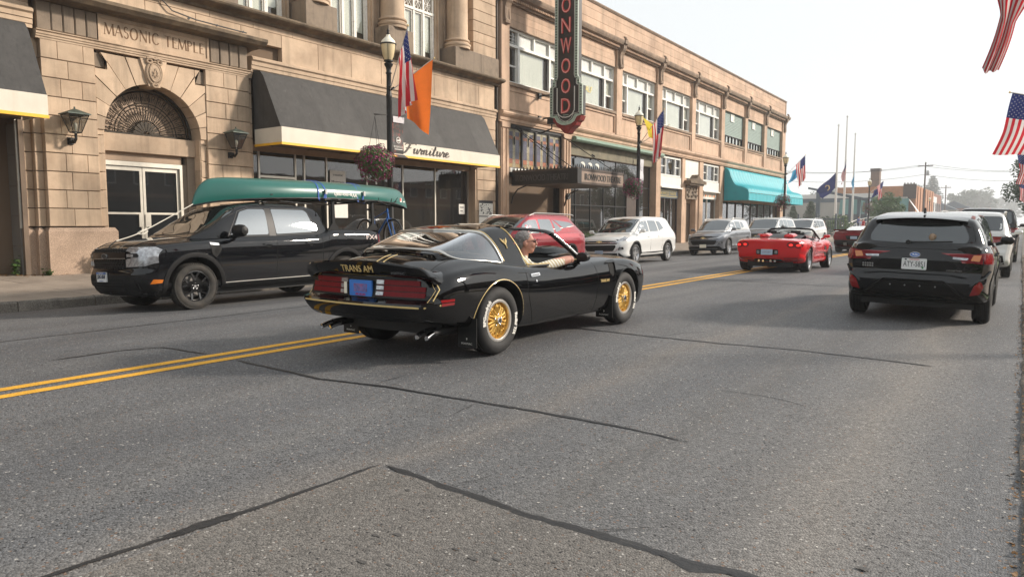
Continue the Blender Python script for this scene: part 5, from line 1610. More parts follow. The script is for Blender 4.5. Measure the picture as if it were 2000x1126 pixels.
def wheel_set(kind,r,w,rr,n=5,tyre='tyre',face=.0):
 """meshes for a wheel whose outer face looks along +x, centred on its axle"""
 d={}
 tb_=MB().lathe(tyre_prof(r,w,rr),48,(0,0,0),'x',closed=True)
 if kind in('truck','snow'):
  nb=64 if kind=='truck' else 0
  for k in range(nb):
   a=2*math.pi*k/nb
   i=len(tb_.v)
   tb_.box(w*.36,w*.475,-.011,.011,r-.026,r-.003).box(-w*.475,-w*.36,-.011,.011,r-.026,r-.003)
   tb_.xf(Matrix.Rotation(a,4,'X'),i)
 d['tyre']=tb_.mesh('tyre',[M[tyre]],40)
 h=w/2
 if kind=='snow':
  rim=MB().lathe([(rr,-h*.7),(rr+.004,h*.74),(rr+.012,h*.78),(rr-.008,h*.84),(rr-.022,h*.80),(rr-.026,h*.66)],48,(0,0,0),'x',caps=False)
  d['rim']=(rim.mesh('rim',[M['chrome_s']],40))
  g=MB().lathe([(rr-.024,h*.66),(rr-.03,h*.1),(.075,h*.05),(.07,h*.30),(0,h*.30)],48,(0,0,0),'x',caps=False)
  d['dish']=g.mesh('dish',[M['gold']],40)
  s=MB()
  N_=10
  ro,rm,ri=rr-.03,rr*.66,.055
  for k in range(N_):
   a0=2*math.pi*k/N_;da=math.pi/N_
   def q(rad,a,x):return(x,rad*math.cos(a),rad*math.sin(a))
   hub_x,mid_x,out_x=h*.62,h*.56,h*.40
   s.tube([q(ri,a0,hub_x),q(rm,a0-da*.62,mid_x),q(ro,a0,out_x)],.011,4,sq=(1,1))
   s.tube([q(ri,a0,hub_x),q(rm,a0+da*.62,mid_x),q(ro,a0,out_x)],.011,4)
   s.tube([q(rm,a0+da*.62,mid_x),q(rm*1.02,a0+2*da-da*.62,mid_x)],.009,4)
   s.tube([q(rm,a0+da*.8,mid_x),q(ro,a0+da,out_x)],.010,4)
  s.lathe([(.07,h*.3),(.066,h*.62),(.05,h*.66),(0,h*.66)],24,(0,0,0),'x')
  d['spokes']=s.mesh('spokes',[M['gold']],40)
  c=MB().lathe([(.034,h*.6),(.034,h*.86),(.028,h*.92),(0,h*.92)],20,(0,0,0),'x')
  for k in range(5):
   a=2*math.pi*k/5+.3
   c.lathe([(.010,h*.6),(.010,h*.74),(.006,h*.76),(0,h*.76)],8,(0,.055*math.cos(a),.055*math.sin(a)),'x')
  d['hub_cap']=c.mesh('hub_cap',[M['chrome']],40)
  d['emblem']=MB().lathe([(.022,h*.92),(.022,h*.93),(0,h*.93)],16,(0,0,0),'x').mesh('emblem',[M['black']])
  return d
 mm={'truck':'alloy_dk','dark':'alloy_dk'}.get(kind,'alloy')
 rim=MB().lathe([(rr,-h*.7),(rr+.003,h*.72),(rr+.008,h*.78),(rr-.010,h*.80),(rr-.022,h*.66),(rr-.03,-h*.1),(rr-.04,-h*.3)],48,(0,0,0),'x',caps=False)
 d['rim']=rim.mesh('rim',[M[mm]],40)
 d['backing']=MB().lathe([(rr-.03,-h*.32),(0,-h*.32)],30,(0,0,0),'x').mesh('backing',[M['black']])
 d['brake_disc']=MB().lathe([(rr*.72,-h*.28),(rr*.72,-h*.2),(.06,-h*.2)],30,(0,0,0),'x').mesh('brake_disc',[M['disc']],40)
 s=MB()
 def q(rad,a,x):return Vector((x,rad*math.cos(a),rad*math.sin(a)))
 for k in range(n):
  a=2*math.pi*k/n+math.pi/2
  if kind=='vette':
   P=[q(.05,a-.5,h*.5),q(rr-.02,a-.21,h*.68),q(rr-.02,a+.21,h*.68),q(.05,a+.5,h*.5)]
   B=[p-Vector((.03,0,0))for p in P]
   s.add(P+B,[(0,1,2,3),(4,7,6,5),(0,4,5,1),(1,5,6,2),(2,6,7,3),(3,7,4,0)])
  else:
   for sg in(-1,1):
    w0,w1=.014,.012
    mid=rr*.52
    pa,pb,pc=q(.05,a+sg*.12,h*.50),q(mid,a+sg*.10,h*.55),q(rr-.018,a+sg*(.30 if kind=='truck' else .2),h*.70)
    for(u,v)in((pa,pb),(pb,pc)):
     t=(v-u).normalized();sd_=Vector((0,-t.z,t.y)).normalized()*w0
     dd=Vector((.026,0,0))
     s.add([u-sd_,u+sd_,v+sd_,v-sd_,u-sd_-dd,u+sd_-dd,v+sd_-dd,v-sd_-dd],[(0,1,2,3),(4,7,6,5),(0,4,5,1),(1,5,6,2),(2,6,7,3),(3,7,4,0)])
   u,v=q(.04,a,h*.50),q(rr*.56,a,h*.548)
   sd_=Vector((0,-math.sin(a),math.cos(a)))*.022;dd=Vector((.02,0,0))
   s.add([u-sd_,u+sd_,v+sd_*.8,v-sd_*.8,u-sd_-dd,u+sd_-dd,v+sd_-dd,v-sd_-dd],[(0,1,2,3),(4,7,6,5),(0,4,5,1),(1,5,6,2),(2,6,7,3),(3,7,4,0)])
 s.lathe([(.07,-h*.2),(.07,h*.48),(.03,h*.53),(0,h*.53)],20,(0,0,0),'x')
 d['spokes']=s.mesh('spokes',[M[mm]],30)
 c=MB()
 for k in range(5):
  a=2*math.pi*k/5+.2
  c.lathe([(.010,h*.4),(.010,h*.56),(0,h*.58)],8,(0,.048*math.cos(a),.048*math.sin(a)),'x')
 c.lathe([(.024,h*.5),(.022,h*.56),(0,h*.57)],12,(0,0,0),'x')
 d['wheel_nut']=c.mesh('wheel_nut',[M['alloy' if kind=='truck' else mm]],40)
 return d
M['chrome_s']=mat('satin_rim',(.62,.60,.56),.3,.8)
def add_wheels(root,d,pos,lettering=None):
 """pos: (x, y, z); x sign picks the side"""
 for(x,y,z)in pos:
  wh=empty('wheel',(x,y,z),None);wh.parent=root
  if x<0:wh.rotation_euler.z=math.pi
  for k,me in d.items():obj(k,me,wh)
  if lettering:lettering(wh)
def plate(bvh,c,pl,m,root,txt=None,w=.30,h=.15,tm='ink',frame_m=None,off=.012):
 if frame_m:patch(bvh,[(c[0]-w/2-.012,c[1]-h/2-.012),(c[0]+w/2+.012,c[1]-h/2-.012),(c[0]+w/2+.012,c[1]+h/2+.012),(c[0]-w/2-.012,c[1]+h/2+.012)],pl,M[frame_m],'plate_frame',root,off=off-.004,step=.2)
 hh,n=proj(bvh,c,pl)
 o=hh+n*off
 n2=Vector((0,-1 if pl=='rear' else 1,.0)).normalized()
 o=o+n2*.012
 rt_=Vector((1,0,0))if pl=='rear' else Vector((-1,0,0))
 F_=frame(o,rt_,(0,0,1))
 p=MB().prism(rpoly([(-w/2,-h/2),(w/2,-h/2),(w/2,h/2),(-w/2,h/2)],.012,3),2,-.018,0).xf(F_).build('licence_plate',M[m],root)
 if not txt and m in('plate_w','plate_t'):
  b=MB()
  for k in range(6):b.box(-w*.34+k*w*.12,-w*.27+k*w*.12,-h*.2+(k*7%3)*.006,h*.16,0,.0012)
  b.xf(F_@Matrix.Translation((0,0,.0002))).build('plate_print',M['blurred'],p,fix=False)
 if txt:text('plate_text',txt,.1,M[tm],frame(o+n2*.0015,rt_,(0,0,1)),p,width=w*.86,height=h*.48,ext=.001)
 return p,F_
#  the black and gold muscle car
def build_ta():
 root=empty('muscle_car',(-5.04,6.94,.0),'gloss black 1970s muscle car with gold stripes and gold snowflake wheels driving up the middle','car')
 s=dict(L=(-2.30,2.44),W=[(-2.30,.80),(-2.2,.86),(-2.0,.895),(-1.6,.915),(-1.25,.925),(-.7,.905),(0,.895),(.7,.90),(1.2,.918),(1.6,.918),(2.0,.87),(2.25,.78),(2.38,.66),(2.44,.56)],Ws=[(-2.30,.10),(-1.9,.13),(-1.28,.12),(-.8,.13),(-.3,.13),(.4,.14),(1.2,.16),(1.8,.18),(2.44,.16)],zs=[(-2.30,.78),(-2.1,.83),(-1.7,.885),(-1.3,.90),(-.9,.87),(-.4,.835),(.3,.835),(.9,.855),(1.45,.865),(1.9,.82),(2.2,.74),(2.44,.62)],zt=[(-2.30,.85),(-2.1,.915),(-1.85,.985),(-1.6,1.02),(-1.2,1.02),(-.6,.90),(0,.87),(.5,.91),(1.0,.93),(1.6,.90),(2.0,.84),(2.3,.74),(2.44,.66)],zb=[(-2.30,.40),(-2.0,.36),(-1.7,.30),(-1.2,.23),(-.5,.195),(.8,.195),(1.3,.22),(1.8,.19),(2.2,.20),(2.44,.30)],side=[(0,-.16),(.04,-.07),(.22,-.035),(.5,-.006),(.66,0),(.82,-.018),(.95,-.055)],rear=[(.30,.10),(.38,.03),(.44,-.03),(.52,-.085),(.555,-.095),(.575,-.085),(.592,-.01),(.62,.015),(.80,.045),(.90,.08)],front=[(.2,-.03),(.4,.02),(.6,.07),(.75,.02)],bow=(.10,.16),D=.42,n=74)
 body=lnk(bpy.data.objects.new('body',body_mesh(s,P_['ta'])))
 wh=[(-1.28,.335,.395),(1.47,.335,.385)]
 arches(body,wh,.90,.30)
 cb=MB().box(-.70,.70,-.98,.52,.36,1.4).mesh('cutter',[M['trim']])
 cut(body,[cb])
 for p in body.data.polygons:
  c=p.center
  if abs(c.x)<.705 and-.985<c.y<.525 and(abs(abs(c.x)-.70)<.004 or abs(c.y+.98)<.004 or abs(c.y-.52)<.004 or abs(c.z-.36)<.004):p.material_index=1
  p.use_smooth=True
 body.data.set_sharp_from_angle(angle=R(32))
 body.parent=root
 bv=bvh_of(body)
 G,T=M['goldline'],M['trim']
 recess=[(-.78,.605),(-.80,.70),(-.74,.775),(-.62,.795),(.62,.795),(.74,.775),(.80,.70),(.78,.605)]
 patch(bv,recess,'rear',T,'tail_panel',root,off=.002,step=.1)
 for sg in(-1,1):
  for k in range(3):
   z0=.622+.053*k
   xo=.745-(.03*k if k>1 else .0)
   a,b=(.20,xo)
   P=[(sg*a,z0),(sg*b,z0),(sg*b,z0+.045),(sg*a,z0+.045)]
   patch(bv,P[::sg],'rear',M['lens_dr'],'tail_light',root,off=.010,step=.12)
   P=[(sg*.195,z0+.004),(sg*.285,z0+.004),(sg*.285,z0+.041),(sg*.195,z0+.041)]
   patch(bv,P[::sg],'rear',M['lens_w']if k else M['lens_w'],'reverse_light',root,off=.016,step=.2)
 line=[(-.815,.60),(-.835,.70),(-.785,.785),(-.66,.818),(.66,.818),(.785,.785),(.835,.70),(.815,.60)]
 seam(bv,line,'rear',.010,G,'gold_stripe',root)
 seam(bv,[(p[0]*.975,p[1]-.010)for p in line],'rear',.004,G,'gold_stripe',root)
 seam(bv,[(-.86,.56),(-.80,.545),(.80,.545),(.86,.56)],'rear',.016,G,'gold_stripe',root)
 seam(bv,[(-.80,.44),(.80,.44)],'rear',.006,M['gap'],'panel_gap',root)
 p,F_=plate(bv,(0,.685),'rear','plate_b',root)
 n=MB().box(-.09,.09,-.035,.04,.0,.002).xf(F_).build('plate_smudge',mat('blurred_plate_number',(.13,.16,.42),.6,var=.5,vscale=22,dirt=((.35,.10,.22),14,.45,.6,.8)),p)
 text('plate_text','MICHIGAN',.1,M['red_ink'],F_@Matrix.Translation((0,-.058,.001)),p,width=.13,height=.022,ext=.001)
 MB().box(-.30,-.262,-.06,.05,0,.004).xf(F_@Matrix.Translation((.08,0,0))).build('sticker',M['cream'],root)
 rows=[]
 for i in range(41):
  x=-.83+1.66*i/40
  q=abs(x)/.83
  zt_=.950-.06*q**2-.07*max(0,(q-.88)/.12)**2
  yb=-2.36+.07*q**2+.05*max(0,(q-.8)/.2)**2
  zl=.825-.02*q**2-.05*max(0,(q-.88)/.12)
  rows.append([(x,yb+.07,zl-.01),(x,yb+.035,zl+.01),(x,yb,zt_-.015),(x,yb+.008,zt_),(x,yb+.05,zt_-.004),(x,yb+.16,zt_-.04),(x,yb+.33,min(.93,zt_-.02)-.005-.03*q)])
 sb=MB().grid(rows)
 n7=7
 for e in(0,40):sb.f.append(tuple(e*n7+k for k in range(n7)));sb.m.append(0)
 sb.f+=[(i*n7+6,(i+1)*n7+6,(i+1)*n7,i*n7)for i in range(40)];sb.m+=[0]*40
 sp=sb.build('spoiler',P_['ta'],root,smooth=40)
 for x in(-.40,.40):
  pass
 bs_=bvh_of(sp)
 stext(bs_,'TRANS AM',(0,.872),'rear',.42,.062,M['goldline'],'lettering',root,off=.002)
 stext(bs_,'PONTIAC',(.50,.842),'rear',.15,.020,M['chrome'],'lettering',root,off=.002)
 seam(bs_,[(.60,.83),(.60,.93)],'rear',.004,M['gap'],'panel_gap',root)
 seam(bs_,[(-.60,.83),(-.60,.93)],'rear',.004,M['gap'],'panel_gap',root)
 for sd in('right','left'):
  mx=dict(parent=root)
  for k in range(2):patch(bv,[(-2.13,.55+.032*k),(-1.98,.555+.032*k),(-1.98,.578+.032*k),(-2.13,.574+.032*k)],sd,M['lens_r'],'side_marker',root,off=.004,step=.2)
  A=[(-1.28+.405*math.cos(R(a)),.335+.405*math.sin(R(a)))for a in range(2,182,6)]
  seam(bv,A,sd,.010,G,'gold_stripe',root,step=.05)
  A=[(-1.28+.398*math.cos(R(a)),.335+.398*math.sin(R(a)))for a in range(-8,190,6)]
  seam(bv,A,sd,.012,P_['ta'],'arch_lip',root,step=.05,off=.004)
  A=[(1.47+.39*math.cos(R(a)),.335+.39*math.sin(R(a)))for a in range(-8,190,6)]
  seam(bv,A,sd,.012,P_['ta'],'arch_lip',root,step=.05,off=.004)
  seam(bv,[(-.82,.87),(-.82,.66),(-.80,.55),(-.66,.26)],sd,.006,M['gap'],'panel_gap',root)
  seam(bv,[(.66,.86),(.70,.66),(.70,.40),(.66,.24)],sd,.006,M['gap'],'panel_gap',root)
  seam(bv,[(-.55,.245),(.66,.245)],sd,.005,M['gap'],'panel_gap',root)
  patch(bv,[(-.74,.735),(-.56,.74),(-.56,.77),(-.74,.765)],sd,M['chrome'],'door_handle',root,off=.010,step=.1,r=.01)
  patch(bv,[(-.72,.742),(-.58,.747),(-.58,.757),(-.72,.752)],sd,M['black'],'handle_recess',root,off=.013,step=.1)
  patch(bv,[(-.65+.014*math.cos(a*.785),.69+.014*math.sin(a*.785))for a in range(8)],sd,M['chrome'],'door_lock',root,off=.008,step=.1)
  patch(bv,[(.98,.69),(1.05,.64),(1.10,.67),(1.12,.76),(1.10,.81),(1.00,.81)],sd,M['gap'],'fender_vent',root,off=.004,r=.02)
  patch(bv,[(.93,.80),(1.13,.805),(1.16,.83),(.98,.825)],sd,P_['ta'],'vent_lip',root,off=.020,r=.01,back=.03)
  patch(bv,[(1.10,.67),(1.14,.70),(1.16,.80),(1.13,.81),(1.11,.76)],sd,P_['ta'],'vent_lip',root,off=.022,r=.01,back=.03)
  stext(bv,'TRANS AM',(.86,.60),sd,.20,.035,M['goldline'],'lettering',root,off=.002)
 patch(bv,[(-.62,.40),(.62,.40),(.62,.56),(-.62,.56)],'front',T,'grille',root,off=.004,r=.03)
 for sg in(-1,1):
  for q in(.30,.50):patch(bv,[(sg*(q+.075*math.cos(a*.785)),.60+.06*math.sin(a*.785))for a in range(8)][::sg],'front',M['lens_w'],'headlight',root,off=.01)
 patch(bv,[(2.18,.50),(2.30,.50),(2.29,.57),(2.18,.58)],'right',M['lens_o'],'side_marker',root,off=.005,step=.1)
 sc=MB()
 rows=[[(x,y,.925+h*(1-(x/.2)**4))for x in[-.2+.05*i for i in range(9)]]for y,h in((.62,.0),(.66,.07),(.95,.085),(1.25,.05),(1.38,.0))]
 sc.grid(rows).build('shaker_scoop',P_['ta'],root,smooth=50)
 seam(bv,[(-.62,.52),(-.66,.6),(-.70,1.4),(-.58,2.1)],'top',.005,M['gap'],'panel_gap',root);seam(bv,[(.62,.52),(.66,.6),(.70,1.4),(.58,2.1)],'top',.005,M['gap'],'panel_gap',root)
 for sg in(-1,1):
  seam(bv,[(sg*.62,-1.72),(sg*.66,-2.05)],'top',.004,M['gap'],'panel_gap',root)
  seam(bv,[(sg*.045,-1.84),(sg*.045,-2.12)],'top',.008,G,'gold_stripe',root)
 zr=pchip([(-1.80,1.00),(-1.66,1.065),(-1.45,1.14),(-1.2,1.215),(-.95,1.262),(-.5,1.282),(.2,1.23)])
 zg=pchip([(-1.80,.94),(-1.3,.925),(-.95,.88),(-.4,.84),(.2,.84)])
 Wg=pchip([(-1.80,.52),(-1.66,.62),(-1.4,.715),(-1.05,.765),(-.5,.775),(.2,.76)])
 Wr=pchip([(-1.86,.46),(-1.6,.54),(-1.2,.585),(-.8,.59),(-.2,.57),(.2,.55)])
 def S(y,u):
  sg=1
  if u>1:u=2-u;sg=-1
  a,g,w,z=zr(y),Wg(y),Wr(y),zg(y);h=a-z
  P=[(g+.03,z-.03),(g,z+.02),(g+(w-g)*.5+.015*min(1,h/.3),z+h*.5),(w+.01,z+h*.86),(w-.06,z+h*.985),(w*.55,a+.006),(0,a+.014)]
  P=chaikin(P,2);t=u*(len(P)-1);i=min(int(t),len(P)-2);t-=i
  return Vector((sg*(P[i][0]*(1-t)+P[i+1][0]*t),y,P[i][1]*(1-t)+P[i+1][1]*t))
 def ppatch(poly,m,name,thick=.018,off=0.,step=(.06,.05),smooth=50):
  bm=bmesh.new();bm.faces.new([bm.verts.new((p[0],p[1],0))for p in poly])
  for ax in(0,1):
   lo,hi=min(p[ax]for p in poly),max(p[ax]for p in poly);n=int((hi-lo)/step[ax])
   for i in range(1,n+1):
    q=lo+(hi-lo)*i/(n+1)
    bmesh.ops.bisect_plane(bm,geom=bm.verts[:]+bm.edges[:]+bm.faces[:],plane_co=(q,0,0)if ax==0 else(0,q,0),plane_no=(1,0,0)if ax==0 else(0,1,0),dist=1e-6)
  for v in bm.verts:
   y,u=v.co.x,v.co.y
   p=S(y,u)
   if off:
    dy=S(y+.01,u)-S(y-.01,u);du=S(y,min(2,u+.01))-S(y,max(0,u-.01))
    nn=du.cross(dy).normalized()
    if nn.dot(p-Vector((0,y,.7)))<0:nn=-nn
    p=p+nn*off
   v.co=p
  bmesh.ops.recalc_face_normals(bm,faces=bm.faces)
  c=sum((f.normal.z*f.calc_area()for f in bm.faces))
  if c<0:bmesh.ops.reverse_faces(bm,faces=bm.faces)
  if thick:bmesh.ops.solidify(bm,geom=bm.faces[:],thickness=thick)
  me=bpy.data.meshes.new(name);bm.to_mesh(me);bm.free();me.materials.append(m)
  me.polygons.foreach_set('use_smooth',[True]*len(me.polygons));me.set_sharp_from_angle(angle=R(smooth))
  return lnk(bpy.data.objects.new(name,me),root)
 gl=chaikin([(-1.09,.17),(-1.105,.30),(-1.17,.50),(-1.22,.70),(-1.25,1.0)],2)
 gb=chaikin([(-1.09,.17),(-1.11,.115),(-1.18,.105),(-1.42,.12),(-1.64,.15),(-1.72,.30),(-1.745,1.0)],2)
 full=gl+[(y,2-u)for y,u in gl[-2::-1]]
 fullb=gb+[(y,2-u)for y,u in gb[-2::-1]]
 glass_poly=full+fullb[::-1][1:-1]
 gm=glass_mat('wrapround_rear_glass',(.010,.014,.018),.20,boost=4.2)
 ppatch(glass_poly,gm,'rear_window',thick=0,off=-.004)
 def loop_tube(P,r,m,name,off=0.,n=6):
  pts=[]
  for y,u in P:pts.append(S(y,u)+Vector((0,0,off)))
  mb=MB().tube(pts,r,n,caps=False)
  mb.build(name,m,root,smooth=60)
 loop=full+fullb[::-1][1:]
 loop_tube(loop,.013,M['chrome_s'],'window_trim',.002)
 cy,cu=-1.35,.0
 def grow(P,k):
  out=[]
  for y,u in P:
   us=u if u<=1 else 2-u
   out.append((y+k*(1 if y>-1.3 else-1)*(1 if abs(y+1.35)>.0 else 0),u))
  return out
 gold2=[(y+.032,u)for y,u in full]+[]
 loop_tube(gold2,.0045,G,'gold_stripe',.004)
 low=[(y,max(.02,u-.055))for y,u in gb if u<.16]
 loop_tube(low,.0045,G,'gold_stripe',.004)
 loop_tube([(y,2-u)for y,u in low],.0045,G,'gold_stripe',.004)
 fe=chaikin([(-.66,.0),(-.70,.22),(-.80,.48),(-.88,.66),(-.88,.80),(-.84,1.0)],2)
 ff2=fe+[(y,2-u)for y,u in fe[-2::-1]]
 back=[(y+.012,u)for y,u in full]
 tip=back[0]
 roof_poly=ff2+[(-1.25,2.0),(-1.22,1.91),(tip[0]-.05,1.89)]+back[::-1]+[(tip[0]-.05,.11),(-1.22,.09),(-1.25,0)]
 ppatch(roof_poly,P_['ta'],'sail_panel',thick=.02)
 base=[(-1.25,.0),(-1.22,.09),(-1.42,.10),(-1.65,.13),(-1.75,.28),(-1.77,1.0),(-1.80,1.0),(-1.80,0)]
 ppatch(base,P_['ta'],'glass_surround',thick=.012)
 ppatch([(y,2-u)for y,u in base],P_['ta'],'glass_surround',thick=.012)
 seam_pts=[(y+.02,u)for y,u in fe if u<.62]
 loop_tube(seam_pts,.007,G,'gold_stripe',.002);loop_tube([(y,2-u)for y,u in seam_pts],.007,G,'gold_stripe',.002)
 for sg in(0,1):
  e=MB()
  def Q(y,u):return S(y,u if not sg else 2-u)+Vector(((.008 if not sg else-.008),0,.003))
  c0,c1=-.93,.42
  for k in range(4):
   for d in(-1,1):
    e.tube([Q(c0+d*.006*k,c1-.07+.008*k),Q(c0+d*(.014+.008*k),c1-.05+.006*k),Q(c0+d*(.024+.010*k),c1-.015+.006*k)],[.003,.0026,.0016],4)
  e.tube([Q(c0,c1-.10),Q(c0+.005,c1-.05),Q(c0-.004,c1-.02),Q(c0+.010,c1-.01)],[.006,.006,.004,.002],5)
  e.build('bird_emblem',G,root)
 MB().grid([[(x,y,z-.02*abs(x)/.11)for x in(-.11,-.06,0,.06,.11)]for y,z in((-.86,1.290),(-.5,1.292),(-.1,1.270),(.12,1.235))]).build('roof_bar',P_['ta'],root,smooth=60)
 MB().box(-.10,.10,-.86,.12,1.205,1.235).build('roof_bar_lining',T,root)
 hd=[(-.59,.13,1.165),(-.45,.16,1.205),(0,.185,1.228),(.45,.16,1.205),(.59,.13,1.165)]
 MB().tube(smooth_path(hd,4),.028,8,sq=(.7,1.6)).build('windscreen_header',P_['ta'],root,smooth=60)
 for sg in(-1,1):
  pil=[(sg*.59,.12,1.17),(sg*.655,.26,1.06),(sg*.725,.42,.93),(sg*.755,.50,.86)]
  MB().tube(smooth_path(pil,5),.024,8,sq=(1,1.4)).build('windscreen_pillar',T,root,smooth=60)
  MB().tube([(p[0]+sg*.012,p[1]+.022,p[2]+.014)for p in smooth_path(pil,5)],.007,6).build('pillar_trim',M['chrome'],root,smooth=60)
  rl=[(sg*.60,.22,1.155),(sg*.605,-.1,1.195),(sg*.60,-.5,1.205),(sg*.60,-.74,1.18)]
  sill=[(sg*.775,-.72,.835),(sg*.79,-.4,.838),(sg*.795,.0,.842),(sg*.775,.48,.862)]
  MB().tube(smooth_path(sill,5),.022,6,sq=(1,1)).build('window_sill',T,root,smooth=60)
  gl_=[(sg*.772,-.66,.868),(sg*.785,-.58,.855),(sg*.803,-.3,.852),(sg*.806,.0,.858),(sg*.79,.38,.875)]
  MB().tube(smooth_path(gl_,5),.008,6).build('gold_stripe',G,root,smooth=60)
 ws=[]
 for i in range(9):
  t=i/8;x=-1+2*t
  ws.append([(x*(.575+.16*k),.135+.37*k+(.06+.10*k)*(1-x*x),1.18-.28*k+.03*(1-x*x)*(1-k))for k in[j/5 for j in range(6)]])
 MB().grid(ws).build('windscreen',M['glass_c'],root,smooth=60,fix=False)
 MB().tube([(.05,.22,1.12),(.02,.17,1.10)],.012,6).box(-.10,.12,.13,.16,1.06,1.12).build('rear_view_mirror',T,root)
 MB().box(-.69,.69,-.97,.51,.36,.385).build('floor_pan',T,root)
 ds=[[(x,.52,.40),(x,.36,.60),(x,.30,.74),(x,.36,.84),(x,.50,.875),(x,.62,.90)]for x in(-.68,-.3,0,.3,.68)]
 MB().grid(ds).build('dashboard',T,root,smooth=50)
 sm=mat('black_vinyl_seat',(.02,.02,.022),.5)
 for sx in(-.36,.36):
  st=MB()
  rows=[[(sx+x,y,z+.03*(abs(x)/.24)**2)for x in(-.24,-.16,0,.16,.24)]for y,z in((.05,.50),(.0,.54),(-.35,.52),(-.44,.54),(-.52,.70),(-.60,.92),(-.63,.98),(-.67,.97),(-.62,.70),(-.56,.42))]
  st.grid(rows).build('seat',sm,root,smooth=50)
  MB().box(sx-.11,sx+.11,-.70,-.62,.97,1.10).build('headrest',sm,root)
 MB().lathe([(.172,-.012),(.186,0),(.172,.012),(.160,0)],24,(0,0,0),'z',closed=True).box(-.16,.16,-.02,.02,-.01,.01).xf(Matrix.Translation((-.36,.12,.80))@Matrix.Rotation(R(65),4,'X')).build('steering_wheel',T,root,smooth=60)
 MB().box(-.68,.68,-1.30,-.98,.84,.90).build('parcel_shelf',T,root)
 for sg in(-1,1):
  m_=MB()
  m_.lathe([(.0,-.07),(.04,-.06),(.062,-.02),(.066,.03),(.06,.05),(0,.055)],14,(0,0,0),'y').xf(Matrix.Translation((sg*.90,.34,.905))@Matrix.Scale(-1,4,(0,1,0))@Matrix.Diagonal((1.25,1.1,.85,1)))
  m_.tube([(sg*.79,.38,.85),(sg*.86,.36,.89)],.03,6)
  m_.build('door_mirror',T,root,smooth=50)
 for(x0)in(-.66,-.55,.55,.66):
  e=MB().tube([(x0*1.04,-2.04,.288),(x0*1.06,-2.11,.275),(x0*1.075,-2.17,.255)],.026,12,caps=False).tube([(x0*1.04,-2.04,.288),(x0*1.06,-2.11,.275),(x0*1.073,-2.165,.257)],.022,12,caps=True)
  e.build('exhaust_tip',M['chrome'],root,smooth=50)
  MB().tube([(x0,-1.6,.32),(x0*1.04,-2.05,.287)],.030,8).build('exhaust_pipe',M['black'],root)
 MB().box(-.66,.66,-1.9,2.1,.24,.42).build('underbody',M['black'],root)
 for(y,x)in((-1.69,.80),(-1.69,-.80),(1.05,.80),(1.05,-.80)):
  f=MB().box(x-.115,x+.115,y-.012,y+.0,.12,.40).build('mud_flap',M['trim'],root)
  text('lettering','PONTIAC',.1,M['paper'],frame((x,y-.014,.155),(1,0,0),(0,0,1)),f,width=.13,height=.018,ext=.0005)
  MB().add([(x-.008,y-.014,.205),(x,y-.014,.185),(x+.008,y-.014,.205),(x,y-.014,.212)],[(0,1,2,3)]).build('emblem',M['paper'],f)
 def ring_text(wh):
  for(word,a0,r_)in(('BFGoodrich',158,.266),('Radial T/A',-12,.266)):
   me=text_mesh('tyre_lettering',word,.056,M['paper'],ext=.001,spacing=1.0,offset=.0035)
   for v in me.vertices:
    t=R(a0)-v.co.x/r_*.98;rad=r_+v.co.y-.004;z=v.co.z
    v.co=(.1165+z,rad*math.cos(t),rad*math.sin(t))
   lnk(bpy.data.objects.new('tyre_lettering',me),wh)
 d=wheel_set('snow',.335,.235,.205)
 add_wheels(root,d,[(.775,-1.28,.335),(-.775,-1.28,.335),(.775,1.47,.335),(-.775,1.47,.335)],ring_text)
 return root
# ---- cabin
TAcar=build_ta()
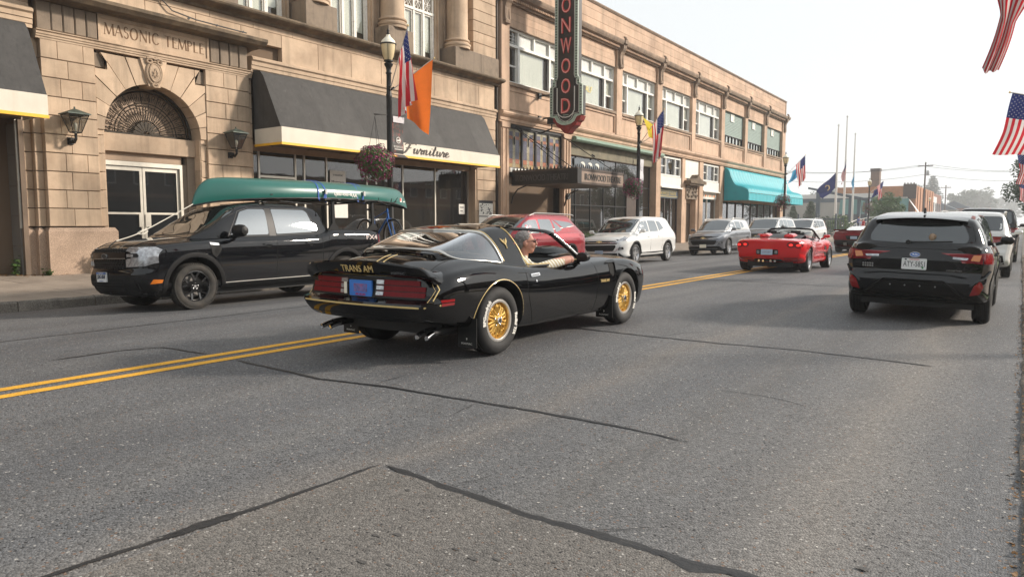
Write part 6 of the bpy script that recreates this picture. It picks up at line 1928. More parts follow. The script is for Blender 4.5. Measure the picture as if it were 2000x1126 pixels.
#  the black pickup at the left kerb
def place(root,x,y,rz=0.0,dz=0.0):
 sl_=-.24*(x-XC)/6.6**2
 root.location=(x,y,crown(x)+dz)
 root.rotation_euler=(0,math.atan(sl_)*(-1 if abs(rz)<1 else 1),rz)
def circ(cx,cy,r,a0=0,a1=360,n=24,sq=1):return[(cx+r*math.cos(R(a0+(a1-a0)*k/n)),cy+sq*r*math.sin(R(a0+(a1-a0)*k/n)))for k in range(n+1)]
def build_truck():
 root=empty('pickup_truck',(0,0,0),'black crew cab pickup parked at the left kerb under a green canoe','pickup truck')
 s=dict(L=(-2.52,2.46),W=[(-2.52,.85),(-2.42,.895),(-2.2,.915),(0,.915),(1.6,.925),(2.1,.91),(2.3,.88),(2.42,.82),(2.46,.76)],Ws=[(-2.52,.09),(-2.0,.07),(-1.2,.07),(-.9,.09),(1.0,.09),(1.5,.14),(2.1,.16),(2.46,.13)],zs=[(-2.52,1.19),(-2.3,1.22),(-1.3,1.235),(-.9,1.15),(.9,1.115),(1.3,1.10),(2.0,1.055),(2.3,1.02),(2.46,.97)],zt=[(-2.52,1.19),(-2.3,1.22),(-1.3,1.235),(-.9,1.16),(.9,1.15),(1.4,1.165),(2.0,1.12),(2.3,1.07),(2.46,.99)],zb=[(-2.52,.52),(-2.2,.42),(-1.8,.32),(1.0,.30),(2.0,.30),(2.3,.24),(2.46,.27)],side=[(0,-.14),(.05,-.05),(.20,-.03),(.42,-.012),(.60,-.004),(.74,0),(.90,-.012),(.965,-.045)],front=[(.2,-.12),(.35,.0),(.48,.05),(.62,.05),(.66,.02),(.9,.02),(1.0,-.02),(1.1,-.06)],rear=[(.4,.1),(.55,-.04),(.7,-.03),(1.1,0),(1.2,.03)],bow=(.05,.20),D=.40,n=70)
 body=lnk(bpy.data.objects.new('body',body_mesh(s,P_['tk'])))
 arches(body,[(-1.54,.37,.455),(1.56,.37,.455)],.90,.30)
 bed=MB().box(-.72,.72,-2.44,-1.18,.72,1.6).mesh('cutter',[M['trim']])
 cut(body,[bed])
 for p in body.data.polygons:
  c=p.center
  if abs(c.x)<.725 and-2.445<c.y<-1.175 and c.z<1.21 and(abs(abs(c.x)-.72)<.004 or abs(c.y+2.44)<.004 or abs(c.y+1.18)<.004 or abs(c.z-.72)<.004):p.material_index=1
  p.use_smooth=True
 body.data.set_sharp_from_angle(angle=R(32))
 body.parent=root
 cs=dict(L=(-1.20,1.50),zr=[(-1.20,1.30),(-1.12,1.50),(-1.02,1.63),(-.6,1.70),(0,1.715),(.45,1.69),(.62,1.65),(1.0,1.43),(1.35,1.22),(1.50,1.14)],zg=[(-1.2,1.14),(.9,1.10),(1.5,1.10)],Wg=[(-1.2,.81),(-.9,.84),(.8,.84),(1.2,.80),(1.5,.70)],Wr=[(-1.2,.70),(-.9,.68),(.5,.665),(.7,.68),(1.1,.74),(1.5,.68)])
 cab=lnk(bpy.data.objects.new('cab',cabin_mesh(cs,P_['tk'])),root)
 bv=bvh_of(body,cab);bc=bvh_of(cab)
 T=M['plastic']
 G=M['gap']
 for sd in('left','right'):
  patch(bc,[(.86,1.155),(.13,1.165),(.11,1.60),(.42,1.60),(.60,1.55)],sd,M['cgs'],'side_window',root,r=.035)
  patch(bc,[(-.03,1.17),(-.80,1.20),(-.86,1.25),(-.78,1.56),(-.72,1.60),(-.02,1.605)],sd,M['cgs'],'side_window',root,r=.03)
  seam(bc,[(.92,1.14),(.14,1.15),(.10,1.62),(.44,1.62),(.64,1.56)],sd,.012,M['trim'],'window_trim',root,closed=True)
  seam(bc,[(-.02,1.15),(-.84,1.185),(-.90,1.25),(-.80,1.58),(-.73,1.62),(-.01,1.625)],sd,.012,M['trim'],'window_trim',root,closed=True)
  patch(bc,[(.12,1.14),(-.02,1.14),(-.01,1.62),(.11,1.62)],sd,M['trim'],'pillar_cover',root,off=.0025,r=.01)
  seam(bv,[(1.12,1.06),(1.13,.55),(1.06,.33),(.05,.33),(.02,1.12)],sd,.007,G,'panel_gap',root)
  seam(bv,[(.02,.33),(-.78,.34),(-.98,.62),(-.98,1.15)],sd,.007,G,'panel_gap',root)
  seam(bv,[(-1.14,1.22),(-1.14,.9),(-1.06,.5)],sd,.006,G,'panel_gap',root)
  seam(bv,[(1.42,1.09),(2.1,1.03)],sd,.005,G,'panel_gap',root)
  for y in(.20,-.70):
   patch(bv,[(y+.10,.985),(y-.10,.99),(y-.10,1.02),(y+.10,1.015)],sd,P_['tk'],'door_handle',root,off=.028,r=.012,back=.035)
   patch(bv,circ(y-.01,.99,.055,n=16,sq=.75)[:-1],sd,M['gap'],'handle_recess',root,off=.001)
  for(yc,r_)in((-1.54,.455),(1.56,.455)):
   seam(bv,[(yc+(r_+.035)*math.cos(R(a)),.37+(r_+.035)*math.sin(R(a)))for a in range(-6,188,6)],sd,.070,T,'arch_cladding',root,off=.012,d=.006)
   seam(bv,[(yc+(r_+.072)*math.cos(R(a)),.37+(r_+.072)*math.sin(R(a)))for a in range(28,154,6)],sd,.010,M['steel']if 0 else P_['tk'],'arch_edge',root,off=.010,d=.006)
  patch(bv,[(1.05,.315),(-1.0,.33),(-1.0,.40),(1.05,.385)],sd,T,'sill_cladding',root,off=.014,back=.03)
  seam(bv,[(1.04,.392),(-1.0,.408)],sd,.012,M['chrome_s'],'sill_trim',root,off=.012)
  patch(bv,[(1.30,1.06),(1.13,1.04),(1.10,.93),(1.20,.80),(1.27,.86)],sd,T,'side_vent',root,off=.006,r=.02)
  patch(bv,[(1.30,1.045),(1.14,1.03),(1.14,.995),(1.29,1.01)],sd,M['chrome'],'badge',root,off=.010)
  patch(bv,[(1.22,.95),(1.14,.94),(1.18,.86),(1.22,.88)],sd,M['gap'],'vent_slot',root,off=.009)
  patch(bv,[(2.26,.44),(2.10,.45),(2.08,.50),(2.22,.51)],sd,M['lens_o'],'side_marker',root,off=.010,r=.008)
  patch(bv,[(-1.34,1.0),(-1.54,1.0),(-1.54,1.15),(-1.34,1.15)],sd,P_['tk'],'fuel_flap',root,off=.003,r=.03)
  seam(bv,rpoly([(-1.33,.99),(-1.55,.99),(-1.55,1.16),(-1.33,1.16)],.03),sd,.004,G,'panel_gap',root,closed=True)
  patch(bv,[(-2.40,.86),(-2.60,.86),(-2.60,1.14),(-2.42,1.15)],sd,M['lens_r'],'tail_light',root,off=.008,r=.02)
  patch(bv,[(-2.46,.95),(-2.56,.95),(-2.56,1.03),(-2.46,1.03)],sd,M['lens_w'],'reverse_light',root,off=.012,r=.01)
 M['decal']=mat('white_red_decal',(.62,.50,.46),.4,var=.2,vscale=25)
 stext(bv,'FX4',(-2.22,1.085),'left',.30,.085,M['decal'],'decal',root,off=.002)
 patch(bc,[(-.68,.74),(-.60,.66),(0,.60),(.60,.66),(.68,.74),(.735,1.18),(.68,1.36),(0,1.44),(-.68,1.36),(-.735,1.18)],'top',M['cgw'],'windscreen',root,r=.04)
 seam(bc,[(-.69,.72),(-.61,.645),(0,.585),(.61,.645),(.69,.72),(.75,1.18),(.70,1.39),(0,1.46),(-.70,1.39),(-.75,1.18)],'top',.02,M['trim'],'window_trim',root,closed=True)
 patch(bc,[(-.60,1.28),(.60,1.28),(.58,1.58),(-.58,1.58)],'rear',M['cg'],'rear_window',root,r=.05)
 patch(bc,[(-.13,.72),(.02,.72),(.02,.78),(-.13,.78)],'top',M['trim'],'camera_housing',root,off=.006)
 patch(bc,[(-.56,.70),(-.50,.70),(-.50,.73),(-.56,.73)],'top',M['verdi'],'sticker',root,off=.006)
 MB().box(-.42,.42,1.40,1.43,1.17,1.185).build('cowl_vent',T,root)
 for x in(.1,-.35):
  MB().tube([(x+.35,1.44,1.175),(x-.1,1.36,1.225)],.008,5).build('wiper',T,root)
 patch(bv,[(-.83,.68),(.83,.68),(.80,.80),(.84,.86),(.78,.98),(-.78,.98),(-.84,.86),(-.80,.80)],'front',M['gap'],'grille',root,off=.002,r=.03)
 hx=MB().lathe([(.030,0),(.026,.014),(.014,.014),(.010,.004)],6,(0,0,0),'y').mesh('grille_cell',[M['trim']])
 n=0
 for j in range(7):
  for i in range(-7,8):
   x=i*.062+(.031 if j%2 else 0);z=.70+j*.043
   if .80<z<.89 or abs(x)>.46:continue
   h,nn=proj(bv,(x,z),'front')
   obj('grille_cell',hx,root,h+Vector((0,.004,0)));n+=1
 patch(bv,[(-.52,.815),(.52,.815),(.50,.845),(.50,.895),(.52,.92),(-.52,.92),(-.50,.895),(-.50,.845)],'front',P_['tk'],'grille_bar',root,off=.022,back=.03)
 seam(bv,[(-.5,.832),(.5,.832)],'front',.006,M['chrome_s'],'grille_bar',root,off=.022)
 e=circ(0,.868,.075,n=20,sq=.44)[:-1]
 patch(bv,e,'front',M['black'],'emblem',root,off=.034,step=.2)
 seam(bv,[(p[0]*1.05,.868+(p[1]-.868)*1.05)for p in e],'front',.008,M['steel'],'emblem_ring',root,off=.034,closed=True)
 for sg in(-1,1):
  P=[(sg*.50,.70),(sg*.80,.71),(sg*.90,.76),(sg*.90,.95),(sg*.86,.99),(sg*.50,.99),(sg*.50,.94),(sg*.60,.92),(sg*.60,.83),(sg*.50,.82)]
  if sg<0:P=P[::-1]
  patch(bv,P,'front',M['lens_w'],'headlight',root,off=.012,step=.05)
  P=[(sg*.52,.845),(sg*.72,.845),(sg*.74,.87),(sg*.72,.905),(sg*.52,.905)][::sg]
  patch(bv,P,'front',M['black'],'lamp_bezel',root,off=.018)
  P=[(sg*.53,.855),(sg*.65,.855),(sg*.65,.895),(sg*.53,.895)][::sg]
  patch(bv,P,'front',M['lens_w'],'lamp_unit',root,off=.022)
  for k in range(3):
   P=[(sg*(.52+.1*k),.72),(sg*(.545+.1*k),.72),(sg*(.60+.1*k),.79),(sg*(.575+.1*k),.79)][::sg]
   patch(bv,P,'front',M['steel'],'lamp_fin',root,off=.017)
  sdn='left' if sg<0 else 'right'
  patch(bv,[(2.30,.74),(2.17,.78),(2.16,.95),(2.22,.985),(2.32,.985)],sdn,M['lens_w'],'headlight',root,off=.012,r=.01)
  P=[(sg*.42,.36),(sg*.66,.36),(sg*.66,.54),(sg*.52,.56)][::sg]
  patch(bv,P,'front',M['gap'],'fog_recess',root,off=.006,r=.02)
  P=[(sg*.60,.40),(sg*.70,.40),(sg*.68,.54),(sg*.60,.54)][::sg]
  patch(bv,P,'front',T,'air_curtain',root,off=.012,r=.02)
 patch(bv,[(-.92,.27),(.92,.27),(.92,.40),(.76,.55),(.60,.585),(-.60,.585),(-.76,.55),(-.92,.40)],'front',T,'bumper_cladding',root,off=.004,r=.03)
 patch(bv,[(-.42,.34),(.42,.34),(.46,.52),(-.46,.52)],'front',M['gap'],'lower_grille',root,off=.007,r=.02)
 for z in(.39,.43,.47):seam(bv,[(-.44,z),(.44,z)],'front',.012,T,'grille_bar',root,off=.010)
 for sd in('left','right'):patch(bv,[(2.5,.27),(2.06,.27),(2.02,.37),(2.16,.40),(2.34,.54),(2.5,.58)],sd,T,'bumper_cladding',root,off=.005,r=.02)
 plate(bv,(.06,.55),'front','plate_w',root,None,off=.018)
 pl=[c for c in kids(root)if c.name.startswith('licence_plate')][0]
 o_,n_=proj(bv,(.06,.55),'front');F_=frame(o_+Vector((0,.036,0)),(-1,0,0),(0,0,1))
 text('plate_text','JDC-858',.1,M['ink'],F_,pl,width=.25,height=.075,ext=.001)
 MB().box(-.148,.148,.046,.072,-.002,.0).xf(F_).build('plate_band',M['blueink'],pl)
 text('plate_text','MINNESOTA',.1,M['paper'],F_@Matrix.Translation((0,.06,.001)),pl,width=.15,height=.014,ext=.0005)
 MB().box(-.06,.06,-.064,-.056,-.002,.0).xf(F_).build('plate_band',M['blueink'],pl)
 seam(bv,[(-.78,1.005),(0,1.04),(.78,1.005)],'front',.007,G,'panel_gap',root)
 for sg in(-1,1):
  seam(bv,[(sg*.52,2.40),(sg*.60,1.9),(sg*.66,1.5)],'top',.03,P_['tk'],'bonnet_crease',root,off=.004,d=.006)
  m_=MB().lathe([(0,-.17),(.08,-.16),(.112,-.10),(.122,.0),(.115,.10),(.06,.15),(0,.16)],16,(0,0,0),'x').xf(Matrix.Translation((sg*1.07,.86,1.225))@Matrix.Diagonal((.95,.75,.86,1)))
  m_.tube([(sg*.86,.83,1.13),(sg*.97,.85,1.16)],.045,8)
  m_.build('door_mirror',M['trim'],root,smooth=50)
  seam(bc,[(.40,1.67),(-.95,1.665)],'left' if sg<0 else 'right',.02,M['trim'],'roof_strip',root,off=.006)
  MB().box(sg*.77-.035,sg*.77+.035,-2.44,-1.20,1.225,1.25).build('bed_rail_cap',T,root)
 MB().box(-.78,.78,-2.52,-2.44,.9,1.235).build('tailgate_top',P_['tk'],root)
 patch(bv,[(-.88,.42),(.88,.42),(.88,.62),(-.88,.62)],'rear',T,'rear_bumper',root,off=.03,back=.05,r=.03)
 MB().box(-.7,.7,-2.2,2.1,.22,.42).build('underbody',M['black'],root)
 d=wheel_set('truck',.365,.235,.240,tyre='tyre_d')
 add_wheels(root,d,[(-.80,1.56,.365),(.80,1.56,.365),(-.80,-1.54,.365),(.80,-1.54,.365)])
 for(y)in(-1.38,-2.40):
  for sg in(-1,1):
   f=MB()
   f.prism([(-.13,1.245),(.13,1.245),(.10,1.29),(.035,1.36),(.028,1.78),(-.028,1.78),(-.035,1.36),(-.10,1.29)],0,-.02,.02)
   f.xf(Matrix.Translation((sg*.75,y,0)))
   f.build('rack_post',M['plastic'],root)
  MB().tube([(-.95,y,1.80),(.95,y,1.80)],.028,6,sq=(.6,1.4)).box(-.62,-.50,y-.07,y+.07,1.79,1.84).box(.38,.50,y-.07,y+.07,1.79,1.84).build('rack_bar',M['trim'],root)
 MB().tube([(-.65,.05,1.735),(.65,.05,1.735)],.03,6,sq=(.5,1.5)).tube([(-.60,-.3,1.76),(-.60,-1.0,1.72)],.012,6).build('roof_bar',M['trim'],root)
 place(root,-11.45,7.86,math.pi)
 return root
TRK=build_truck()
#  the canoe, upside down on the truck
def build_canoe():
 root=empty('canoe',(0,0,0),'green canoe strapped upside down over the black pickup','canoe')
 hull=mat('green_canoe_hull',(.006,.105,.085),.32,var=.10,vscale=.8,coat=.5,coat_r=.15,dirt=((.015,.15,.12),2.0,.5,.8,.4))
 a,b=-4.02,1.20
 wf=pchip([(-4.02,.012),(-3.7,.13),(-3.0,.33),(-2.2,.43),(-1.4,.455),(-.6,.43),(.2,.33),(.9,.13),(1.20,.012)])
 gz=pchip([(-4.02,1.72),(-3.75,1.775),(-3.2,1.83),(-2.4,1.855),(-1.4,1.86),(-.4,1.835),(.3,1.80),(.9,1.74),(1.20,1.675)])
 tz=pchip([(-4.02,1.74),(-3.97,1.90),(-3.85,2.06),(-3.65,2.15),(-3.3,2.185),(-2.4,2.205),(-1.4,2.21),(-.4,2.205),(.5,2.19),(.85,2.15),(1.03,2.04),(1.14,1.88),(1.20,1.70)])
 rows=[]
 N=70
 for i in range(N+1):
  t=i/N;y=a+(b-a)*(t-.7*math.sin(2*math.pi*t)/(2*math.pi))
  w,g,z=wf(y),gz(y),tz(y);h=z-g
  P=[(w,g),(w*1.02,g+h*.25),(w*.97,g+h*.55),(w*.78,g+h*.82),(w*.42,g+h*.97),(0,z)]
  P=chaikin(P,2)
  rows.append([(p[0],y,p[1])for p in P]+[(-p[0],y,p[1])for p in P[-2::-1]])
 hb=MB().grid(rows)
 inner=[[(p[0]*.965,p[1],p[2]-.012)for p in r_]for r_ in rows]
 hb.cur=1;hb.grid(inner);hb.cur=0
 hb.build('hull',[hull,M['sidegreen']],root,smooth=60,fix=False)
 for sg in(-1,1):
  MB().tube([(sg*wf(a+(b-a)*i/50),a+(b-a)*i/50,gz(a+(b-a)*i/50)-.004)for i in range(51)],.016,6).build('gunwale',M['trim'],root,smooth=60)
 for y in(-3.2,-2.1,-.9,.2):MB().box(-wf(y),wf(y),y-.03,y+.03,gz(y)-.01,gz(y)+.008).build('thwart',M['tan'],root)
 for(y0,y1)in((-2.9,-2.65),(-.35,-.1)):MB().box(-wf(y0)*.95,wf(y0)*.95,y0,y1,1.88,1.90).build('canoe_seat',M['trim'],root)
 bv=BVHTree.FromPolygons([Vector(v)for v in hb.v[:(N+1)*len(rows[0])]],[f for f in hb.f if max(f)<(N+1)*len(rows[0])])
 me=text_mesh('lettering','We-no-nah',.1,M['paper'],ext=.001,width=.62,height=.075,offset=.002)
 for v in me.vertices:
  u,t=-v.co.x,-v.co.y
  hh=bv.ray_cast(Vector((-3,-1.82-u*1.0,1.93+t)),Vector((1,0,0)))
  if hh[0]is None:continue
  v.co=hh[0]+Vector((-.004-v.co.z,0,0))
 lnk(bpy.data.objects.new('lettering',me),root)
 def decal(y,z,w,h,m):
  c=[]
  for(dy,dz)in((-w,-h),(w,-h),(w,h),(-w,h)):
   hh=bv.ray_cast(Vector((-3,y+dy,z+dz)),Vector((1,0,0)))
   c.append(hh[0]+Vector((-.005,0,0))if hh[0]is not None else Vector((-.1,y+dy,z+dz)))
  MB().add(c,[(0,1,2,3)]).build('decal',m,root,fix=False)
 decal(-3.70,1.90,.045,.045,M['paper']);decal(-3.69,1.91,.03,.03,M['red_ink']);decal(-3.86,1.87,.05,.012,M['paper'])
 root.rotation_euler=TRK.rotation_euler;root.location=TRK.location+Vector((0,.17,0))
 blue=mat('blue_webbing',(.03,.10,.42),.6,var=.2,vscale=20)
 for k,y in enumerate((-1.38,-2.40)):
  st=empty('tie_down_strap',(0,0,0),['pair of blue straps round the canoe beside its name','pair of blue straps round the canoe nearer its stern'][k],'strap','blue straps round the canoe')
  st.location=TRK.location;st.rotation_euler=TRK.rotation_euler
  for dy in(-.07,.07):
   yy=y+dy;w,g,z=wf(yy),gz(yy),tz(yy);h=z-g
   P=[(-w-.02,1.80),(-w-.012,g),(-w*1.02-.008,g+h*.25),(-w*.97-.008,g+h*.55),(-w*.78,g+h*.82+.01),(-w*.42,g+h*.97+.01),(0,z+.012)]
   P=P+[(-p[0],p[1])for p in P[-2::-1]]
   P=chaikin(P,2)
   MB().grid([[(p[0],yy+dy*.3*math.sin(i*.2)-.014,p[1]),(p[0]*1.006,yy+dy*.3*math.sin(i*.2),p[1]+.004),(p[0],yy+dy*.3*math.sin(i*.2)+.014,p[1])]for i,p in enumerate(P)]).build('webbing',blue,st,smooth=60,fix=False)
  MB().box(-w-.05,-w-.02,y-.10,y-.05,1.93,2.02).build('buckle',M['steel'],st)
  MB().tube([(-w-.03,y-.05,1.93),(-w-.05,y-.02,1.86),(-w-.04,y+.03,1.80),(-w-.05,y-.06,1.78)],.014,5).build('strap_tail',blue,st)
 rp=empty('bow_line',(0,0,0),'white rope running from the canoe bow down to the bonnet of the pickup','rope')
 rp.location=TRK.location;rp.rotation_euler=TRK.rotation_euler
 rc=mat('white_rope',(.62,.58,.50),.8)
 P=[(-.02,1.02,1.70),(-.05,1.55,1.43),(-.06,1.90,1.255),(-.08,2.10,1.175),(-.10,2.36,1.10)]
 MB().tube(smooth_path(P,5),.009,6).build('rope',rc,rp,smooth=60)
 MB().tube(smooth_path([(-.06,1.85,1.28),(-.08,1.95,1.25),(-.05,2.0,1.21),(-.09,1.93,1.20),(-.06,1.84,1.25)],5),.012,6).build('knot',rc,rp,smooth=60)
 MB().tube(smooth_path([(-.10,2.36,1.10),(-.12,2.44,1.05),(-.12,2.50,.98)],4),.010,6).build('hook_strap',M['trim'],rp)
 return root
CANOE=build_canoe()
#  the other cars
def generic(name,label,cat,pk,L,W,H,wb,fo,bonnet,belt,wr=.345,glass='cgs',kind='alloy',nsp=5,**k):
 """estate-shaped body: returns root, bvhs and key numbers. y+ is the nose, origin midway between axles"""
 root=empty(name,(0,0,0),label,cat)
 ya=wb/2;y1=ya+fo;y0=y1-L;hw=W/2
 cowl=k.get('cowl',y1-1.05);rk=k.get('rake',.75)
 s=dict(L=(y0,y1),W=[(y0,hw-.11),(y0+.12,hw-.04),(y0+.5,hw-.005),(0,hw-.012),(ya,hw),(y1-.45,hw-.03),(y1-.2,hw-.09),(y1-.05,hw-.18),(y1,hw-.25)],Ws=[(y0,.10),(y0+.4,.06),(cowl-.2,.08),(cowl+.2,.15),(y1,.18)],zs=[(y0,belt+.02),(y0+.5,belt+.03),(0,belt),(cowl-.3,belt-.04),(ya,bonnet-.05),(y1-.3,bonnet-.13),(y1,bonnet-.22)],zt=[(y0,belt+.03),(0,belt+.02),(cowl-.3,belt),(cowl+.1,bonnet+.01),(ya,bonnet-.01),(y1-.3,bonnet-.08),(y1,bonnet-.2)],zb=[(y0,.38),(y0+.5,.28),(0,.24),(ya,.25),(y1-.3,.24),(y1,.28)],side=[(0,-.13),(.05,-.04),(.16,-.022),(.32,-.035),(.55,-.004),(.70,0),(.86,-.016),(.955,-.05)],rear=k.get('rear',[(.35,.06),(.5,-.03),(.68,-.03),(.74,.0),(1.0,.02),(1.2,.05)]),front=k.get('front',[(.2,-.06),(.4,.02),(.6,.03),(.8,.0),(1.0,-.05)]),bow=(.09,.16),D=.42,n=56)
 s.update(k.get('over',{}))
 body=lnk(bpy.data.objects.new('body',body_mesh(s,P_[pk])))
 arches(body,[(-ya,wr,wr+.055),(ya,wr,wr+.055)],hw-.02,.30)
 body.parent=root
 rt_=k.get('roof_y',y0+.55)
 slope=k.get('tail',.35)
 cs=dict(L=(y0+.05,cowl+.12),zr=k.get('zr',[(y0+.05,belt+.02),(y0+.05+slope*.55,belt+(H-belt)*.55),(y0+.05+slope,H-.055),(y0+.9,H-.015),(.05,H),(cowl-rk-.15,H-.05),(cowl-rk+.1,H-.16),(cowl-.2,belt+.15),(cowl+.12,bonnet+.0)]),zg=[(y0,belt-.0),(0,belt-.02),(cowl+.12,bonnet-.06)],Wg=[(y0+.05,hw-.16),(y0+.3,hw-.085),(0,hw-.07),(cowl-.3,hw-.10),(cowl+.12,hw-.22)],Wr=[(y0+.05,hw-.24),(y0+.5,hw-.25),(0,hw-.235),(cowl-rk,hw-.24),(cowl+.12,hw-.26)])
 cab=lnk(bpy.data.objects.new('roof',cabin_mesh(cs,P_[k.get('roofpaint',pk)])),root)
 bv,bc=bvh_of(body,cab),bvh_of(cab)
 g=M['gap']
 zb_,zt_=belt+.025,H-.13
 zw=pchip(cs['zr'])
 yf=cowl-.22
 win=k.get('windows')
 for sd in('left','right'):
  if not win:
   top=lambda y:min(zt_,zw(y)-.09)
   wins=[[(yf,zb_),(.18,zb_),(.18,zt_),(cowl-rk-.05,zt_-.02)],[(.10,zb_),(-.62,zb_+.01),(-.62,zt_),(.10,zt_)],[(-.70,zb_+.01),(y0+.62,zb_+.08),(y0+.70,zt_-.05),(-.70,zt_)]]
  else:wins=win
  for w_ in wins:
   patch(bc,w_,sd,M[glass],'side_window',root,r=.04,step=.15)
  seam(bc,[(wins[0][0][0]+.05,zb_-.022),(wins[-1][1][0]-.03,wins[-1][1][1]-.03)],sd,.018,M[k.get('belttrim','chrome_s')],'window_trim',root)
  for pts in([(yf+.12,belt-.03),(yf+.14,.6),(yf+.02,.34),(.16,.34),(.15,belt)],[(.15,.34),(-.70,.36),(-.86,.62),(-.80,belt)]):
   seam(bv,pts,sd,.008,g,'panel_gap',root,step=.12)
  for y in(.30,-.58):patch(bv,[(y+.09,belt-.15),(y-.09,belt-.145),(y-.09,belt-.12),(y+.09,belt-.125)],sd,P_[pk]if not k.get('chromeh')else M['chrome'],'door_handle',root,off=.028,r=.01,back=.035)
  if k.get('clad',True):
   for yc in(-ya,ya):
    seam(bv,[(yc+(wr+.085)*math.cos(R(a)),wr+(wr+.085)*math.sin(R(a)))for a in range(0,184,10)],sd,.055,M['plastic'],'arch_cladding',root,off=.008,d=.005,step=.1)
   patch(bv,[(ya-wr-.06,.27),(-ya+wr+.06,.28),(-ya+wr+.06,.40),(ya-wr-.06,.39)],sd,M['plastic'],'sill_cladding',root,off=.012,step=.25,back=.03)
  sg=1 if sd=='right' else-1
  mm=MB().lathe([(0,-.11),(.07,-.09),(.085,-.02),(.08,.06),(.04,.10),(0,.11)],12,(0,0,0),'x').xf(Matrix.Translation((sg*(hw+.08),yf-.02,belt+.06))@Matrix.Diagonal((.95,.65,.8,1)))
  mm.tube([(sg*(hw-.08),yf-.04,belt-.01),(sg*(hw+.02),yf-.03,belt+.02)],.03,6)
  mm.build('door_mirror',P_[pk]if k.get('mirpaint',True)else M['trim'],root,smooth=50)
  if k.get('rails'):
   P=[(sg*(hw-.25),y0+.55,H-.06),(sg*(hw-.25),y0+.75,H-.01),(sg*(hw-.24),0,H+.012),(sg*(hw-.25),cowl-rk-.35,H-.01),(sg*(hw-.25),cowl-rk-.15,H-.06)]
   MB().tube(smooth_path(P,5),.018,6).build('roof_rail',M[k['rails']],root,smooth=60)
 xw=hw-.24
 patch(bc,[(-xw,cowl-rk+.02),(0,cowl-rk-.06),(xw,cowl-rk+.02),(xw+.07,cowl-.12),(xw-.02,cowl+.02),(0,cowl+.06),(-xw+.02,cowl+.02),(-xw-.07,cowl-.12)],'top',M['cgw'],'windscreen',root,r=.06,step=.12)
 if k.get('rearglass',True):
  patch(bc,[(-xw+.0,belt+.10),(xw-.0,belt+.10),(xw-.04,H-.13),(-xw+.04,H-.13)],'rear',M['cg'],'rear_window',root,r=.07,step=.12)
 MB().box(-hw+.2,hw-.2,y0+.5,y1-.4,.2,.36).build('underbody',M['black'],root)
 d=wheel_set(kind,wr,.22,wr-.115 if kind!='vette' else wr-.09,nsp)
 add_wheels(root,d,[(hw-.115,ya,wr),(-hw+.115,ya,wr),(hw-.115,-ya,wr),(-hw+.115,-ya,wr)])
 return root,bv,bc,(y0,y1,hw,ya)
def sym(P,sg):return[(sg*p[0],p[1])for p in P][::sg]
r_,bv,bc,(y0,y1,hw,ya)=generic('crossover','cherry red crossover seen through the cabin of the black muscle car','car','cherry',4.86,1.95,1.66,2.86,.95,1.02,1.08,rails='chrome_s',roof_y=0,tail=.75,clad=True,windows=[[(1.05,1.10),(.18,1.105),(.20,1.49),(.52,1.48),(.80,1.36)],[(.10,1.105),(-.60,1.12),(-.52,1.50),(.12,1.50)],[(-.70,1.13),(-1.05,1.20),(-.62,1.49),(-.60,1.49)],[(-1.15,1.24),(-1.78,1.34),(-1.55,1.42),(-.70,1.49)]])
for sg in(-1,1):
 patch(bv,sym([(.55,.84),(.84,.86),(.84,.92),(.55,.89)],sg),'front',M['lens_w'],'headlight',r_,off=.01)
 patch(bv,[(-2.3,.98),(-1.95,1.02),(-2.0,1.07),(-2.3,1.05)],'left' if sg<0 else 'right',M['lens_r'],'tail_light',r_,off=.008)
patch(bv,[(-.6,.45),(.6,.45),(.62,.72),(-.62,.72)],'front',M['gap'],'grille',r_,r=.04)
place(r_,-11.78,16.9,math.pi)
r_,bv,bc,(y0,y1,hw,ya)=generic('crossover','pearl white crossover parked in front of the theatre canopy, facing us','car','white',4.65,1.86,1.66,2.725,.96,1.05,1.07,rails=None,tail=.55,mirpaint=True,glass='cgs',windows=[[(.98,1.10),(.18,1.105),(.20,1.50),(.50,1.48),(.74,1.37)],[(.10,1.105),(-.62,1.12),(-.52,1.50),(.12,1.50)],[(-.70,1.13),(-1.15,1.22),(-.95,1.46),(-.62,1.50)]])
G=M['gap']
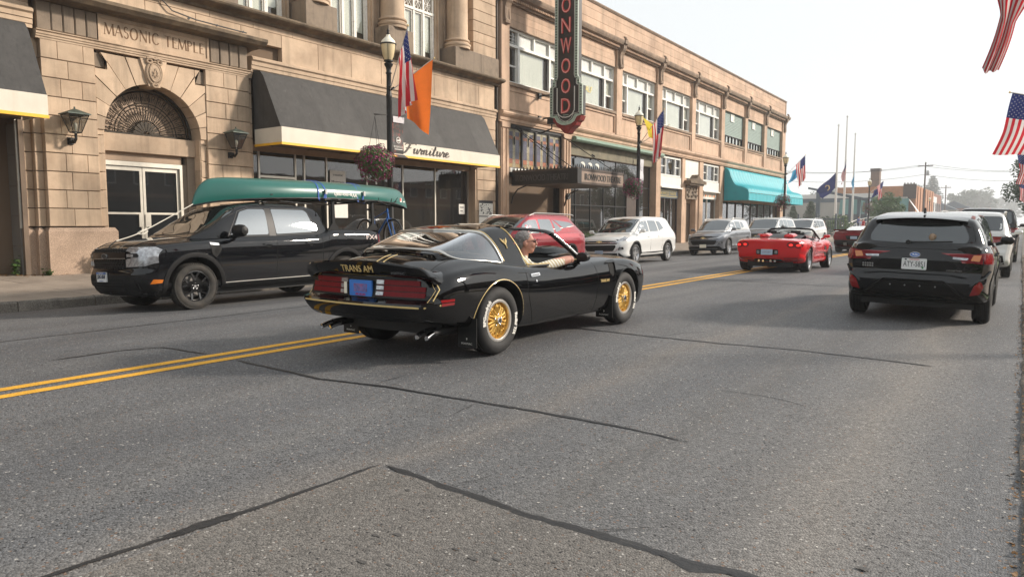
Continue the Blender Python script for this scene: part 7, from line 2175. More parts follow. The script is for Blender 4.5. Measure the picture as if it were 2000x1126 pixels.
def chevy_front(r_,bv,pm,z0=.42,z1=.86,lamp='slim'):
 patch(bv,[(-.62,.70),(.62,.70),(.70,.80),(.64,.86),(-.64,.86),(-.70,.80)],'front',M['trim'],'upper_grille',r_,r=.02,off=.004)
 patch(bv,[(-.50,.47),(.50,.47),(.60,.62),(.58,.67),(-.58,.67),(-.60,.62)],'front',M['gap'],'grille',r_,r=.03,off=.004)
 for z in(.52,.57,.62):seam(bv,[(-.54,z),(.54,z)],'front',.010,M['trim'],'grille_bar',r_,off=.006)
 seam(bv,[(-.78,.83),(-.62,.76),(0,.745),(.62,.76),(.78,.83)],'front',.022,M['chrome'],'grille_trim',r_,off=.008)
 seam(bv,[(-.74,.66),(-.58,.45),(.58,.45),(.74,.66)],'front',.014,M['chrome'],'grille_trim',r_,off=.008)
 patch(bv,[(-.10,.775),(-.035,.775),(-.035,.755),(.035,.755),(.035,.775),(.10,.775),(.10,.80),(.035,.80),(.035,.82),(-.035,.82),(-.035,.80),(-.10,.80)],'front',M['goldline'],'emblem',r_,off=.014)
 patch(bv,[(-.80,.27),(.80,.27),(.70,.40),(-.70,.40)],'front',M['plastic'],'bumper_cladding',r_,off=.006)
 for sg in(-1,1):
  patch(bv,sym([(.60,.78),(.84,.82),(.86,.92),(.70,.89)],sg),'front',M['lens_w'],'headlight',r_,off=.010)
  patch(bv,[(y1-.50,.90),(y1-.24,.82),(y1-.24,.88),(y1-.44,.95)],'right' if sg>0 else 'left',M['lens_w'],'headlight',r_,off=.008)
  patch(bv,sym([(.66,.50),(.80,.52),(.80,.60),(.70,.60)],sg),'front',M['trim'],'fog_recess',r_,off=.006,r=.01)
  patch(bv,sym([(.70,.53),(.76,.53),(.76,.58),(.70,.58)],sg),'front',M['lens_w'],'fog_lamp',r_,off=.012,r=.01)
  patch(bv,[(y0+.02,.92),(y0+.30,.96),(y0+.24,1.06),(y0+.02,1.06)],'right' if sg>0 else 'left',M['lens_r'],'tail_light',r_,off=.008)
chevy_front(r_,bv,'white')
plate(bv,(0,.42),'front','plate_t',r_,None,off=.02)
place(r_,-11.68,23.95,math.pi)
r_,bv,bc,(y0,y1,hw,ya)=generic('crossover','small grey crossover with a pale roof beside the carved doorway','car','grey',4.41,1.81,1.66,2.64,.90,1.07,1.10,rails='silver_rail' if 0 else 'chrome_s',tail=.30,roofpaint='silver',windows=[[(.92,1.13),(.18,1.135),(.20,1.50),(.48,1.49),(.70,1.38)],[(.10,1.135),(-.62,1.15),(-.58,1.51),(.12,1.51)],[(-.72,1.20),(-1.12,1.26),(-1.02,1.48),(-.68,1.50)]])
chevy_front(r_,bv,'grey')
plate(bv,(0,.42),'front','cream',r_,None,off=.02)
place(r_,-11.68,33.6,math.pi)
r_,bv,bc,(y0,y1,hw,ya)=generic('four_by_four','dark grey four-by-four with pale flanks before the turquoise awning','car','dgrey',5.05,2.0,1.78,3.02,.92,1.13,1.17,wr=.38,rails='alloy',tail=.3,roofpaint='silver')
chevy_front(r_,bv,'dgrey')
place(r_,-11.75,41.9,math.pi)
r_,bv,bc,(y0,y1,hw,ya)=generic('four_by_four','white four-by-four with dark windows, last in the row before the park','car','white',4.9,1.98,1.78,2.95,.90,1.15,1.18,wr=.38,rails='alloy',tail=.3,glass='cg')
chevy_front(r_,bv,'white')
place(r_,-11.75,50.0,math.pi)
def build_cross():
 r_,bv,bc,(y0,y1,hw,ya)=generic('crossover','black crossover with white-lit roof parked at the right kerb, nearest the camera','car','cross',4.48,1.80,1.60,2.67,.92,1.02,1.06,wr=.36,kind='dark',glass='cg',rearglass=False,mirpaint=False,belttrim='trim',roofpaint='cross',zr=[(-2.17,1.02),(-2.06,1.13),(-1.92,1.33),(-1.83,1.43),(-1.4,1.49),(-.6,1.54),(.1,1.55),(.55,1.50),(.8,1.42),(1.3,1.12),(1.55,1.02)],cowl=1.45,rake=.8,rear=[(.30,.10),(.42,.0),(.52,-.06),(.60,-.075),(.66,-.02),(.72,.0),(.88,-.015),(.98,.01),(1.1,.04)],windows=[[(1.12,1.08),(.18,1.085),(.20,1.46),(.55,1.45),(.80,1.34)],[(.10,1.085),(-.62,1.10),(-.62,1.47),(.12,1.47)],[(-.72,1.11),(-1.40,1.20),(-1.25,1.40),(-.70,1.46)]])
 T,G=M['plastic'],M['gap']
 patch(bc,[(-.58,1.115),(0,1.095),(.58,1.115),(.60,1.20),(.52,1.36),(.40,1.42),(0,1.44),(-.40,1.42),(-.52,1.36),(-.60,1.20)],'rear',M['cg'],'rear_window',r_,r=.05,step=.07)
 patch(bc,[(-.50,1.345),(0,1.37),(.50,1.345),(.44,1.40),(.38,1.425),(0,1.445),(-.38,1.425),(-.44,1.40)],'rear',G,'shade_band',r_,off=.008,r=.02)
 rows=[]
 for i in range(21):
  x=-.56+1.12*i/20;q=(x/.56)**2
  rows.append([(x,-1.50,1.497-.03*q),(x,-1.80,1.475-.035*q),(x,-1.97+.06*q,1.45-.04*q),(x,-1.955+.06*q,1.435-.045*q),(x,-1.80,1.425-.045*q)])
 MB().grid(rows).build('rear_spoiler',P_['cross'],r_,smooth=50)
 f=MB().prism([(-.03,1.535),(.11,1.535),(.03,1.61),(-.0,1.615)],0,-.012,.012).xf(Matrix.Translation((0,-1.45,-.02))).build('roof_antenna',M['trim'],r_)
 MB().tube([(.10,-2.17,1.115),(-.10,-2.17,1.12),(-.42,-2.145,1.135)],.013,6).lathe([(.03,-2.20),(.03,-2.14)],10,(.10,0,1.115),'y').xf(Matrix.Diagonal((-1,1,1,1))).build('rear_wiper',M['trim'],r_)
 for sg in(-1,1):
  patch(bv,sym([(.38,.965),(.60,.975),(.84,1.0),(.88,.93),(.88,.85),(.70,.86),(.56,.88)],sg),'rear',M['lens_dr'],'tail_light',r_,off=.010,r=.015)
  patch(bv,sym([(.80,.985),(.86,.97),(.86,.86),(.80,.865)],sg),'rear',M['lens_r'],'tail_light',r_,off=.016)
  patch(bv,sym([(.64,.895),(.74,.885),(.76,.965),(.67,.965)],sg),'rear',M['lens_o'],'indicator',r_,off=.016,r=.01)
  patch(bv,sym([(.44,.905),(.60,.898),(.62,.925),(.44,.935)],sg),'rear',M['lens_w'],'reverse_light',r_,off=.016,r=.01)
  patch(bv,[(y0+.34,.99),(y0+.02,.98),(y0+.02,.86),(y0+.20,.87)],'right' if sg>0 else 'left',M['lens_r'],'tail_light',r_,off=.010)
  patch(bv,sym([(.66,.44),(.76,.46),(.80,.56),(.77,.62),(.72,.62)],sg),'rear',M['lens_r'],'reflector',r_,off=.014,r=.01)
  seam(bv,[(sg*.86,.76),(sg*.80,.66),(sg*.66,.56)],'rear',.03,P_['cross'],'bumper_crease',r_,off=.012,d=.01)
 patch(bv,[(-.44,.74),(.44,.74),(.52,.80),(.40,.88),(-.40,.88),(-.52,.80)],'rear',T,'plate_recess',r_,off=.002,r=.02)
 patch(bv,[(-.82,.34),(.82,.34),(.74,.46),(.58,.42),(.36,.58),(-.36,.58),(-.58,.42),(-.74,.46)],'rear',T,'bumper_cladding',r_,off=.008,r=.02)
 seam(bv,[(-.60,.41),(-.36,.60),(.36,.60),(.60,.41)],'rear',.025,T,'bumper_crease',r_,off=.014,d=.012)
 seam(bv,[(-.62,.66),(-.42,.69),(.42,.69),(.62,.66)],'rear',.012,P_['cross'],'bumper_crease',r_,off=.006,d=.012)
 for x in(-.27,-.09,.09,.27):patch(bv,[(x-.012,.53),(x,.52),(x+.012,.53),(x,.545)],'rear',M['steel'],'parking_sensor',r_,off=.011)
 seam(bv,[(-.58,.74),(-.60,.98),(-.56,1.03),(.56,1.03),(.60,.98),(.58,.74),(-.58,.74)],'rear',.006,G,'panel_gap',r_)
 plate(bv,(0,.825),'rear','plate_w',r_,'ATY-5851',off=.022)
 pl=[c for c in kids(r_)if c.name.startswith('licence_plate')][0]
 h,n=proj(bv,(0,.825),'rear');F_=frame(h+Vector((0,-.0365,0)),(1,0,0),(0,0,1))
 text('plate_text','WISCONSIN',.1,M['red_ink'],F_@Matrix.Translation((0,.058,.0)),pl,width=.12,height=.018,ext=.0006)
 MB().box(.095,.115,-.062,-.035,-.0005,.0006).xf(F_).build('plate_sticker',M['green_ink'],pl);MB().box(-.115,-.09,.048,.066,-.0005,.0006).xf(F_).build('plate_sticker',M['ink'],pl)
 e=circ(0,.945,.062,n=18,sq=.52)[:-1]
 patch(bv,e,'rear',M['blueink'],'emblem',r_,off=.012,step=.2)
 seam(bv,e,'rear',.006,M['chrome'],'emblem_ring',r_,off=.013,closed=True)
 for(x,z,q)in((-.022,.948,.010),(.004,.955,.006),(.020,.95,.006),(.0,.938,.006),(.016,.938,.006),(.034,.943,.006)):
  patch(bv,[(x-q,z),(x,z-q),(x+q,z),(x,z+q)],'rear',M['chrome'],'emblem_star',r_,off=.014)
 stext(bv,'CROSSTREK',(.47,.755),'rear',.18,.018,M['steel'],'lettering',r_,off=.008)
 [patch(bv,[(-.65+.03*k,z+.002*(k%2)),(-.63+.03*k,z-.003),(-.628+.03*k,z+.018),(-.648+.03*k,z+.024)],'rear',M['steel'],'dealer_badge',r_,off=.006,step=.3)for k in range(5)for z in(.79,.758)]
 b=MB().lathe([(0,-.05),(.035,-.03),(.045,.02),(.03,.06),(0,.07)],10,(.17,-2.03,1.17),'z')
 b.tube([(.17,-2.03,1.20),(.21,-2.05,1.205)],.02,6)
 b.build('toy_on_shelf',M['tan'],r_,smooth=50)
 place(r_,-1.20,13.38,0.0)
 return r_
CR=build_cross()
def tail_car(name,label,pk,L,W,H,x,y,belt=1.10,cat='car',lamp='lens_r',tall=1.0,**k):
 r_,bv,bc,(y0,y1,hw,ya)=generic(name,label,cat,pk,L,W,H,2.85,.95,belt-.05,belt,glass='cg',**k)
 for sg in(-1,1):
  patch(bv,sym([(hw-.40,belt-.20),(hw-.04,belt-.20),(hw-.04,belt-.04),(hw-.40,belt-.06)],sg),'rear',M[lamp],'tail_light',r_,off=.012,r=.02)
  patch(bv,[(y0+.25,belt-.04),(y0+.0,belt-.04),(y0+.0,belt-.2),(y0+.22,belt-.18)],'right' if sg>0 else 'left',M[lamp],'tail_light',r_,off=.012)
 patch(bv,[(-.8,.38),(.8,.38),(.75,.6),(-.75,.6)],'rear',M['plastic'],'bumper_cladding',r_,off=.008)
 plate(bv,(0,.78),'rear','plate_w',r_,None)
 place(r_,x,y,0.0)
 return r_,bv,bc
tail_car('crossover','pearl white crossover parked just ahead of the black one at the right','white',4.75,1.90,1.72,-1.14,24.4,belt=1.12,rails='chrome_s',tail=.4)
tail_car('pickup_truck','tall dark pickup with a red high stop lamp beyond the white crossover','cross',5.6,2.03,1.98,-1.12,34.2,belt=1.32,cat='pickup truck',wr=.40,tail=.1,mirpaint=False)
b=MB().box(-.16,.16,31.25,31.28,1.90,1.93).xf(Matrix.Translation((-1.12,.06,-.05))).build('stop_lamp',M['lens_on'])
b.parent=[o for o in COL.objects if o.parent is None and o.name.startswith('pickup_truck')][-1]
b.matrix_parent_inverse=Matrix.LocRotScale(b.parent.location,b.parent.rotation_euler,None).inverted()
tail_car('hatchback','silver car far up the right kerb beyond the dark pickup','silver',4.4,1.85,1.62,-1.3,46.5,tail=.4)
tail_car('hatchback','small red car far up the right kerb, almost hidden','dred',4.4,1.85,1.60,-1.3,55,tail=.4)
def sports(label,pk,conv):
 root=empty('sports_car',(0,0,0),label,'car')
 s=dict(L=(-2.22,2.30),W=[(-2.22,.84),(-2.1,.89),(-1.8,.925),(-1.3,.935),(-.4,.885),(.4,.875),(1.3,.92),(1.7,.90),(2.1,.78),(2.30,.55)],Ws=[(-2.22,.12),(-1.3,.12),(0,.13),(1.2,.18),(2.30,.2)],zs=[(-2.22,.86),(-1.8,.90),(-1.3,.91),(-.6,.85),(.4,.83),(1.2,.86),(1.7,.78),(2.1,.64),(2.30,.52)],zt=[(-2.22,.90),(-1.6,.93),(-.6,.88),(.6,.88),(1.3,.85),(1.8,.74),(2.30,.54)],zb=[(-2.22,.34),(-1.7,.24),(0,.18),(1.7,.18),(2.30,.24)],side=[(0,-.16),(.05,-.06),(.2,-.03),(.36,-.05),(.5,-.005),(.68,0),(.86,-.02),(.955,-.055)],rear=[(.3,.12),(.45,.0),(.6,-.03),(.85,-.05),(.92,.04)],bow=(.20,.25),D=.5,n=60)
 if pk=='dred':
  s['zs']=[(a,b+(.13 if a<-1 else 0))for a,b in s['zs']];s['zt']=[(a,b+(.13 if a<-1 else 0))for a,b in s['zt']]
  s['W']=[(a,b+.03)for a,b in s['W']];s['bow']=(.08,.2)
 body=lnk(bpy.data.objects.new('body',body_mesh(s,P_[pk])))
 arches(body,[(-1.33,.335,.375),(1.33,.325,.365)],.90,.30)
 if conv:
  cut(body,[MB().box(-.64,.64,-.75,.62,.40,1.3).mesh('cutter',[M['trim']])])
  for p in body.data.polygons:
   c=p.center
   if abs(c.x)<.645 and-.755<c.y<.625 and(abs(abs(c.x)-.64)<.004 or abs(c.y+.75)<.004 or abs(c.y-.62)<.004 or abs(c.z-.40)<.004):p.material_index=1
   p.use_smooth=True
  body.data.set_sharp_from_angle(angle=R(32))
 body.parent=root
 bv=bvh_of(body)
 G=M['gap']
 for sd in('right','left'):
  seam(bv,[(-.62,.87),(-.64,.6),(-.55,.26),(.55,.26),(.62,.5),(.64,.86)],sd,.007,G,'panel_gap',root)
  patch(bv,[(.98,.40),(.86,.34),(.74,.42),(.66,.60),(.72,.70),(.84,.66)],sd,G,'side_vent',root,off=.003,r=.02)
  patch(bv,[(.80,.50),(.2,.52),(-.2,.545),(.2,.56),(.78,.56)],sd,P_[pk],'side_crease',root,off=.020,r=.01,back=.03)
  patch(bv,[(.80,.38),(.2,.40),(-.2,.42),(.2,.44),(.74,.44)],sd,P_[pk],'side_crease',root,off=.016,r=.01,back=.03)
  sg=1 if sd=='right' else-1
  mm=MB().lathe([(0,-.10),(.06,-.07),(.075,0),(.06,.07),(0,.09)],12,(0,0,0),'x').xf(Matrix.Translation((sg*.96,.56,.96))@Matrix.Diagonal((1,.8,.72,1))).tube([(sg*.80,.56,.87),(sg*.90,.56,.92)],.03,6)
  mm.build('door_mirror',P_[pk],root,smooth=50)
 if pk=='red':
  for sg in(-1,1):
   for x in(.60,.775):
    zc=.745 if x>.7 else .755
    patch(bv,sym(circ(x,zc,.102,n=20,sq=.72)[:-1],sg),'rear',G,'lamp_bezel',root,off=.003,step=.2)
    patch(bv,sym(circ(x,zc,.088,n=20,sq=.72)[:-1],sg),'rear',M['lens_r'],'tail_light',root,off=.008,step=.2)
    patch(bv,sym(circ(x,zc,.050,n=16,sq=.66)[:-1],sg),'rear',M['lens_on'],'stop_lamp',root,off=.012,step=.2)
   patch(bv,sym([(.42,.36),(.76,.37),(.76,.385),(.42,.375)],sg),'rear',G,'bumper_slot',root,off=.003)
   patch(bv,sym([(.42,.395),(.76,.405),(.76,.415),(.42,.405)],sg),'rear',G,'bumper_slot',root,off=.003)
   patch(bv,sym([(.20,.52),(.27,.52),(.27,.60),(.20,.60)],sg),'rear',M['lens_w'],'reverse_light',root,off=.010,r=.02)
   for x in(.10,.21):MB().tube([(sg*x,-2.05,.33),(sg*x,-2.23,.32)],.038,12,caps=False).tube([(sg*x,-2.05,.33),(sg*x,-2.225,.32)],.030,12).build('exhaust_tip',M['chrome'],root,smooth=50)
  patch(bv,[(-.29,.49),(.29,.49),(.29,.63),(-.29,.63)],'rear',G,'plate_recess',root,off=.004,r=.03)
  plate(bv,(0,.56),'rear','plate_t',root,None,off=.012)
  patch(bv,[(-.42,.30),(.42,.30),(.34,.37),(-.34,.37)],'rear',M['trim'],'rear_valance',root,off=.004)
 else:
  rear_c7=[(-.30,.62),(.30,.62),(.36,.80),(-.36,.80)]
  patch(bv,rear_c7,'rear',G,'plate_recess',root,off=.004,r=.02)
  plate(bv,(0,.71),'rear','plate_t',root,None,w=.28,h=.12,off=.012)
  patch(bv,[(-.86,.36),(.86,.36),(.82,.60),(-.82,.60)],'rear',M['trim'],'rear_valance',root,off=.005,r=.03)
  for sg in(-1,1):
   patch(bv,sym([(.46,.86),(.84,.88),(.84,.93),(.46,.92)],sg),'rear',M['lens_dr'],'tail_light',root,off=.008)
   patch(bv,sym([(.40,.66),(.84,.64),(.84,.70),(.42,.80)],sg),'rear',P_[pk],'bumper_wing',root,off=.03,back=.04)
   patch(bv,sym([(.30,.36),(.44,.36),(.44,.48),(.30,.48)],sg),'rear',M['chrome_s'],'exhaust_tip',root,off=.02)
  rows=[]
  for i in range(21):
   x=-.88+1.76*i/20
   z=1.07 if abs(x)>.32 else 1.035
   rows.append([(x,-2.02,z-.05),(x,-2.24,z-.015),(x,-2.26,z+.015),(x,-2.02,z-.01)])
  MB().grid(rows).build('rear_spoiler',P_[pk],root,smooth=50)
 if conv:
  P=[(-.72,.72,.87),(-.66,.45,1.03),(-.60,.28,1.14),(-.40,.20,1.175),(0,.17,1.185),(.40,.20,1.175),(.60,.28,1.14),(.66,.45,1.03),(.72,.72,.87)]
  MB().tube(smooth_path(P,5),.028,8).build('windscreen_frame',M['trim'],root,smooth=60)
  ws=[[(x*(.58+.13*k),.20+.42*k+.07*(1-x*x)*(1+k),1.16-.28*k+.02*(1-x*x))for k in[j/5 for j in range(6)]]for x in[-1+2*i/8 for i in range(9)]]
  MB().grid(ws).build('windscreen',M['glass_c'],root,smooth=60,fix=False)
  for sx in(-.33,.33):
   rows=[[(sx+x,y,z+.03*(abs(x)/.22)**2)for x in(-.22,-.14,0,.14,.22)]for y,z in((.25,.48),(-.2,.46),(-.38,.52),(-.46,.80),(-.50,1.02),(-.53,1.05),(-.56,1.02),(-.54,.6))]
   MB().grid(rows).build('seat',M['trim'],root,smooth=50)
   MB().box(sx-.13,sx+.13,-.56,-.49,1.0,1.12).build('headrest',M['trim'],root)
  MB().grid([[(x,.60,.5),(x,.46,.72),(x,.42,.86),(x,.62,.90)]for x in(-.62,0,.62)]).build('dashboard',M['trim'],root,smooth=50)
  rows=[[(x,y,z-.05*(x/.66)**2)for x in(-.66,-.4,0,.4,.66)]for y,z in((-.68,.90),(-.72,1.02),(-.85,1.04),(-1.25,.985),(-1.45,.93))]
  MB().grid(rows).build('folded_hood',M['trim']if pk=='red' else P_[pk],root,smooth=50)
  for sg in(-1,1):
   MB().lathe([(0,-.45),(.10,-.40),(.13,-.1),(.11,.1),(0,.14)],12,(0,0,0),'y').xf(Matrix.Translation((sg*.33,-.92,.965))@Matrix.Diagonal((1.3,1,.75,1))).build('fairing',P_[pk],root,smooth=50)
 else:
  cs=dict(L=(-1.9,.85),zr=[(-1.9,1.0),(-1.4,1.10),(-.7,1.20),(-.1,1.23),(.25,1.19),(.85,.88)],zg=[(-1.9,.9),(.85,.84)],Wg=[(-1.9,.55),(-1.2,.70),(0,.74),(.85,.66)],Wr=[(-1.9,.4),(-1.2,.48),(0,.52),(.85,.6)])
  cab=lnk(bpy.data.objects.new('roof',cabin_mesh(cs,P_['white'])),root)
  bc=bvh_of(cab)
  for sd in('right','left'):patch(bc,[(.45,.93),(-.5,.95),(-.75,1.0),(-.4,1.15),(.1,1.15)],sd,M['cg'],'side_window',root,r=.03)
  patch(bc,[(-.46,.12),(.46,.12),(.62,.7),(-.62,.7)],'top',M['cgw'],'windscreen',root,r=.05)
 MB().box(-.6,.6,-1.9,1.9,.15,.30).build('underbody',M['black'],root)
 d=wheel_set('vette',.33,.26,.24,5)
 add_wheels(root,d,[(.79,-1.33,.335),(-.79,-1.33,.335),(.80,1.33,.325),(-.80,1.33,.325)])
 return root
VT=sports('bright red two-seat convertible with its hood down and round tail lamps lit','red',True)
place(VT,-5.62,22.0,R(.8))
C8=sports('dark red low sports car with a white roof beyond the red convertible','dred',False)
place(C8,-6.3,38.3,0.0)
#  lamps, flags, baskets, bicycle
M['flag_r']=mat('flag_red',(.50,.022,.035),.75,var=.12,vscale=4)
M['flag_w']=mat('flag_white',(.66,.64,.62),.75,var=.08,vscale=4)
M['flag_b']=mat('flag_blue',(.022,.032,.13),.75,var=.15,vscale=4)
M['flag_o']=mat('orange_flag_cloth',(.85,.20,.03),.7,var=.08,vscale=3)
M['flag_y']=mat('yellow_flag_cloth',(.85,.68,.02),.7,var=.08,vscale=3)
M['flag_lb']=mat('light_blue_flag_cloth',(.10,.38,.62),.7,var=.1,vscale=3)
for k in('flag_r','flag_w','flag_b','flag_o','flag_y','flag_lb'):
 nt=M[k].node_tree;b=nt.nodes['Principled BSDF'];t=nt.nodes.new('ShaderNodeBsdfTranslucent')
 if b.inputs['Base Color'].links:nt.links.new(b.inputs['Base Color'].links[0].from_socket,t.inputs[0])
 x=nt.nodes.new('ShaderNodeMixShader');x.inputs[0].default_value=.5
 nt.links.new(b.outputs[0],x.inputs[1]);nt.links.new(t.outputs[0],x.inputs[2]);nt.links.new(x.outputs[0],nt.nodes['Material Output'].inputs[0])
M['flagpole']=mat('white_flag_stick',(.62,.60,.55),.5)
M['alu_pole']=mat('pale_flagpole',(.70,.68,.64),.35,.3)
M['banner']=mat('dark_printed_banner',(.03,.028,.026),.6,var=.6,vscale=7,dirt=((.30,.05,.03),5,.52,.62,.8))
M['banner_l']=mat('pale_printed_banner',(.55,.54,.56),.6,var=.1,vscale=6,dirt=((.06,.06,.10),3.2,.56,.62,.7))
def drape(A,B,ln,down,gather=.45,folds=3,amp=.09,seed=0,nu=30,nv=26,side=None):
 """cloth hanging from the hoist A-B; u runs down the fly, v along the hoist"""
 A,B,down=Vector(A),Vector(B),Vector(down)
 h=B-A
 s=side or h.cross(Vector((0,0,1)))
 s=Vector(s);s=s.normalized()if s.length>1e-5 else Vector((1,0,0))
 hor=Vector((h.x,h.y,0))
 rr=random.Random(seed);ph=rr.uniform(0,6);ph2=rr.uniform(0,6)
 def f(u,v):
  g=gather*min(1,u*1.6)
  w=v+(.5-v)*g
  p=A+h*v+down*(ln*u)*(1-.06*math.sin(v*3+ph2))
  p+=hor*(w-v)*1.0
  p+=s*amp*(.15+.85*min(1,u*1.8))*math.sin(v*math.pi*2*folds+ph+u*2.2)
  p+=hor.normalized()*(.05*math.sin(u*5+ph2)*u)if hor.length>.01 else Vector((0,0,0))
  return p
 return f
def us_flag(root,f,nu=30,nv=26,stars=True):
 def star(a,b,n):return[f(a+(b-a)*i/n,0)for i in range(n)]
 b=MB()
 rows=[[f(i/nu,j/nv)for j in range(nv+1)]for i in range(nu+1)]
 n=nv+1
 b.v=[tuple(p)for r_ in rows for p in r_]
 for i in range(nu):
  for j in range(nv):
   b.f.append((i*n+j,i*n+j+1,(i+1)*n+j+1,(i+1)*n+j))
   st=int((j+.5)/nv*13)
   b.m.append(2 if(i<nu*.4 and st<7)else(0 if st%2==0 else 1))
 b.build('cloth',[M['flag_r'],M['flag_w'],M['flag_b']],root,smooth=80,fix=False)
 if stars:
  s=MB()
  for r_ in range(9):
   for c in range(6 if r_%2==0 else 5):
    u=.4*(c*2+1+(r_%2))/12.0;v=(7/13)*(r_+1)/10
    p=f(u,v);du=(f(u+.01,v)-p).normalized();dv=(f(u,v+.01)-p).normalized();nn=du.cross(dv)
    for sg in(-1,1):
     q=.017
     s.add([p+nn*.004*sg+(du*math.cos(t*1.2566)+dv*math.sin(t*1.2566))*q for t in range(5)],[(0,2,4,1,3)]if 0 else[(0,1,2,3,4)])
  o=s.build('star',M['flag_w'],root,fix=False);o['kind']='stuff'
def flag_thing(label,pole0,tip,kind,mt=None,hoist=.95,fly=1.5,seed=0,group=None,down=(0.02,0.04,-1),spread=0.,**k):
 root=empty('flag',pole0,label,'flag',group);root.location=(0,0,0)
 P0,P1=Vector(pole0),Vector(tip)
 d=(P0-P1).normalized()
 MB().tube([P0,P1],.014,6).build('flag_stick',M['flagpole'],root,smooth=50)
 MB().lathe([(0,-.03),(.022,-.02),(.026,.0),(.018,.02),(0,.03)],8,tuple(P1),'z').build('finial',M['goldline'],root,smooth=60)
 f=drape(P1+d*.06,P1+d*(.06+hoist),fly,down,seed=seed,**k)
 f0=f
 f=lambda u,v:f0(u,v)+Vector((-.25,1,0))*(v-.5)*spread*-u
 if kind=='us':us_flag(root,f)
 else:
  b=MB().grid([[f(i/16,j/16)for j in range(17)]for i in range(17)])
  b.build('cloth',M[mt],root,smooth=80,fix=False)
 return root
# ---- street lamp
LX=-13.9
def make_lamp():
 root=empty('street_lamp',(0,0,0),'','street lamp','street lamps along the left kerb')
 m=MB()
 m.lathe([(.19,0),(.19,.10),(.15,.14),(.15,.42),(.17,.45),(.13,.52),(.105,.60),(.10,.80),(.085,.84),(.080,2.4),(.075,3.6),(.072,4.6),(.078,4.62),(.078,4.70),(.066,4.72),(.062,5.22),(.085,5.25),(.06,5.30),(.075,5.40),(.115,5.46),(.115,5.50),(.05,5.54),(.05,5.58)],18,(0,0,0))
 for k in range(12):
  a=2*math.pi*k/12
  m.tube([(.078*math.cos(a),.078*math.sin(a),.9),(.070*math.cos(a),.070*math.sin(a),4.55)],.008,4)
 m.build('post',M['iron'],root,smooth=40)
 g=MB().lathe([(.10,5.56),(.155,5.70),(.185,5.86),(.195,5.99)],20,(0,0,0),caps=False)
 g.build('globe',M['amber'],root,smooth=60)
 MB().lathe([(.20,6.01),(.17,6.09),(.10,6.16),(.06,6.20),(.055,6.24)],20,(0,0,0)).build('cap',M['cream'],root,smooth=60)
 c=MB().lathe([(.19,5.98),(.215,5.99),(.215,6.015),(.19,6.02)],20,(0,0,0),closed=True).lathe([(.03,6.23),(.045,6.26),(.025,6.31),(.04,6.34),(.012,6.40),(0,6.48)],10,(0,0,0))
 c.lathe([(.12,5.55),(.12,5.585),(.09,5.59)],16,(0,0,0))
 for k in range(5):
  a=2*math.pi*k/5+.4
  c.tube([(r_*math.cos(a),r_*math.sin(a),z)for r_,z in((.108,5.56),(.162,5.70),(.192,5.86),(.202,5.99))],.007,4)
 c.build('cage',M['iron'],root,smooth=50)
 MB().tube([(0,-.55,4.12),(0,.62,4.22)],.016,6).tube([(0,0,3.20),(0,.55,3.22)],.010,6).tube([(0,.0,4.80),(.14,-.08,4.90)],.03,6).tube([(0,.0,4.80),(.14,.06,4.88)],.03,6).build('arm',M['iron'],root)
 return root
lamp0=make_lamp()
lamp_ys=[(13.95,'black street lamp between the green canoe and the orange flag'),(29.2,'black street lamp with the yellow flag, in front of the theatre shopfront'),(53.1,'black street lamp standing before the turquoise awning'),(87.4,'black street lamp with the small purple banner near the park'),(150.2,'distant black street lamp by the brick building')]
for i,(y,lb)in enumerate(lamp_ys):
 r_=lamp0 if i==0 else copy_tree(lamp0,(LX,y,.03))
 r_.location=(LX,y,.03);r_['label']=lb
FG='US flags on poles along the street'
tips=[(LX+1.54,y-.87,6.08)for y,_ in lamp_ys];tips2=[(LX+1.21,y+.445,5.6)for y,_ in lamp_ys]
lbl=['US flag hanging limp beside the orange flag on the near street lamp','US flag next to the yellow flag on the second street lamp','US flag beside the light blue flag by the turquoise awning','tiny US flag on the lamp near the brick chimney']
for i in range(4):
 y=lamp_ys[i][0]
 flag_thing(lbl[i],(LX+.1,y-.05,4.85),tips[i],'us',seed=i+2,group=FG,gather=.34 if i!=2 else .2,down=(.0,.08+(.25 if i==2 else 0),-1),folds=2.5,amp=.07,spread=.40 if i<2 else .2,fly=1.6)
YQ=[Vector(q)for q in((-13.2,28.11,5.78),(-13.2,29.62,5.49),(-13.25,28.76,5.07),(-13.15,29.50,4.96))]
lb2=[('plain orange flag hanging to a point from the near street lamp','flag_o'),('yellow flag on the lamp in front of the theatre shop','flag_y'),('light blue flag sagging from the lamp by the turquoise awning','flag_lb'),('dark blue flag on the distant lamp near the flagpoles','flag_b')]
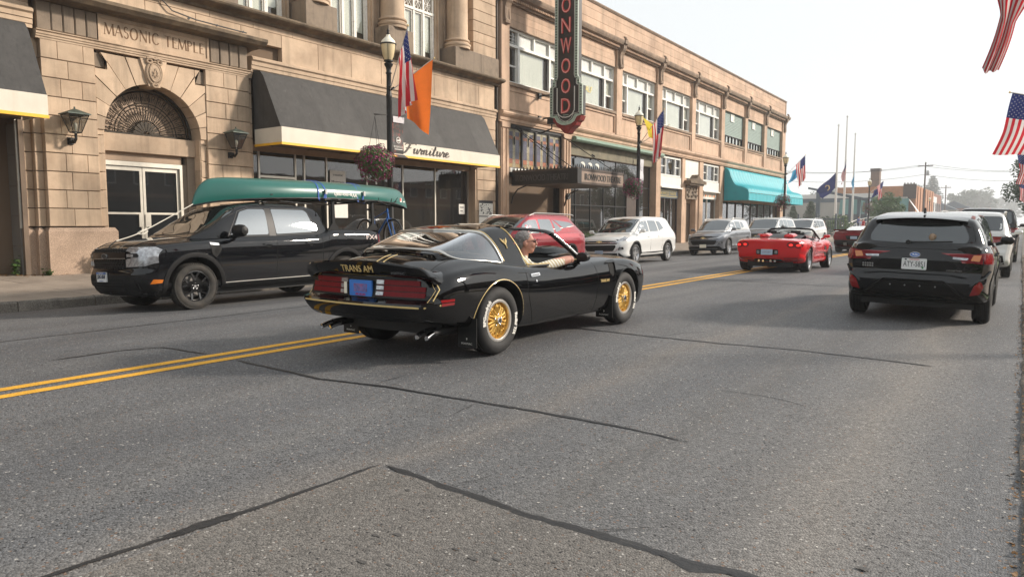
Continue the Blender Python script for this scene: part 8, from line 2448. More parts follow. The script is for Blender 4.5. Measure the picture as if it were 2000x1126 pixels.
for i,(lb,m_)in enumerate(lb2):
 y=lamp_ys[i][0]
 P0,P1=Vector((LX+.1,y+.03,4.85)),Vector(tips2[i])
 if i<2:
  root=empty('flag',(0,0,0),lb,'flag')
  MB().tube([P0,P1],.014,6).build('flag_stick',M['flagpole'],root)
  MB().lathe([(0,-.03),(.022,-.02),(.026,.0),(0,.03)],8,tuple(P1),'z').build('finial',M['goldline'],root,smooth=60)
  d=(P0-P1).normalized()
  A,B,C_,D=P1+d*.05,P1+d*1.0,P1+Vector((-.22,.0,-1.95)),P1+d*1.0+Vector((.10,.0,-.98))
  if i==1:A,B,C_,D=YQ
  f=lambda u,v:(A*(1-v)+B*v)*(1-u)+(C_*(1-v)**1.2+D*(1-(1-v)**1.2))*u+Vector((1,-.6,0))*.05*math.sin(v*7+u*3)*(.2+u)
  MB().grid([[f(a/20,b/20)for b in range(21)]for a in range(21)]).build('cloth',M[m_],root,smooth=80,fix=False)
 else:
  flag_thing(lb,tuple(P0),tuple(P1),'plain',m_,seed=i+9,fly=1.4 if i==1 else 1.1,gather=.15,down=(-.35 if i==1 else-.2,-.25,-.8),folds=1.5,amp=.08,hoist=.9)
def banner(y,mt,label,words=None,h=.98,z1=4.18):
 root=empty('lamp_banner',(0,0,0),label,'banner','banners on the street lamps')
 z0=z1-h
 MB().grid([[(LX+.02*math.sin(j*.9)*.6,y+.10+.42*i/6,z0+h*j/10)for i in range(7)]for j in range(11)]).build('cloth',M[mt],root,smooth=60,fix=False)
 if words:
  rt,up=(0,1,0),(0,0,1)
  text('lettering',words,.1,M['paper'],frame((LX+.022,y+.31,z0+.18),rt,up),root,width=.36,height=.06)
  MB().box(LX+.020,LX+.0225,y+.16,y+.46,z0+.105,z0+.125).build('print',M['paper'],root,fix=False)
  e=MB().lathe([(.085,0),(.085,.004),(.07,.004)],18,(LX+.020,y+.31,z0+.36),'x',caps=False)
  e.prism([(y+.24,z0+.33),(y+.29,z0+.39),(y+.32,z0+.36),(y+.36,z0+.41),(y+.39,z0+.33)],0,LX+.020,LX+.024)
  e.build('emblem',M['paper'],root,smooth=50)
  MB().grid([[(LX+.04,y+.10+.42*i/6,z1-.16+.16*j/2)for i in range(7)]for j in range(3)]).build('banner_head',M['banner_l'],root,fix=False)
  MB().grid([[(LX+.03+.06*j/2,y+.10+.10*j/2+.42*i/6,z0-.02-.08*j/2)for i in range(7)]for j in range(3)]).build('curled_hem',M['banner'],root,fix=False)
 return root
banner(13.95,'banner','dark printed town banner on the near lamp post above the word on the awning','IRONWOOD')
banner(29.2,'banner_l','pale banner with a dark leaping figure on the second lamp post')
banner(53.1,'banner_l','small pale banner on the lamp by the turquoise awning')
M['purple']=mat('purple_banner_cloth',(.13,.05,.38),.6)
banner(87.4,'purple','purple banner on the distant lamp post')
def basket(y,x,z,r_,n,label,seed):
 root=empty('hanging_basket',(0,0,0),label,'flower basket','flower baskets hanging from the street lamps')
 rr=random.Random(seed)
 MB().lathe([(0,-.22),(.14,-.20),(.22,-.05),(.24,.06)],14,(x,y,z)).build('basket',M['bark'],root,smooth=50)
 w_=MB()
 for k in range(3):
  a=k*2.1;w_.tube([(x+.22*math.cos(a),y+.22*math.sin(a),z+.05),(x,y+.0,4.10)],.006,4)
 w_.tube([(x,y,4.10),(LX,lampy_of(y)-.50,4.13)],.006,4)
 w_.build('wire',M['iron'],root)
 def pt(rmin=.55):
  while True:
   v=Vector((rr.gauss(0,1),rr.gauss(0,1),rr.gauss(0,1))).normalized()
   q=1+.22*noise.noise(v*2.2+Vector((seed,0,0)))
   k=rr.uniform(rmin,1)**.5
   p=Vector((x+v.x*r_*q*k,y+v.y*r_*q*k,z-.05+v.z*r_*q*k*(1.12 if v.z<0 else .9)))
   return p,v
 l=MB()
 for k in range(int(n*1.6)):
  p,v=pt(.3);a=rr.uniform(0,6.28)
  t=v.orthogonal().normalized();t=Matrix.Rotation(a,3,v)@t;s=v.cross(t)
  q=rr.uniform(.018,.035)
  l.add([p-t*q,p+s*q*.55+v*.01,p+t*q,p-s*q*.55],[(0,1,2,3)])
 o=l.build('foliage',M['leaf_d' if seed!=1 else 'leaf'],root,fix=False);o['kind']='stuff'
 b=MB()
 for k in range(int(n*.34)):
  p,v=pt(.80);q=rr.uniform(.018,.036)
  v=(v+Vector((rr.uniform(-.4,.4),rr.uniform(-.4,.4),rr.uniform(-.4,.4)))).normalized()
  t=v.orthogonal().normalized();s=v.cross(t)
  b.cur=1 if rr.random()<.25 else 0
  c=len(b.v)
  b.v.append(tuple(p-v*.008));
  for j in range(5):b.v.append(tuple(p+(t*math.cos(j*1.2566)+s*math.sin(j*1.2566))*q+v*.006))
  for j in range(5):b.f.append((c,c+1+j,c+1+(j+1)%5));b.m.append(b.cur)
 o=b.build('blossom',[M['petal'],M['petal_l']],root,fix=False);o['kind']='stuff'
 MB().tube([(x,y,z-r_*1.0),(x+.01,y+.01,z-r_*1.28)],.02,6).build('tag',M['paper'],root)
def lampy_of(y):return min((l[0]for l in lamp_ys),key=lambda q:abs(q-y))
basket(13.42,LX,2.98,.50,2600,'big ball of magenta petunias hanging beside the near lamp post',1)
basket(28.68,LX,2.98,.46,1300,'hanging basket with few red flowers by the second lamp post',2)
basket(52.6,LX,3.0,.58,1500,'dark wilted-looking flower ball on the lamp by the turquoise awning',3)
basket(86.9,LX,3.2,.62,900,'round purple flower ball on the lamp near the flagpoles',4)
basket(149.6,LX,3.0,.6,500,'tiny round basket on the farthest lamp',5)
# ---- flags over the right-hand kerb
rf=[(11.0,'big US flag cut off at the top right corner',.85,4.95,1.6),(22.0,'US flag flying stretched out at the right edge, blue canton up',.3,4.55,1.5),(38.0,'striped flag hanging third along the right edge',.5,4.5,1.4),(60.0,'small faded US flag over the tree at the right edge',.45,4.45,1.4)]
for i,(y,lb,ga,zt_,fly)in enumerate(rf):
 post=empty('street_lamp',(0,0,0),'black lamp post on the right pavement at the far end of flag %d'%0,'street lamp','lamp posts on the right pavement')
 post['label']=['black lamp post off the right edge holding the biggest flag','black lamp post off the right edge holding the stretched flag','black lamp post off the right edge holding the third flag','black lamp post off the right edge beside the leafy tree'][i]
 post.location=(1.75,y,.02)
 MB().lathe([(.15,0),(.15,.4),(.10,.6),(.08,.8),(.07,4.6),(.06,5.3),(.11,5.5),(.05,5.55)],12,(0,0,0)).build('post',M['iron'],post,smooth=40)
 MB().lathe([(.10,5.56),(.18,5.86),(.195,5.99),(.17,6.09),(.06,6.2),(0,6.4)],12,(0,0,0)).build('globe',M['amber'],post,smooth=60)
 tip=Vector((-.42 if i else-.62,y-.1,zt_))
 P0=Vector((1.7,y,zt_-.62))
 if i==1:
  root=flag_thing(lb,tuple(P0),tuple(tip),'us',seed=i,group=FG,gather=.12,down=(-.24,.10,-.93),folds=1.2,amp=.06,fly=fly)
 else:
  root=flag_thing(lb,tuple(P0),tuple(tip),'us',seed=i,group=FG,gather=ga,down=(-.10 if i else-.20,.05,-1),folds=2.2,amp=.10,fly=fly,hoist=.95)
# ---- bicycle on the rack behind the pickup
def wheel_bike(root,c,ax,r_,name='wheel'):
 b=MB()
 t=Vector(ax).normalized();up=Vector((0,0,1));C_=Vector(c)
 pts=[C_+(t*math.cos(2*math.pi*k/28)+up*math.sin(2*math.pi*k/28))*r_ for k in range(29)]
 w_=b.tube(pts,.022,6).build(name,M['tyre'],root,smooth=60)
 MB().tube([C_+(t*math.cos(2*math.pi*k/28)+up*math.sin(2*math.pi*k/28))*(r_-.03)for k in range(29)],.010,5).build('rim',M['steel'],w_,smooth=60)
 s=MB()
 for k in range(14):
  a=2*math.pi*k/14;s.tube([C_,C_+(t*math.cos(a)+up*math.sin(a))*(r_-.03)],.0025,3)
 s.build('spoke',M['steel'],w_)
def bicycle():
 root=empty('bicycle',(0,0,0),'blue bicycle carried upright behind the tail of the black pickup','bicycle')
 blue=mat('blue_bicycle_paint',(.02,.11,.36),.3,.3,coat=.6)
 t=Vector((.985,-.17,0));O=Vector((-11.30,10.98,1.06))
 P=lambda a,z,s=0:O+t*a+Vector((0,0,z))+Vector((.17,.985,0))*s
 wheel_bike(root,P(-.52,0),t,.335);wheel_bike(root,P(.52,0),t,.335)
 f=MB()
 for a,b,r_ in((P(-.12,-.05),P(-.20,.42),.016),(P(-.12,-.05),P(.34,.40),.022),(P(-.19,.36),P(.32,.52),.018),(P(-.12,-.05),P(-.52,0,.05),.010),(P(-.19,.34),P(-.52,0,.05),.009),(P(-.12,-.05),P(-.52,0,-.05),.010),(P(-.19,.34),P(-.52,0,-.05),.009),(P(.31,.56),P(.36,.34),.022),(P(.36,.36,.05),P(.52,0,.05),.013),(P(.36,.36,-.05),P(.52,0,-.05),.013)):
  f.tube([a,b],r_,7)
 f.build('frame',blue,root,smooth=50)
 MB().tube([P(.30,.56),P(.29,.64)],.014,6).tube(smooth_path([tuple(P(.22,.72,.30)),tuple(P(.30,.69,.16)),tuple(P(.32,.64,0)),tuple(P(.30,.69,-.16)),tuple(P(.22,.72,-.30))],4),.013,6).tube([P(.30,.70,.2),P(.36,.80,.24)],.006,4).tube([P(.30,.70,-.2),P(.38,.78,-.26)],.006,4).build('handlebar',M['trim'],root,smooth=50)
 MB().tube(smooth_path([tuple(P(.30,.70,.1)),tuple(P(.42,.78,.05)),tuple(P(.44,.62,.0)),tuple(P(.34,.45,.0))],5),.005,4).build('brake_cable',M['trim'],root)
 MB().tube([P(-.20,.42),P(-.22,.52)],.012,6).tube([P(-.40,.555),P(-.28,.55),P(-.10,.535)],[.055,.045,.018],8,sq=(.45,1)).build('saddle',M['trim'],root,smooth=50)
 MB().tube([P(-.12,-.05,.05),P(-.02,-.18,.07),P(.03,-.18,.13)],.010,6).tube([P(-.12,-.05,-.05),P(-.22,.08,-.07),P(-.17,.08,-.13)],.010,6).build('crank',M['steel'],root)
 MB().tube([P(-.12,-.05,.045)+(t*math.cos(a*.45)+Vector((0,0,1))*math.sin(a*.45))*.085 for a in range(15)],.006,4).build('chainring',M['steel'],root)
 rk=empty('bicycle_rack',(0,0,0),'black carrier behind the pickup tail that holds the blue bicycle','rack')
 MB().tube([(-11.35,10.45,.50),(-11.35,11.02,.52)],.03,6).tube([(-12.1,11.10,.66),(-10.6,10.86,.66)],.02,6).tube([(-11.35,11.0,.5),(-11.35,11.0,1.3)],.02,6).build('rack_frame',M['trim'],rk)
 return root
bicycle()
def weed(x,y,h,n,label,m='leaf',seed=0,sp=.16):
 root=empty('weed',(0,0,0),label,'plant','weeds at the foot of the temple wall')
 rr=random.Random(seed);z0=walk(x)
 st=MB();lf=MB()
 for k in range(7):
  a=rr.uniform(0,6.28);q=rr.uniform(.2,1)*sp
  P=[(x,y,z0),(x+q*.5*math.cos(a),y+q*.5*math.sin(a),z0+h*.5),(x+q*math.cos(a),y+q*math.sin(a),z0+h*rr.uniform(.7,1))]
  st.tube(P,[.006,.004,.002],4)
  for j in range(n):
   t=rr.uniform(.15,1);p=Vector(P[0]).lerp(Vector(P[2]),t)+Vector((rr.gauss(0,.03),rr.gauss(0,.03),rr.gauss(0,.03)))
   a2=rr.uniform(0,6.28);s=rr.uniform(.025,.055)
   u=Vector((math.cos(a2),math.sin(a2),rr.uniform(-.5,.5)))*s;v=Vector((-math.sin(a2),math.cos(a2),rr.uniform(-.3,.6)))*s*.7
   lf.add([p-u,p+v,p+u,p-v],[(0,1,2,3)])
 st.build('stem',M['leaf'],root);o=lf.build('foliage',M[m],root,fix=False);o['kind']='stuff'
M['leaf_y']=mat('yellow_green_leaf',(.20,.30,.03),.5,var=.4,vscale=9)
weed(-17.75,8.18,.62,26,'bright green weed against the granite plinth in front of the pickup nose','leaf_y',1,.18)
weed(-18.35,6.62,.42,14,'thin weed in the dark corner under the left awning','leaf',2,.14)
weed(-17.9,7.12,.12,12,'tiny tuft of grass at the stepped corner of the plinth','leaf',3,.08)
#  people
def skin_tone(c):return mat('skin',c,.5,var=.12,vscale=30,sub=.0)
M['skin']=skin_tone((.62,.30,.215));M['skin_d']=skin_tone((.38,.17,.11))
M['hair_g']=mat('grey_hair',(.26,.235,.22),.7,var=.5,vscale=60,bump=.6,bscale=160)
M['hair_w']=mat('white_hair',(.55,.53,.50),.7,var=.3,vscale=60,bump=.5,bscale=160)
M['hair_b']=mat('brown_hair',(.06,.035,.02),.7,var=.4,vscale=60)
def ell(c,r_,n=12,rot=None):
 b=MB().lathe([(math.sin(math.pi*k/n),-math.cos(math.pi*k/n))for k in range(n+1)],14,(0,0,0))
 Mx=Matrix.Translation(c)@(rot.to_4x4()if rot else Matrix.Identity(4))@Matrix.Diagonal((r_[0],r_[1],r_[2],1))
 return b.xf(Mx)
def remesh(parts,vox,name,mats,region=None,parent=None,smooth=2):
 b=MB()
 for p in parts:
  o=len(b.v);b.v+=p.v;b.f+=[tuple(o+i for i in f)for f in p.f];b.m+=[0]*len(p.f)
 me=b.mesh(name,mats,None)
 o=bpy.data.objects.new(name,me);COL.objects.link(o)
 md=o.modifiers.new('r','REMESH');md.mode='VOXEL';md.voxel_size=vox;md.use_smooth_shade=True
 ms=o.modifiers.new('s','SMOOTH');ms.iterations=smooth;ms.factor=.5
 dg=bpy.context.evaluated_depsgraph_get()
 m2=bpy.data.meshes.new_from_object(o.evaluated_get(dg));m2.name=name
 o.modifiers.clear();o.data=m2
 m2.materials.clear()
 for m in mats:m2.materials.append(m)
 m2.polygons.foreach_set('use_smooth',[True]*len(m2.polygons))
 if region:
  for p in m2.polygons:p.material_index=region(p.center)
 o.parent=parent
 return o
def head_parts(c,yaw=0.,s=1.):
 """head facing +y (turned by yaw); c: centre"""
 Rz=Matrix.Rotation(yaw,3,'Z');C_=Vector(c)
 T=lambda p:C_+Rz@(Vector(p)*s)
 E=lambda p,r_:ell(T(p),tuple(q*s for q in r_),10,Rz)
 P=[E((0,-.012,.03),(.077,.098,.092)),E((0,.012,-.02),(.066,.085,.085)),E((0,.048,-.075),(.046,.045,.042)),E((0,.085,.028),(.052,.020,.016)),E((0,.108,-.012),(.016,.024,.024)),E((0,.098,.01),(.010,.018,.03)),E((.034,.072,-.02),(.028,.028,.028)),E((-.034,.072,-.02),(.028,.028,.028)),E((0,.090,-.052),(.028,.018,.012)),E((.080,-.008,-.01),(.012,.022,.034)),E((-.080,-.008,-.01),(.012,.022,.034)),MB().tube([T((0,-.02,-.05)),T((0,-.03,-.14)),T((0,-.05,-.20))],[.056*s,.054*s,.07*s],12)]
 return P,T,E
def hand_parts(wrist,d,up,s=1.,curl=.8):
 W=Vector(wrist);d=Vector(d).normalized();up=Vector(up).normalized();sd=d.cross(up).normalized()
 out=[MB().tube([W,W+d*.045*s,W+d*.085*s],[.024*s,.034*s,.030*s],10,sq=(.55,1.15))]
 for k,(o,ln)in enumerate(((-.030,.066),(-.010,.076),(.010,.072),(.030,.056))):
  b=W+d*.078*s+sd*o*s
  d2=(d-up*curl*.5).normalized();d3=(d*.35-up*curl).normalized()
  p1=b+d2*ln*.45*s;p2=p1+d3*ln*.32*s;p3=p2+(d3-d*.4*curl).normalized()*ln*.25*s
  out.append(MB().tube([b-d*.02*s,b,p1,p2,p3],[.009*s,.009*s,.0085*s,.0078*s,.006*s],7))
 tb_=W+d*.02*s-sd*.028*s
 out.append(MB().tube([tb_,tb_+(d*.6-sd*.7).normalized()*.035*s,tb_+(d*.95-sd*.55-up*.2).normalized()*.066*s],[.012*s,.010*s,.007*s],7))
 return out
TAm=Matrix.Translation(TAcar.location)
def car_person(label,hx,hy,hz,hair,shirt,arm,glasses=False,moust=False,yaw=0.):
 root=empty('person',(0,0,0),label,'person');root.location=TAcar.location
 sc=1.0
 P,T,E=head_parts((hx,hy,hz),yaw)
 sx=1 if hx>0 else-1
 body=list(P)
 nb=Vector((hx,hy-.05,hz-.19))
 hip=Vector((hx-.03*sx,hy-.02,.52))
 body.append(MB().tube([nb+Vector((0,0,.02)),nb+Vector((0,-.02,-.06)),nb+Vector((0,-.03,-.20)),hip+Vector((0,-.02,.12)),hip],[.07,.135,.165,.165,.15],14,sq=(1.0,1.15)))
 body.append(MB().tube([nb+Vector((-.19,-.02,-.09)),nb+Vector((0,-.015,-.05)),nb+Vector((.19,-.02,-.09))],[.055,.075,.055],10))
 for s_ in(-1,1):body.append(MB().tube([hip+Vector((.09*s_,0,0)),hip+Vector((.11*s_,.40,.05)),hip+Vector((.11*s_,.62,-.10))],[.085,.07,.05],10))
 if arm:
  S=nb+Vector((.19,-.0,-.09));El=Vector((.875,.075,.885));Wr=Vector((.66,.30,.875))
  body.append(MB().tube([S,S.lerp(El,.5)+Vector((.01,0,.01)),El+Vector((-.01,-.03,0))],[.058,.055,.047],12))
  body.append(ell(El,(.044,.044,.042),8));body.append(MB().tube([El,El.lerp(Wr,.45),Wr],[.045,.042,.028],12))
  body+=hand_parts(Wr,(Wr-El),(0,0,1),curl=.7)
  S2=nb+Vector((-.19,0,-.10));E2=S2+Vector((-.04,.10,-.24));W2=E2+Vector((.14,.22,.02))
 else:
  S2=nb+Vector((.19,0,-.10));E2=S2+Vector((.03,.16,-.20));W2=Vector((hx+.12,.05,.86))
  S=nb+Vector((-.19,-.0,-.09));El=S+Vector((-.03,.16,-.20));Wr=Vector((hx-.14,.05,.86))
  body.append(MB().tube([S,El,Wr],[.052,.042,.026],10));body+=hand_parts(Wr,(.2,.9,.2),(0,-.3,1),curl=1.)
 body.append(MB().tube([S2,E2,W2],[.052,.042,.026],10));body+=hand_parts(W2,(W2-E2),(0,0,1),curl=.9)
 def region(c):
  c=Vector(c)
  if arm:
   S_,E_=S,El
   t=(c-S_).dot(E_-S_)/(E_-S_).length_squared
   dist=(c-(S_+(E_-S_)*max(0,min(1,t)))).length
   if dist<.075 and t>.74 and c.x>hx+.1:return 0
   if(c-Wr).length<.25 and(c-Wr).dot(El-Wr)<(El-Wr).length_squared and c.x>.55 and c.y>.05:return 0
  if c.z>hz-.150-(.03 if c.y>hy else-.01):return 0
  if(c-W2).length<.14:return 0
  if c.z<.55:return 2
  return 1
 remesh(body,.0085,'body',[M['skin'],shirt,M['black']],region,root,2)
 hp=[E((0,-.030,.045),(.084,.096,.088)),E((0,-.062,-.01),(.074,.060,.075))]
 hb=[]
 for p in hp:hb.append(p)
 h=remesh(hb,.008,'hair',[hair],None,root,1)
 bm=bmesh.new();bm.from_mesh(h.data)
 Ri=Matrix.Rotation(-yaw,3,'Z');Cc=Vector((hx,hy,hz))
 rmv=[v for v in bm.verts if(lambda q:(q.y>.052-.2*max(0,q.z-.06)and q.z<.095)or(q.z<-.005 and q.y>.0)or(abs(q.x)>.06 and q.y>-.0 and q.z<.03))(Ri@(v.co-Cc))]
 bmesh.ops.delete(bm,geom=rmv,context='VERTS')
 for v in bm.verts:v.co+=v.normal*(.004+.006*noise.noise(v.co*60))
 bm.to_mesh(h.data);bm.free()
 if glasses:
  g=MB()
  for s_ in(-1,1):
   c=[T((s_*.033+.024*math.cos(a*.52),.108,.014+.017*math.sin(a*.52)))for a in range(13)]
   g.tube(c,.0028,5);g.tube([T((s_*.057,.106,.018)),T((s_*.074,.07,.018)),T((s_*.083,-.005,.012))],.0028,5)
  g.tube([T((-.01,.112,.018)),T((.01,.112,.018))],.0028,5)
  g.build('spectacles',M['black'],root)
 if moust:remesh([E((.013,.112,-.040),(.020,.012,.009)),E((-.013,.112,-.040),(.020,.012,.009))],.004,'moustache',[M['hair_w']],None,root,1)
 eb=MB()
 for s_ in(-1,1):
  eb.tube([T((s_*.014,.103,.036)),T((s_*.046,.093,.038))],.005,5)
 eb.build('eyebrow',hair,root)
 ey=MB()
 for s_ in(-1,1):
  q=ell(T((s_*.032,.092,.012)),(.011,.009,.009),6);o=len(ey.v);ey.v+=q.v;ey.f+=[tuple(o+i for i in f)for f in q.f];ey.m+=q.m
 ey.build('eye',M['ink'],root,smooth=60)
 return root
sh=mat('striped_cream_shirt',(.62,.52,.36),.8)
nt=sh.node_tree;tcx=nt.nodes.new('ShaderNodeTexCoord');wv=nt.nodes.new('ShaderNodeTexWave');wv.wave_type='BANDS';wv.bands_direction='DIAGONAL';wv.inputs['Scale'].default_value=11;wv.inputs['Distortion'].default_value=.6
cr_=nt.nodes.new('ShaderNodeValToRGB');cr_.color_ramp.elements[0].color=(.86,.83,.74,1);cr_.color_ramp.elements[1].color=(.62,.50,.28,1);cr_.color_ramp.elements[0].position=.45;cr_.color_ramp.elements[1].position=.75
nt.links.new(tcx.outputs['Object'],wv.inputs['Vector']);nt.links.new(wv.outputs['Color'],cr_.inputs[0]);nt.links.new(cr_.outputs[0],nt.nodes['Principled BSDF'].inputs['Base Color'])
car_person('grey-haired man with spectacles and striped shirt resting his arm on the black car door',.53,-.31,1.078,M['hair_g'],sh,True,True,True,R(-58))
car_person('white-haired driver of the black car, seen dimly through the rear glass',-.36,-.40,1.04,M['hair_w'],mat('grey_blue_shirt',(.20,.24,.28),.8),False)
def pedestrian(x,y,label,top,legs,h=1.72,hair='hair_b',z=.03,rz=0.,arm=.0,group=None,seed=0):
 root=empty('person',(x,y,z),label,'person',group,rz=rz)
 k=h/1.75
 p=[]
 p.append(ell((0,.0,1.63),(.075,.09,.11),8));p.append(MB().tube([(0,0,1.56),(0,0,1.46)],[.05,.06],8))
 p.append(MB().tube([(0,0,1.46),(0,0,1.40),(0,.01,1.15),(0,0,.98),(0,0,.90)],[.07,.15,.14,.15,.14],12,sq=(.75,1.2)))
 for s in(-1,1):
  p.append(MB().tube([(s*.09,0,.92),(s*.10,.02+.05*s*arm,.50),(s*.10,-.01+.12*s*arm,.07)],[.088,.06,.045],8));p.append(MB().tube([(s*.10,-.04+.12*s*arm,.04),(s*.10,.14+.12*s*arm,.03)],[.045,.035],8))
  p.append(MB().tube([(s*.18,0,1.40),(s*.24,.0-.05*s*arm,1.14),(s*.24,.08+.1*arm,.90)],[.05,.042,.03],8));p.append(ell((s*.24,.11+.1*arm,.84),(.03,.04,.055),6))
 mats=[M['skin'],top,legs]
 def region(c):return 0 if(c.z>1.47 or(abs(c.x)>.19 and c.z<1.18)or c.z<.45 and seed%2)else(1 if c.z>.95 else 2)
 b=remesh(p,.02,'body',mats,region,root,2)
 h_=ell((0,-.02,1.66),(.085,.095,.095),8);
 h_.v=[v if v[1]<.05 else(v[0],.05,v[2])for v in h_.v]
 h_.build('hair',M[hair],root,smooth=60)
 root.scale=(k,k,k)
 return root
cl={k:mat(k+'_clothes',c,.85)for k,c in dict(red=(.40,.04,.05),white=(.6,.6,.58),blue=(.10,.14,.30),pale=(.42,.47,.58),dark=(.03,.03,.035),hivis=(.55,.75,.05),khaki=(.30,.24,.15),orange=(.75,.25,.05),pink=(.6,.3,.3)).items()}
PG='people standing at the kerbs up the street'
pedestrian(.55,33.5,'person in yellow-green vest standing at the right kerb beyond the parked cars',cl['hivis'],cl['dark'],rz=2.0,group=PG,seed=0)
pedestrian(.75,37.5,'person in blue top at the right edge behind the yellow-green vest',cl['blue'],cl['khaki'],rz=1.6,hair='hair_g',group=PG,seed=1)
pedestrian(.50,43,'person in red shirt at the right kerb far up the street',cl['red'],cl['pink'],rz=1.2,group=PG,seed=1)
pedestrian(.62,52,'person in dark top at the right kerb, farthest of those seen',cl['dark'],cl['khaki'],rz=1.2,group=PG,seed=1)
pedestrian(-15.6,74,'person in dark clothes standing between the white four-by-four and the flagpoles',cl['dark'],cl['dark'],rz=-.6,group=PG,z=.03)
pedestrian(-14.9,69.5,'person in pale shirt sitting height beside the dark figure near the park',cl['white'],cl['khaki'],rz=.4,group=PG,h=1.5,hair='hair_w')
pedestrian(-14.4,86,'person in pale blue shirt by the white ramp rail',cl['pale'],cl['blue'],rz=-1.2,group=PG,z=.25,hair='hair_w')
pedestrian(-15.3,90,'person in blue top beside the middle flagpole',cl['blue'],cl['dark'],rz=-1.2,group=PG,z=.6)
pedestrian(-13.8,84,'woman in red standing at the left of the green shrub',cl['red'],cl['pink'],rz=-1.0,group=PG,z=.3,hair='hair_w')
pedestrian(-13.6,88.5,'person in pink top in front of the green shrub',cl['pink'],cl['white'],rz=-1.0,group=PG,z=.3,hair='hair_b')
pedestrian(-14.0,104,'tall person in orange at the crossing far away',cl['orange'],cl['dark'],rz=-1.0,group=PG,z=.1)
#  park, far buildings, trees, wires
M['slate']=mat('slate_blue_steel',(.075,.105,.13),.5,var=.1,vscale=1)
M['wallg']=mat('grey_stucco_wall',(.33,.32,.29),.9,var=.1,vscale=.3)
M['roofw']=mat('pale_roof_edge',(.62,.62,.60),.7)
M['tealr']=mat('teal_mansard',(.085,.20,.185),.7,var=.15,vscale=.5)
M['brick_o']=mat('orange_brick',(.42,.20,.10),.85,var=.2,vscale=.4,speck=(6,.85,1.1))
M['signy']=mat('yellowed_sign_board',(.20,.20,.12),.7,var=.5,vscale=1.2)
for i,(x,y,ht)in enumerate(((-18.0,91.0,12.85),(-18.0,95.8,14.4),(-18.0,101.3,12.9))):
 lb=['leftmost and nearest of the three bare flagpoles in the park','middle and tallest flagpole in the park, flag at half mast','rightmost of the three flagpoles in the park']
 root=empty('flagpole',(x,y,.03),lb[i],'flagpole','three flagpoles in the park')
 MB().tube([(0,0,0),(0,0,ht*.5),(0,0,ht-.1)],[.15,.12,.07],10).build('mast',M['alu_pole'],root,smooth=50)
 MB().lathe([(.0,ht-.1),(.16,ht-.06),(.16,ht-.02),(.04,ht),(.07,ht+.08),(0,ht+.15)],10,(0,0,0)).build('truck',M['alu_pole'],root,smooth=50)
 MB().lathe([(.4,0),(.4,.3),(.2,.35)],14,(0,0,0)).build('base',M['concrete'],root)
fl=[(0,'dark blue state flag streaming left from the first flagpole',(-18.1,91,7.4),(-18.1,91,5.6),'flag_b',(-.75,-.45,-.85),2.6,.1),(1,'US flag hanging at half mast on the middle flagpole',(-17.9,95.7,9.4),(-17.9,95.7,7.6),'us',(-.15,-.15,-.95),2.9,.75),(2,'pale blue flag hanging limp on the third flagpole',(-17.9,101.2,8.4),(-17.9,101.2,6.9),'flag_lb',(-.1,-.1,-.95),2.4,.8)]
for i,lb,A,B,kd,dn,fly,ga in fl:
 root=empty('flag',(0,0,0),lb,'flag',FG if kd=='us' else None)
 s=Vector((1,-.4,0)).normalized()
 A,B=Vector(A),Vector(B)
 rr=random.Random(i)
 def f(u,v,A=A,B=B,dn=Vector(dn),fly=fly,ga=ga):
  p=A.lerp(B,v)+dn*fly*u*(.55+.45*(1-v)if ga<.5 else 1-.5*v)
  return p+s*.22*math.sin(v*5+u*7)*u
 if kd=='us':us_flag(root,f,stars=False)
 else:
  MB().grid([[f(a/16,b/16)for b in range(17)]for a in range(17)]).build('cloth',M[kd],root,smooth=80,fix=False)
  if i==0:MB().tube([f(.5,.5)+Vector((0,-.05,0))+Vector((math.cos(t)*.25,0,math.sin(t)*.3))for t in range(8)],.06,5).build('emblem',M['goldline'],root)
root=empty('steel_shelter',(0,0,0),'slate blue steel shelter with a sloping beam behind the flagpoles','shelter')
for a,b,h in((-24.3,-23.8,6.0),(-20.0,-19.6,5.4),(-18.9,-18.5,5.2),(-17.9,-17.6,4.9)):MB().box(a,b,109.6,110.1,.03,h).build('column',M['slate'],root,fix=False)
MB().prism([(-25.4,6.75),(-25.4,6.45),(-17.3,4.55),(-17.3,4.9)],1,109.4,110.3).build('beam',M['slate'],root)
MB().prism([(-24.5,6.2),(-16.9,4.4),(-16.9,4.6),(-24.5,6.4)],1,110.4,114).build('roof',M['brown'],root)
root=empty('long_building',(0,0,0),'long low grey building with teal mansard behind the flagpoles','building')
y=150
MB().box(-75,-17.6,y,y+40,.0,6.5).build('wall',M['wallg'],root,fix=False)
MB().box(-75,-22.2,y-.2,y+.5,6.5,7.3).build('roof_edge',M['roofw'],root,fix=False)
MB().box(-75,-22.2,y-.08,y,5.7,6.45).build('band',M['slate'],root,fix=False)
for k in range(9):MB().box(-62+5*k,-61.7+5*k,y-.04,y,.1,5.7).build('pilaster',M['wallg'],root,fix=False)
MB().prism([(y-1.4,3.4),(y-.1,6.2),(y,6.2),(y,3.4)],0,-28.8,-17.2).build('mansard',M['tealr'],root)
MB().add([(-15.4,y-1.4,3.4),(-15.4,y+1.9,3.4),(-17.2,y+1.9,6.0),(-17.2,y,6.0)],[(0,1,2,3)]).build('mansard_side',M['roofw'],root,fix=False)
s=MB().box(-24.6,-20.0,y-1.5,y-1.0,3.9,5.6).build('signboard',M['signy'],root,fix=False)
[MB().box(-23.9+.55*k,-23.5+.55*k,y-1.53,y-1.5,4.9,5.35).build('print',M['curtain'],s,fix=False)for k in range(6)]
MB().box(-28.8,-17.6,y-.3,y,.0,3.4).build('shop_wall',M['slate'],root,fix=False)
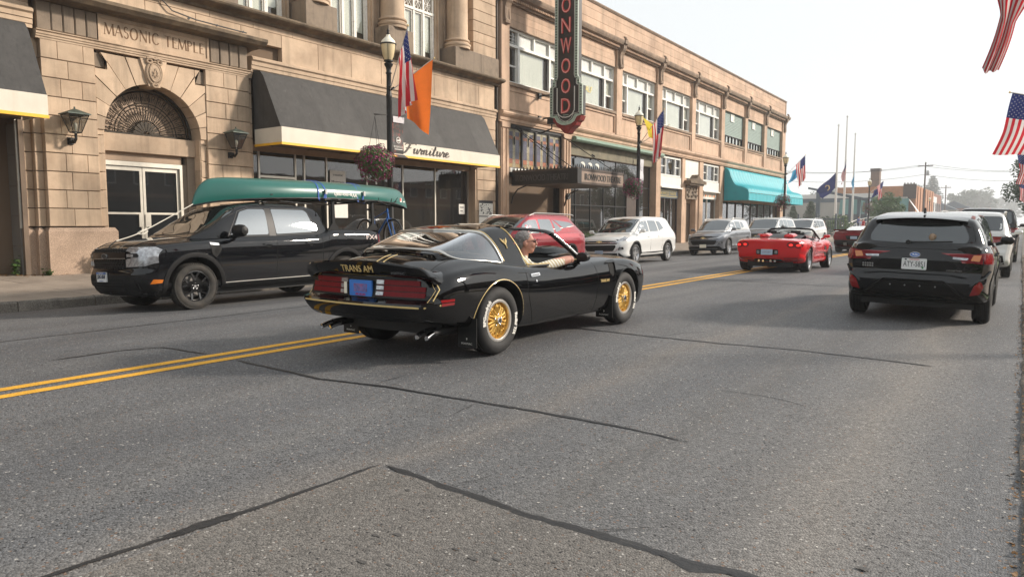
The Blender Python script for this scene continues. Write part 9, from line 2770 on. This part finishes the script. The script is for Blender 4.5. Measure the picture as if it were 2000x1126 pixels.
for k,x in enumerate((-24.4,-21.6,-19.6,-18.4)):MB().box(x,x+(1.7 if k==0 else .9),y-.36,y-.30,.4,2.9).build('window',M['roofw' if k==0 else 'tan'],root,fix=False)
MB().box(-24.1,-23.0,y-.40,y-.36,.5,2.6).build('pane',M['glass_d'],root,fix=False)
root=empty('brick_building',(0,0,0),'sunlit orange brick building end on, right of the grey one','building')
MB().box(-30,-16.3,152,184,.0,8.6).build('wall',M['brick_o'],root,fix=False)
MB().box(-18.4,-16.25,151.7,152,6.2,8.9).build('gable',M['brown'],root,fix=False)
for k in range(7):MB().box(-16.3,-16.15,154+4.3*k,154.4+4.3*k,3,8.4).build('pilaster',M['brick_o'],root,fix=False)
for k in range(4):MB().box(-18.3+.5*k,-18.1+.5*k,151.7,152.2,8.9,9.15).build('merlon',M['brown'],root,fix=False)
MB().box(-16.3,-15.3,153,180,2.9,3.2).build('ledge',M['roofw'],root,fix=False)
root=empty('brick_building',(0,0,0),'red and white brick shop beyond the sunlit one','building')
MB().box(-30,-17.4,188,216,.0,8.8).build('wall',M['brick_r'],root,fix=False)
MB().box(-17.4,-17.2,188,202,.0,8.0).build('white_front',M['roofw'],root,fix=False)
for k in range(5):MB().box(-17.2,-17.1,189+5*k,191+5*k,4.6,6.6).build('window',M['glass_d'],root,fix=False)
root=empty('chimney',(0,0,0),'square brown brick chimney tower above the grey roof','chimney')
MB().box(-26.9,-25.2,170,172,.0,13.2).build('shaft',M['brick_b'],root,fix=False);MB().box(-27,-25.1,169.9,172.1,12.8,13.3).build('cap',M['brown'],root,fix=False)
o=MB().box(-58.6,-57.2,190,191.5,.0,11.4).build('chimney',M['brick_b'],fix=False);tag(o,'small brick chimney seen beside the turquoise awning','chimney')
for k in range(7):
 x=-19+2.2*(k%3);y=235+24*k;h=5+(k*37%3)
 r2=empty('far_house',(0,0,0),['pale house nearest in the haze at the end of the street','second pale house along the hazy left side','third hazy house with a pitched roof','fourth hazy house, behind the orange figure','fifth hazy house, low and long','sixth hazy house near the vanishing point','last hazy house before the street vanishes'][k],'house','houses in the haze')
 MB().box(x-9,x,y,y+11,0,h).build('wall',M[['roofw','wallg','brick_r','wallg','roofw','tan','wallg'][k]],r2,fix=False)
 MB().prism([(x-9.4,h),(x+.4,h),(x-4.5,h+2.4)],1,y-.4,y+11.4).build('roof',M['slate'],r2)
 for j in range(3):MB().box(x-.02,x+.05,y+1.4+3.4*j,y+2.6+3.4*j,h-2.2,h-.8).build('window',M['glass_d'],r2,fix=False)
def tree(x,y,h,w,label,n=2600,seed=0,m='leaf_d',conifer=False,z=0.,leaf=.16,low=.22,group='trees beyond the park'):
 root=empty('tree',(x,y,z),label,'tree',group)
 rr=random.Random(seed)
 tr=MB().tube([(0,0,-.3),(.05,0,h*.25),(-.05,.05,h*.5),(0,0,h*(.97 if conifer else .72))],[h*.022+.05,h*.018+.03,h*.012,.02],8)
 cl=[]
 if conifer:
  k=0;zz=h*low
  while zz<h*.97:
   q=w*(1-(zz/h))**.8*1.08;nb=7
   for j in range(nb):
    a=j*6.283/nb+k*.5+rr.uniform(-.2,.2);L=q*rr.uniform(.75,1.1)
    e=Vector((math.cos(a)*L,math.sin(a)*L,zz-L*.18))
    tr.tube([(0,0,zz),tuple(e)],[.03,.008],4)
    for t in range(5):cl.append((Vector((0,0,zz)).lerp(e,.25+.19*t),.16+.10*q*.3))
   zz+=h*.036;k+=1
 else:
  for j in range(9):
   a=j*2.4;b0=h*rr.uniform(.25,.5);L=w*rr.uniform(.5,.8)
   e=Vector((math.cos(a)*L,math.sin(a)*L,b0+h*rr.uniform(.12,.38)))
   tr.tube([(0,0,b0),tuple(Vector((0,0,b0)).lerp(e,.5)+Vector((0,0,.1*h*.3))),tuple(e)],[h*.010,h*.007,.01],5)
  for j in range(46):
   v=Vector((rr.gauss(0,1),rr.gauss(0,1),rr.gauss(0,1))).normalized();q=rr.uniform(.45,1)
   zc=h*(low+(1-low)*.5)
   cl.append((Vector((v.x*w*q*.86,v.y*w*q*.86,zc+v.z*q*h*(1-low)*.44)),w*rr.uniform(.18,.34)))
 tr.build('trunk',M['bark'],root,smooth=50)
 lf=MB()
 per=max(4,n//len(cl))
 for c,r_ in cl:
  for k in range(per):
   v=Vector((rr.gauss(0,1),rr.gauss(0,1),rr.gauss(0,.8))).normalized()*r_*rr.uniform(.35,1)**.6
   p=c+v;s=leaf*rr.uniform(.6,1.4)
   a=Vector((rr.gauss(0,1),rr.gauss(0,1),rr.gauss(0,.6))).normalized();b=a.orthogonal().normalized()
   lf.add([p-a*s,p+b*s*.6,p+a*s,p-b*s*.6],[(0,1,2,3)])
 o=lf.build('crown',M[m],root,fix=False)
 return root
tree(1.9,76,8.2,3.5,'leafy green tree cut by the right edge of the photo',12000,1,'leaf_d',leaf=.13,low=.17,group='street trees')
tree(3.0,92,8.6,3.2,'second leafy tree at the right edge, mostly hidden behind the first',4000,2,'leaf_d',leaf=.14,low=.3,group='street trees')
tree(-35.3,390,25.3,8.7,'dark fir with a pointed top beside the utility pole',13000,3,'leaf_d',True,leaf=0.37,low=.08)
tree(-46.5,446,26.4,9.9,'hazy round tree just left of the fir',3500,4,leaf=0.73)
tree(-29.4,498,23.6,8.7,'hazy tree right of the fir',3500,5,leaf=0.73,low=.1)
tree(-25.5,570,25.8,13.3,'pale round tree standing alone in the haze',4500,6,leaf=0.88,low=.12)
tree(-41.8,608,17.9,11.4,'low hazy tree left of the lone round tree',2200,7,leaf=0.92)
tree(-85.5,456,22.6,11.4,'hazy tree over the grey roof left of the chimney',2600,8,leaf=0.82)
tree(-98.8,467,23.9,11.4,'hazy tree second over the grey roof',2600,9,leaf=0.82)
tree(-72.2,498,22.2,9.5,'hazy tree over the roof beside the chimney',2200,10,leaf=0.82)
tree(-152.0,408,32.1,13.3,'hazy tree showing just right of the turquoise awning',3000,11,leaf=0.82)
tree(-133.0,433,28.3,11.4,'smaller hazy tree behind the turquoise awning end',2400,12,leaf=0.82)
tree(-14.2,798,27.4,17.1,'faint tree at the far end of the street',2400,13,leaf=1.15)
tree(12.3,627,23.6,13.3,'faint tree on the right at the far end',2600,14,leaf=1.04)
tree(7.0,150,10,5,'hazy tree at the right, up the street',3600,15,leaf=.25)
tree(-29.5,118,4.4,1.7,'small dark conifer left of the shelter, above the white car',1500,16,conifer=True,leaf=.10,low=.05,group='small conifers in the park')
tree(-26.4,116,5.1,2.0,'small dark conifer beside the shelter column',1500,17,conifer=True,leaf=.10,low=.05,group='small conifers in the park')
tree(-13.9,101,5.6,2.1,'bright green shrub tree behind the purple banner',4200,18,'leaf_y' if 0 else 'leaf',leaf=.13,low=.05,group='shrubs by the ramp')
tree(-15.0,105,4.2,2.2,'low green shrub beside the taller one',2600,19,'leaf',leaf=.13,low=.03,group='shrubs by the ramp')
tree(-16.8,88,2.6,1.5,'leafy planting at the foot of the flagpoles',1500,20,'leaf',leaf=.10,low=.03,group='shrubs by the ramp')
tree(-19.6,92,2.4,1.6,'leafy planting left of the nearest flagpole',1500,21,'leaf_d',leaf=.10,low=.03,group='shrubs by the ramp')
root=empty('ramp_railing',(0,0,0),'white sloping ramp railing behind the red sports cars','railing')
r2=MB()
for k in range(2):r2.tube([(-17.6,92,1.1-.45*k),(-16.6,97,2.0-.45*k),(-14.2,100,2.5-.45*k)],.05,5)
r2.build('rail',M['white'],root)
for k in range(9):
 t=k/8;p=Vector((-17.6,92,0)).lerp(Vector((-14.2,100,1.3)),t)
 MB().tube([(p.x,p.y,p.z*.8),(p.x,p.y,p.z+1.15)],.04,4).build('baluster',M['white'],root)
root=empty('park_fence',(0,0,0),'dark metal fence panels beside the white four-by-four','fence')
for k in range(26):
 MB().box(-19.9+.18*k,-19.86+.18*k,82.0,82.04,.05,2.1).build('paling',M['slate'],root,fix=False)
for k in range(3):MB().box(-20+1.9*k,-19.85+1.9*k,81.9,82.1,.03,2.5).build('post',M['slate'],root,fix=False)
MB().box(-20,-15.4,81.97,82.07,1.9,2.0).box(-20,-15.4,81.97,82.07,.3,.4).build('rail',M['slate'],root,fix=False)
poles=[(-14.9,151,12.7),(-42,140,12.5),(8.5,168,12.6),(-17.2,225,12)]
tops=[]
for i,(x,y,h)in enumerate(poles):
 root=empty('utility_pole',(x,y,0),['wooden utility pole in front of the fir','wooden utility pole hidden behind the theatre block','wooden utility pole off to the right of the street','faint utility pole beyond the brick building'][i],'utility pole','utility poles')
 MB().tube([(0,0,0),(0,0,h)],[.17,.12],8).build('pole',M['bark'],root,smooth=50)
 MB().box(-1.2,1.2,-.06,.06,h-.75,h-.6).build('crossarm',M['bark'],root)
 for s in(-1.05,-.4,.4,1.05):MB().lathe([(.03,h-.6),(.06,h-.52),(.03,h-.42),(0,h-.4)],8,(s,0,0)).build('insulator',M['steel'],root)
 if i==0:MB().lathe([(.22,h-2.4),(.25,h-2.3),(.25,h-1.6),(.2,h-1.5)],12,(.42,0,0)).build('transformer',M['steel'],root,smooth=50)
for k,(dx,dz,a,b)in enumerate(((-1,-.5,1,0),(1,-.5,1,0),(0,-2.2,1,0),(-1,-.5,0,2),(1,-.5,0,2),(0,-2.2,0,2))):
 A=Vector((poles[a][0]+dx,poles[a][1],poles[a][2]+dz));B=Vector((poles[b][0]+dx,poles[b][1],poles[b][2]+dz))
 P=[A.lerp(B,t/12)+Vector((0,0,-1.1*4*(t/12)*(1-t/12)))for t in range(13)]
 o=MB().tube(P,.028,4).build('power_line',M['iron'])
 tag(o,['upper left wire running from the utility pole towards the theatre','second left wire running towards the theatre','lowest left wire below the crossarm','upper right wire crossing the street from the utility pole','second right wire crossing the street','lowest right wire crossing the street'][k],'wire','wires on the utility poles')
#  smoke haze in the air
hm=bpy.data.materials.new('haze_air');hm.use_nodes=True
hn=hm.node_tree;hn.nodes.remove(hn.nodes['Principled BSDF'])
pv=hn.nodes.new('ShaderNodeVolumePrincipled')
pv.inputs['Color'].default_value=(.93,.96,1,1);pv.inputs['Density'].default_value=.0008;pv.inputs['Anisotropy'].default_value=.25
hn.links.new(pv.outputs[0],hn.nodes['Material Output'].inputs['Volume'])
hz=box('haze',hm,(-260,160,-40,1000,-1.45,48));hz['kind']='stuff'
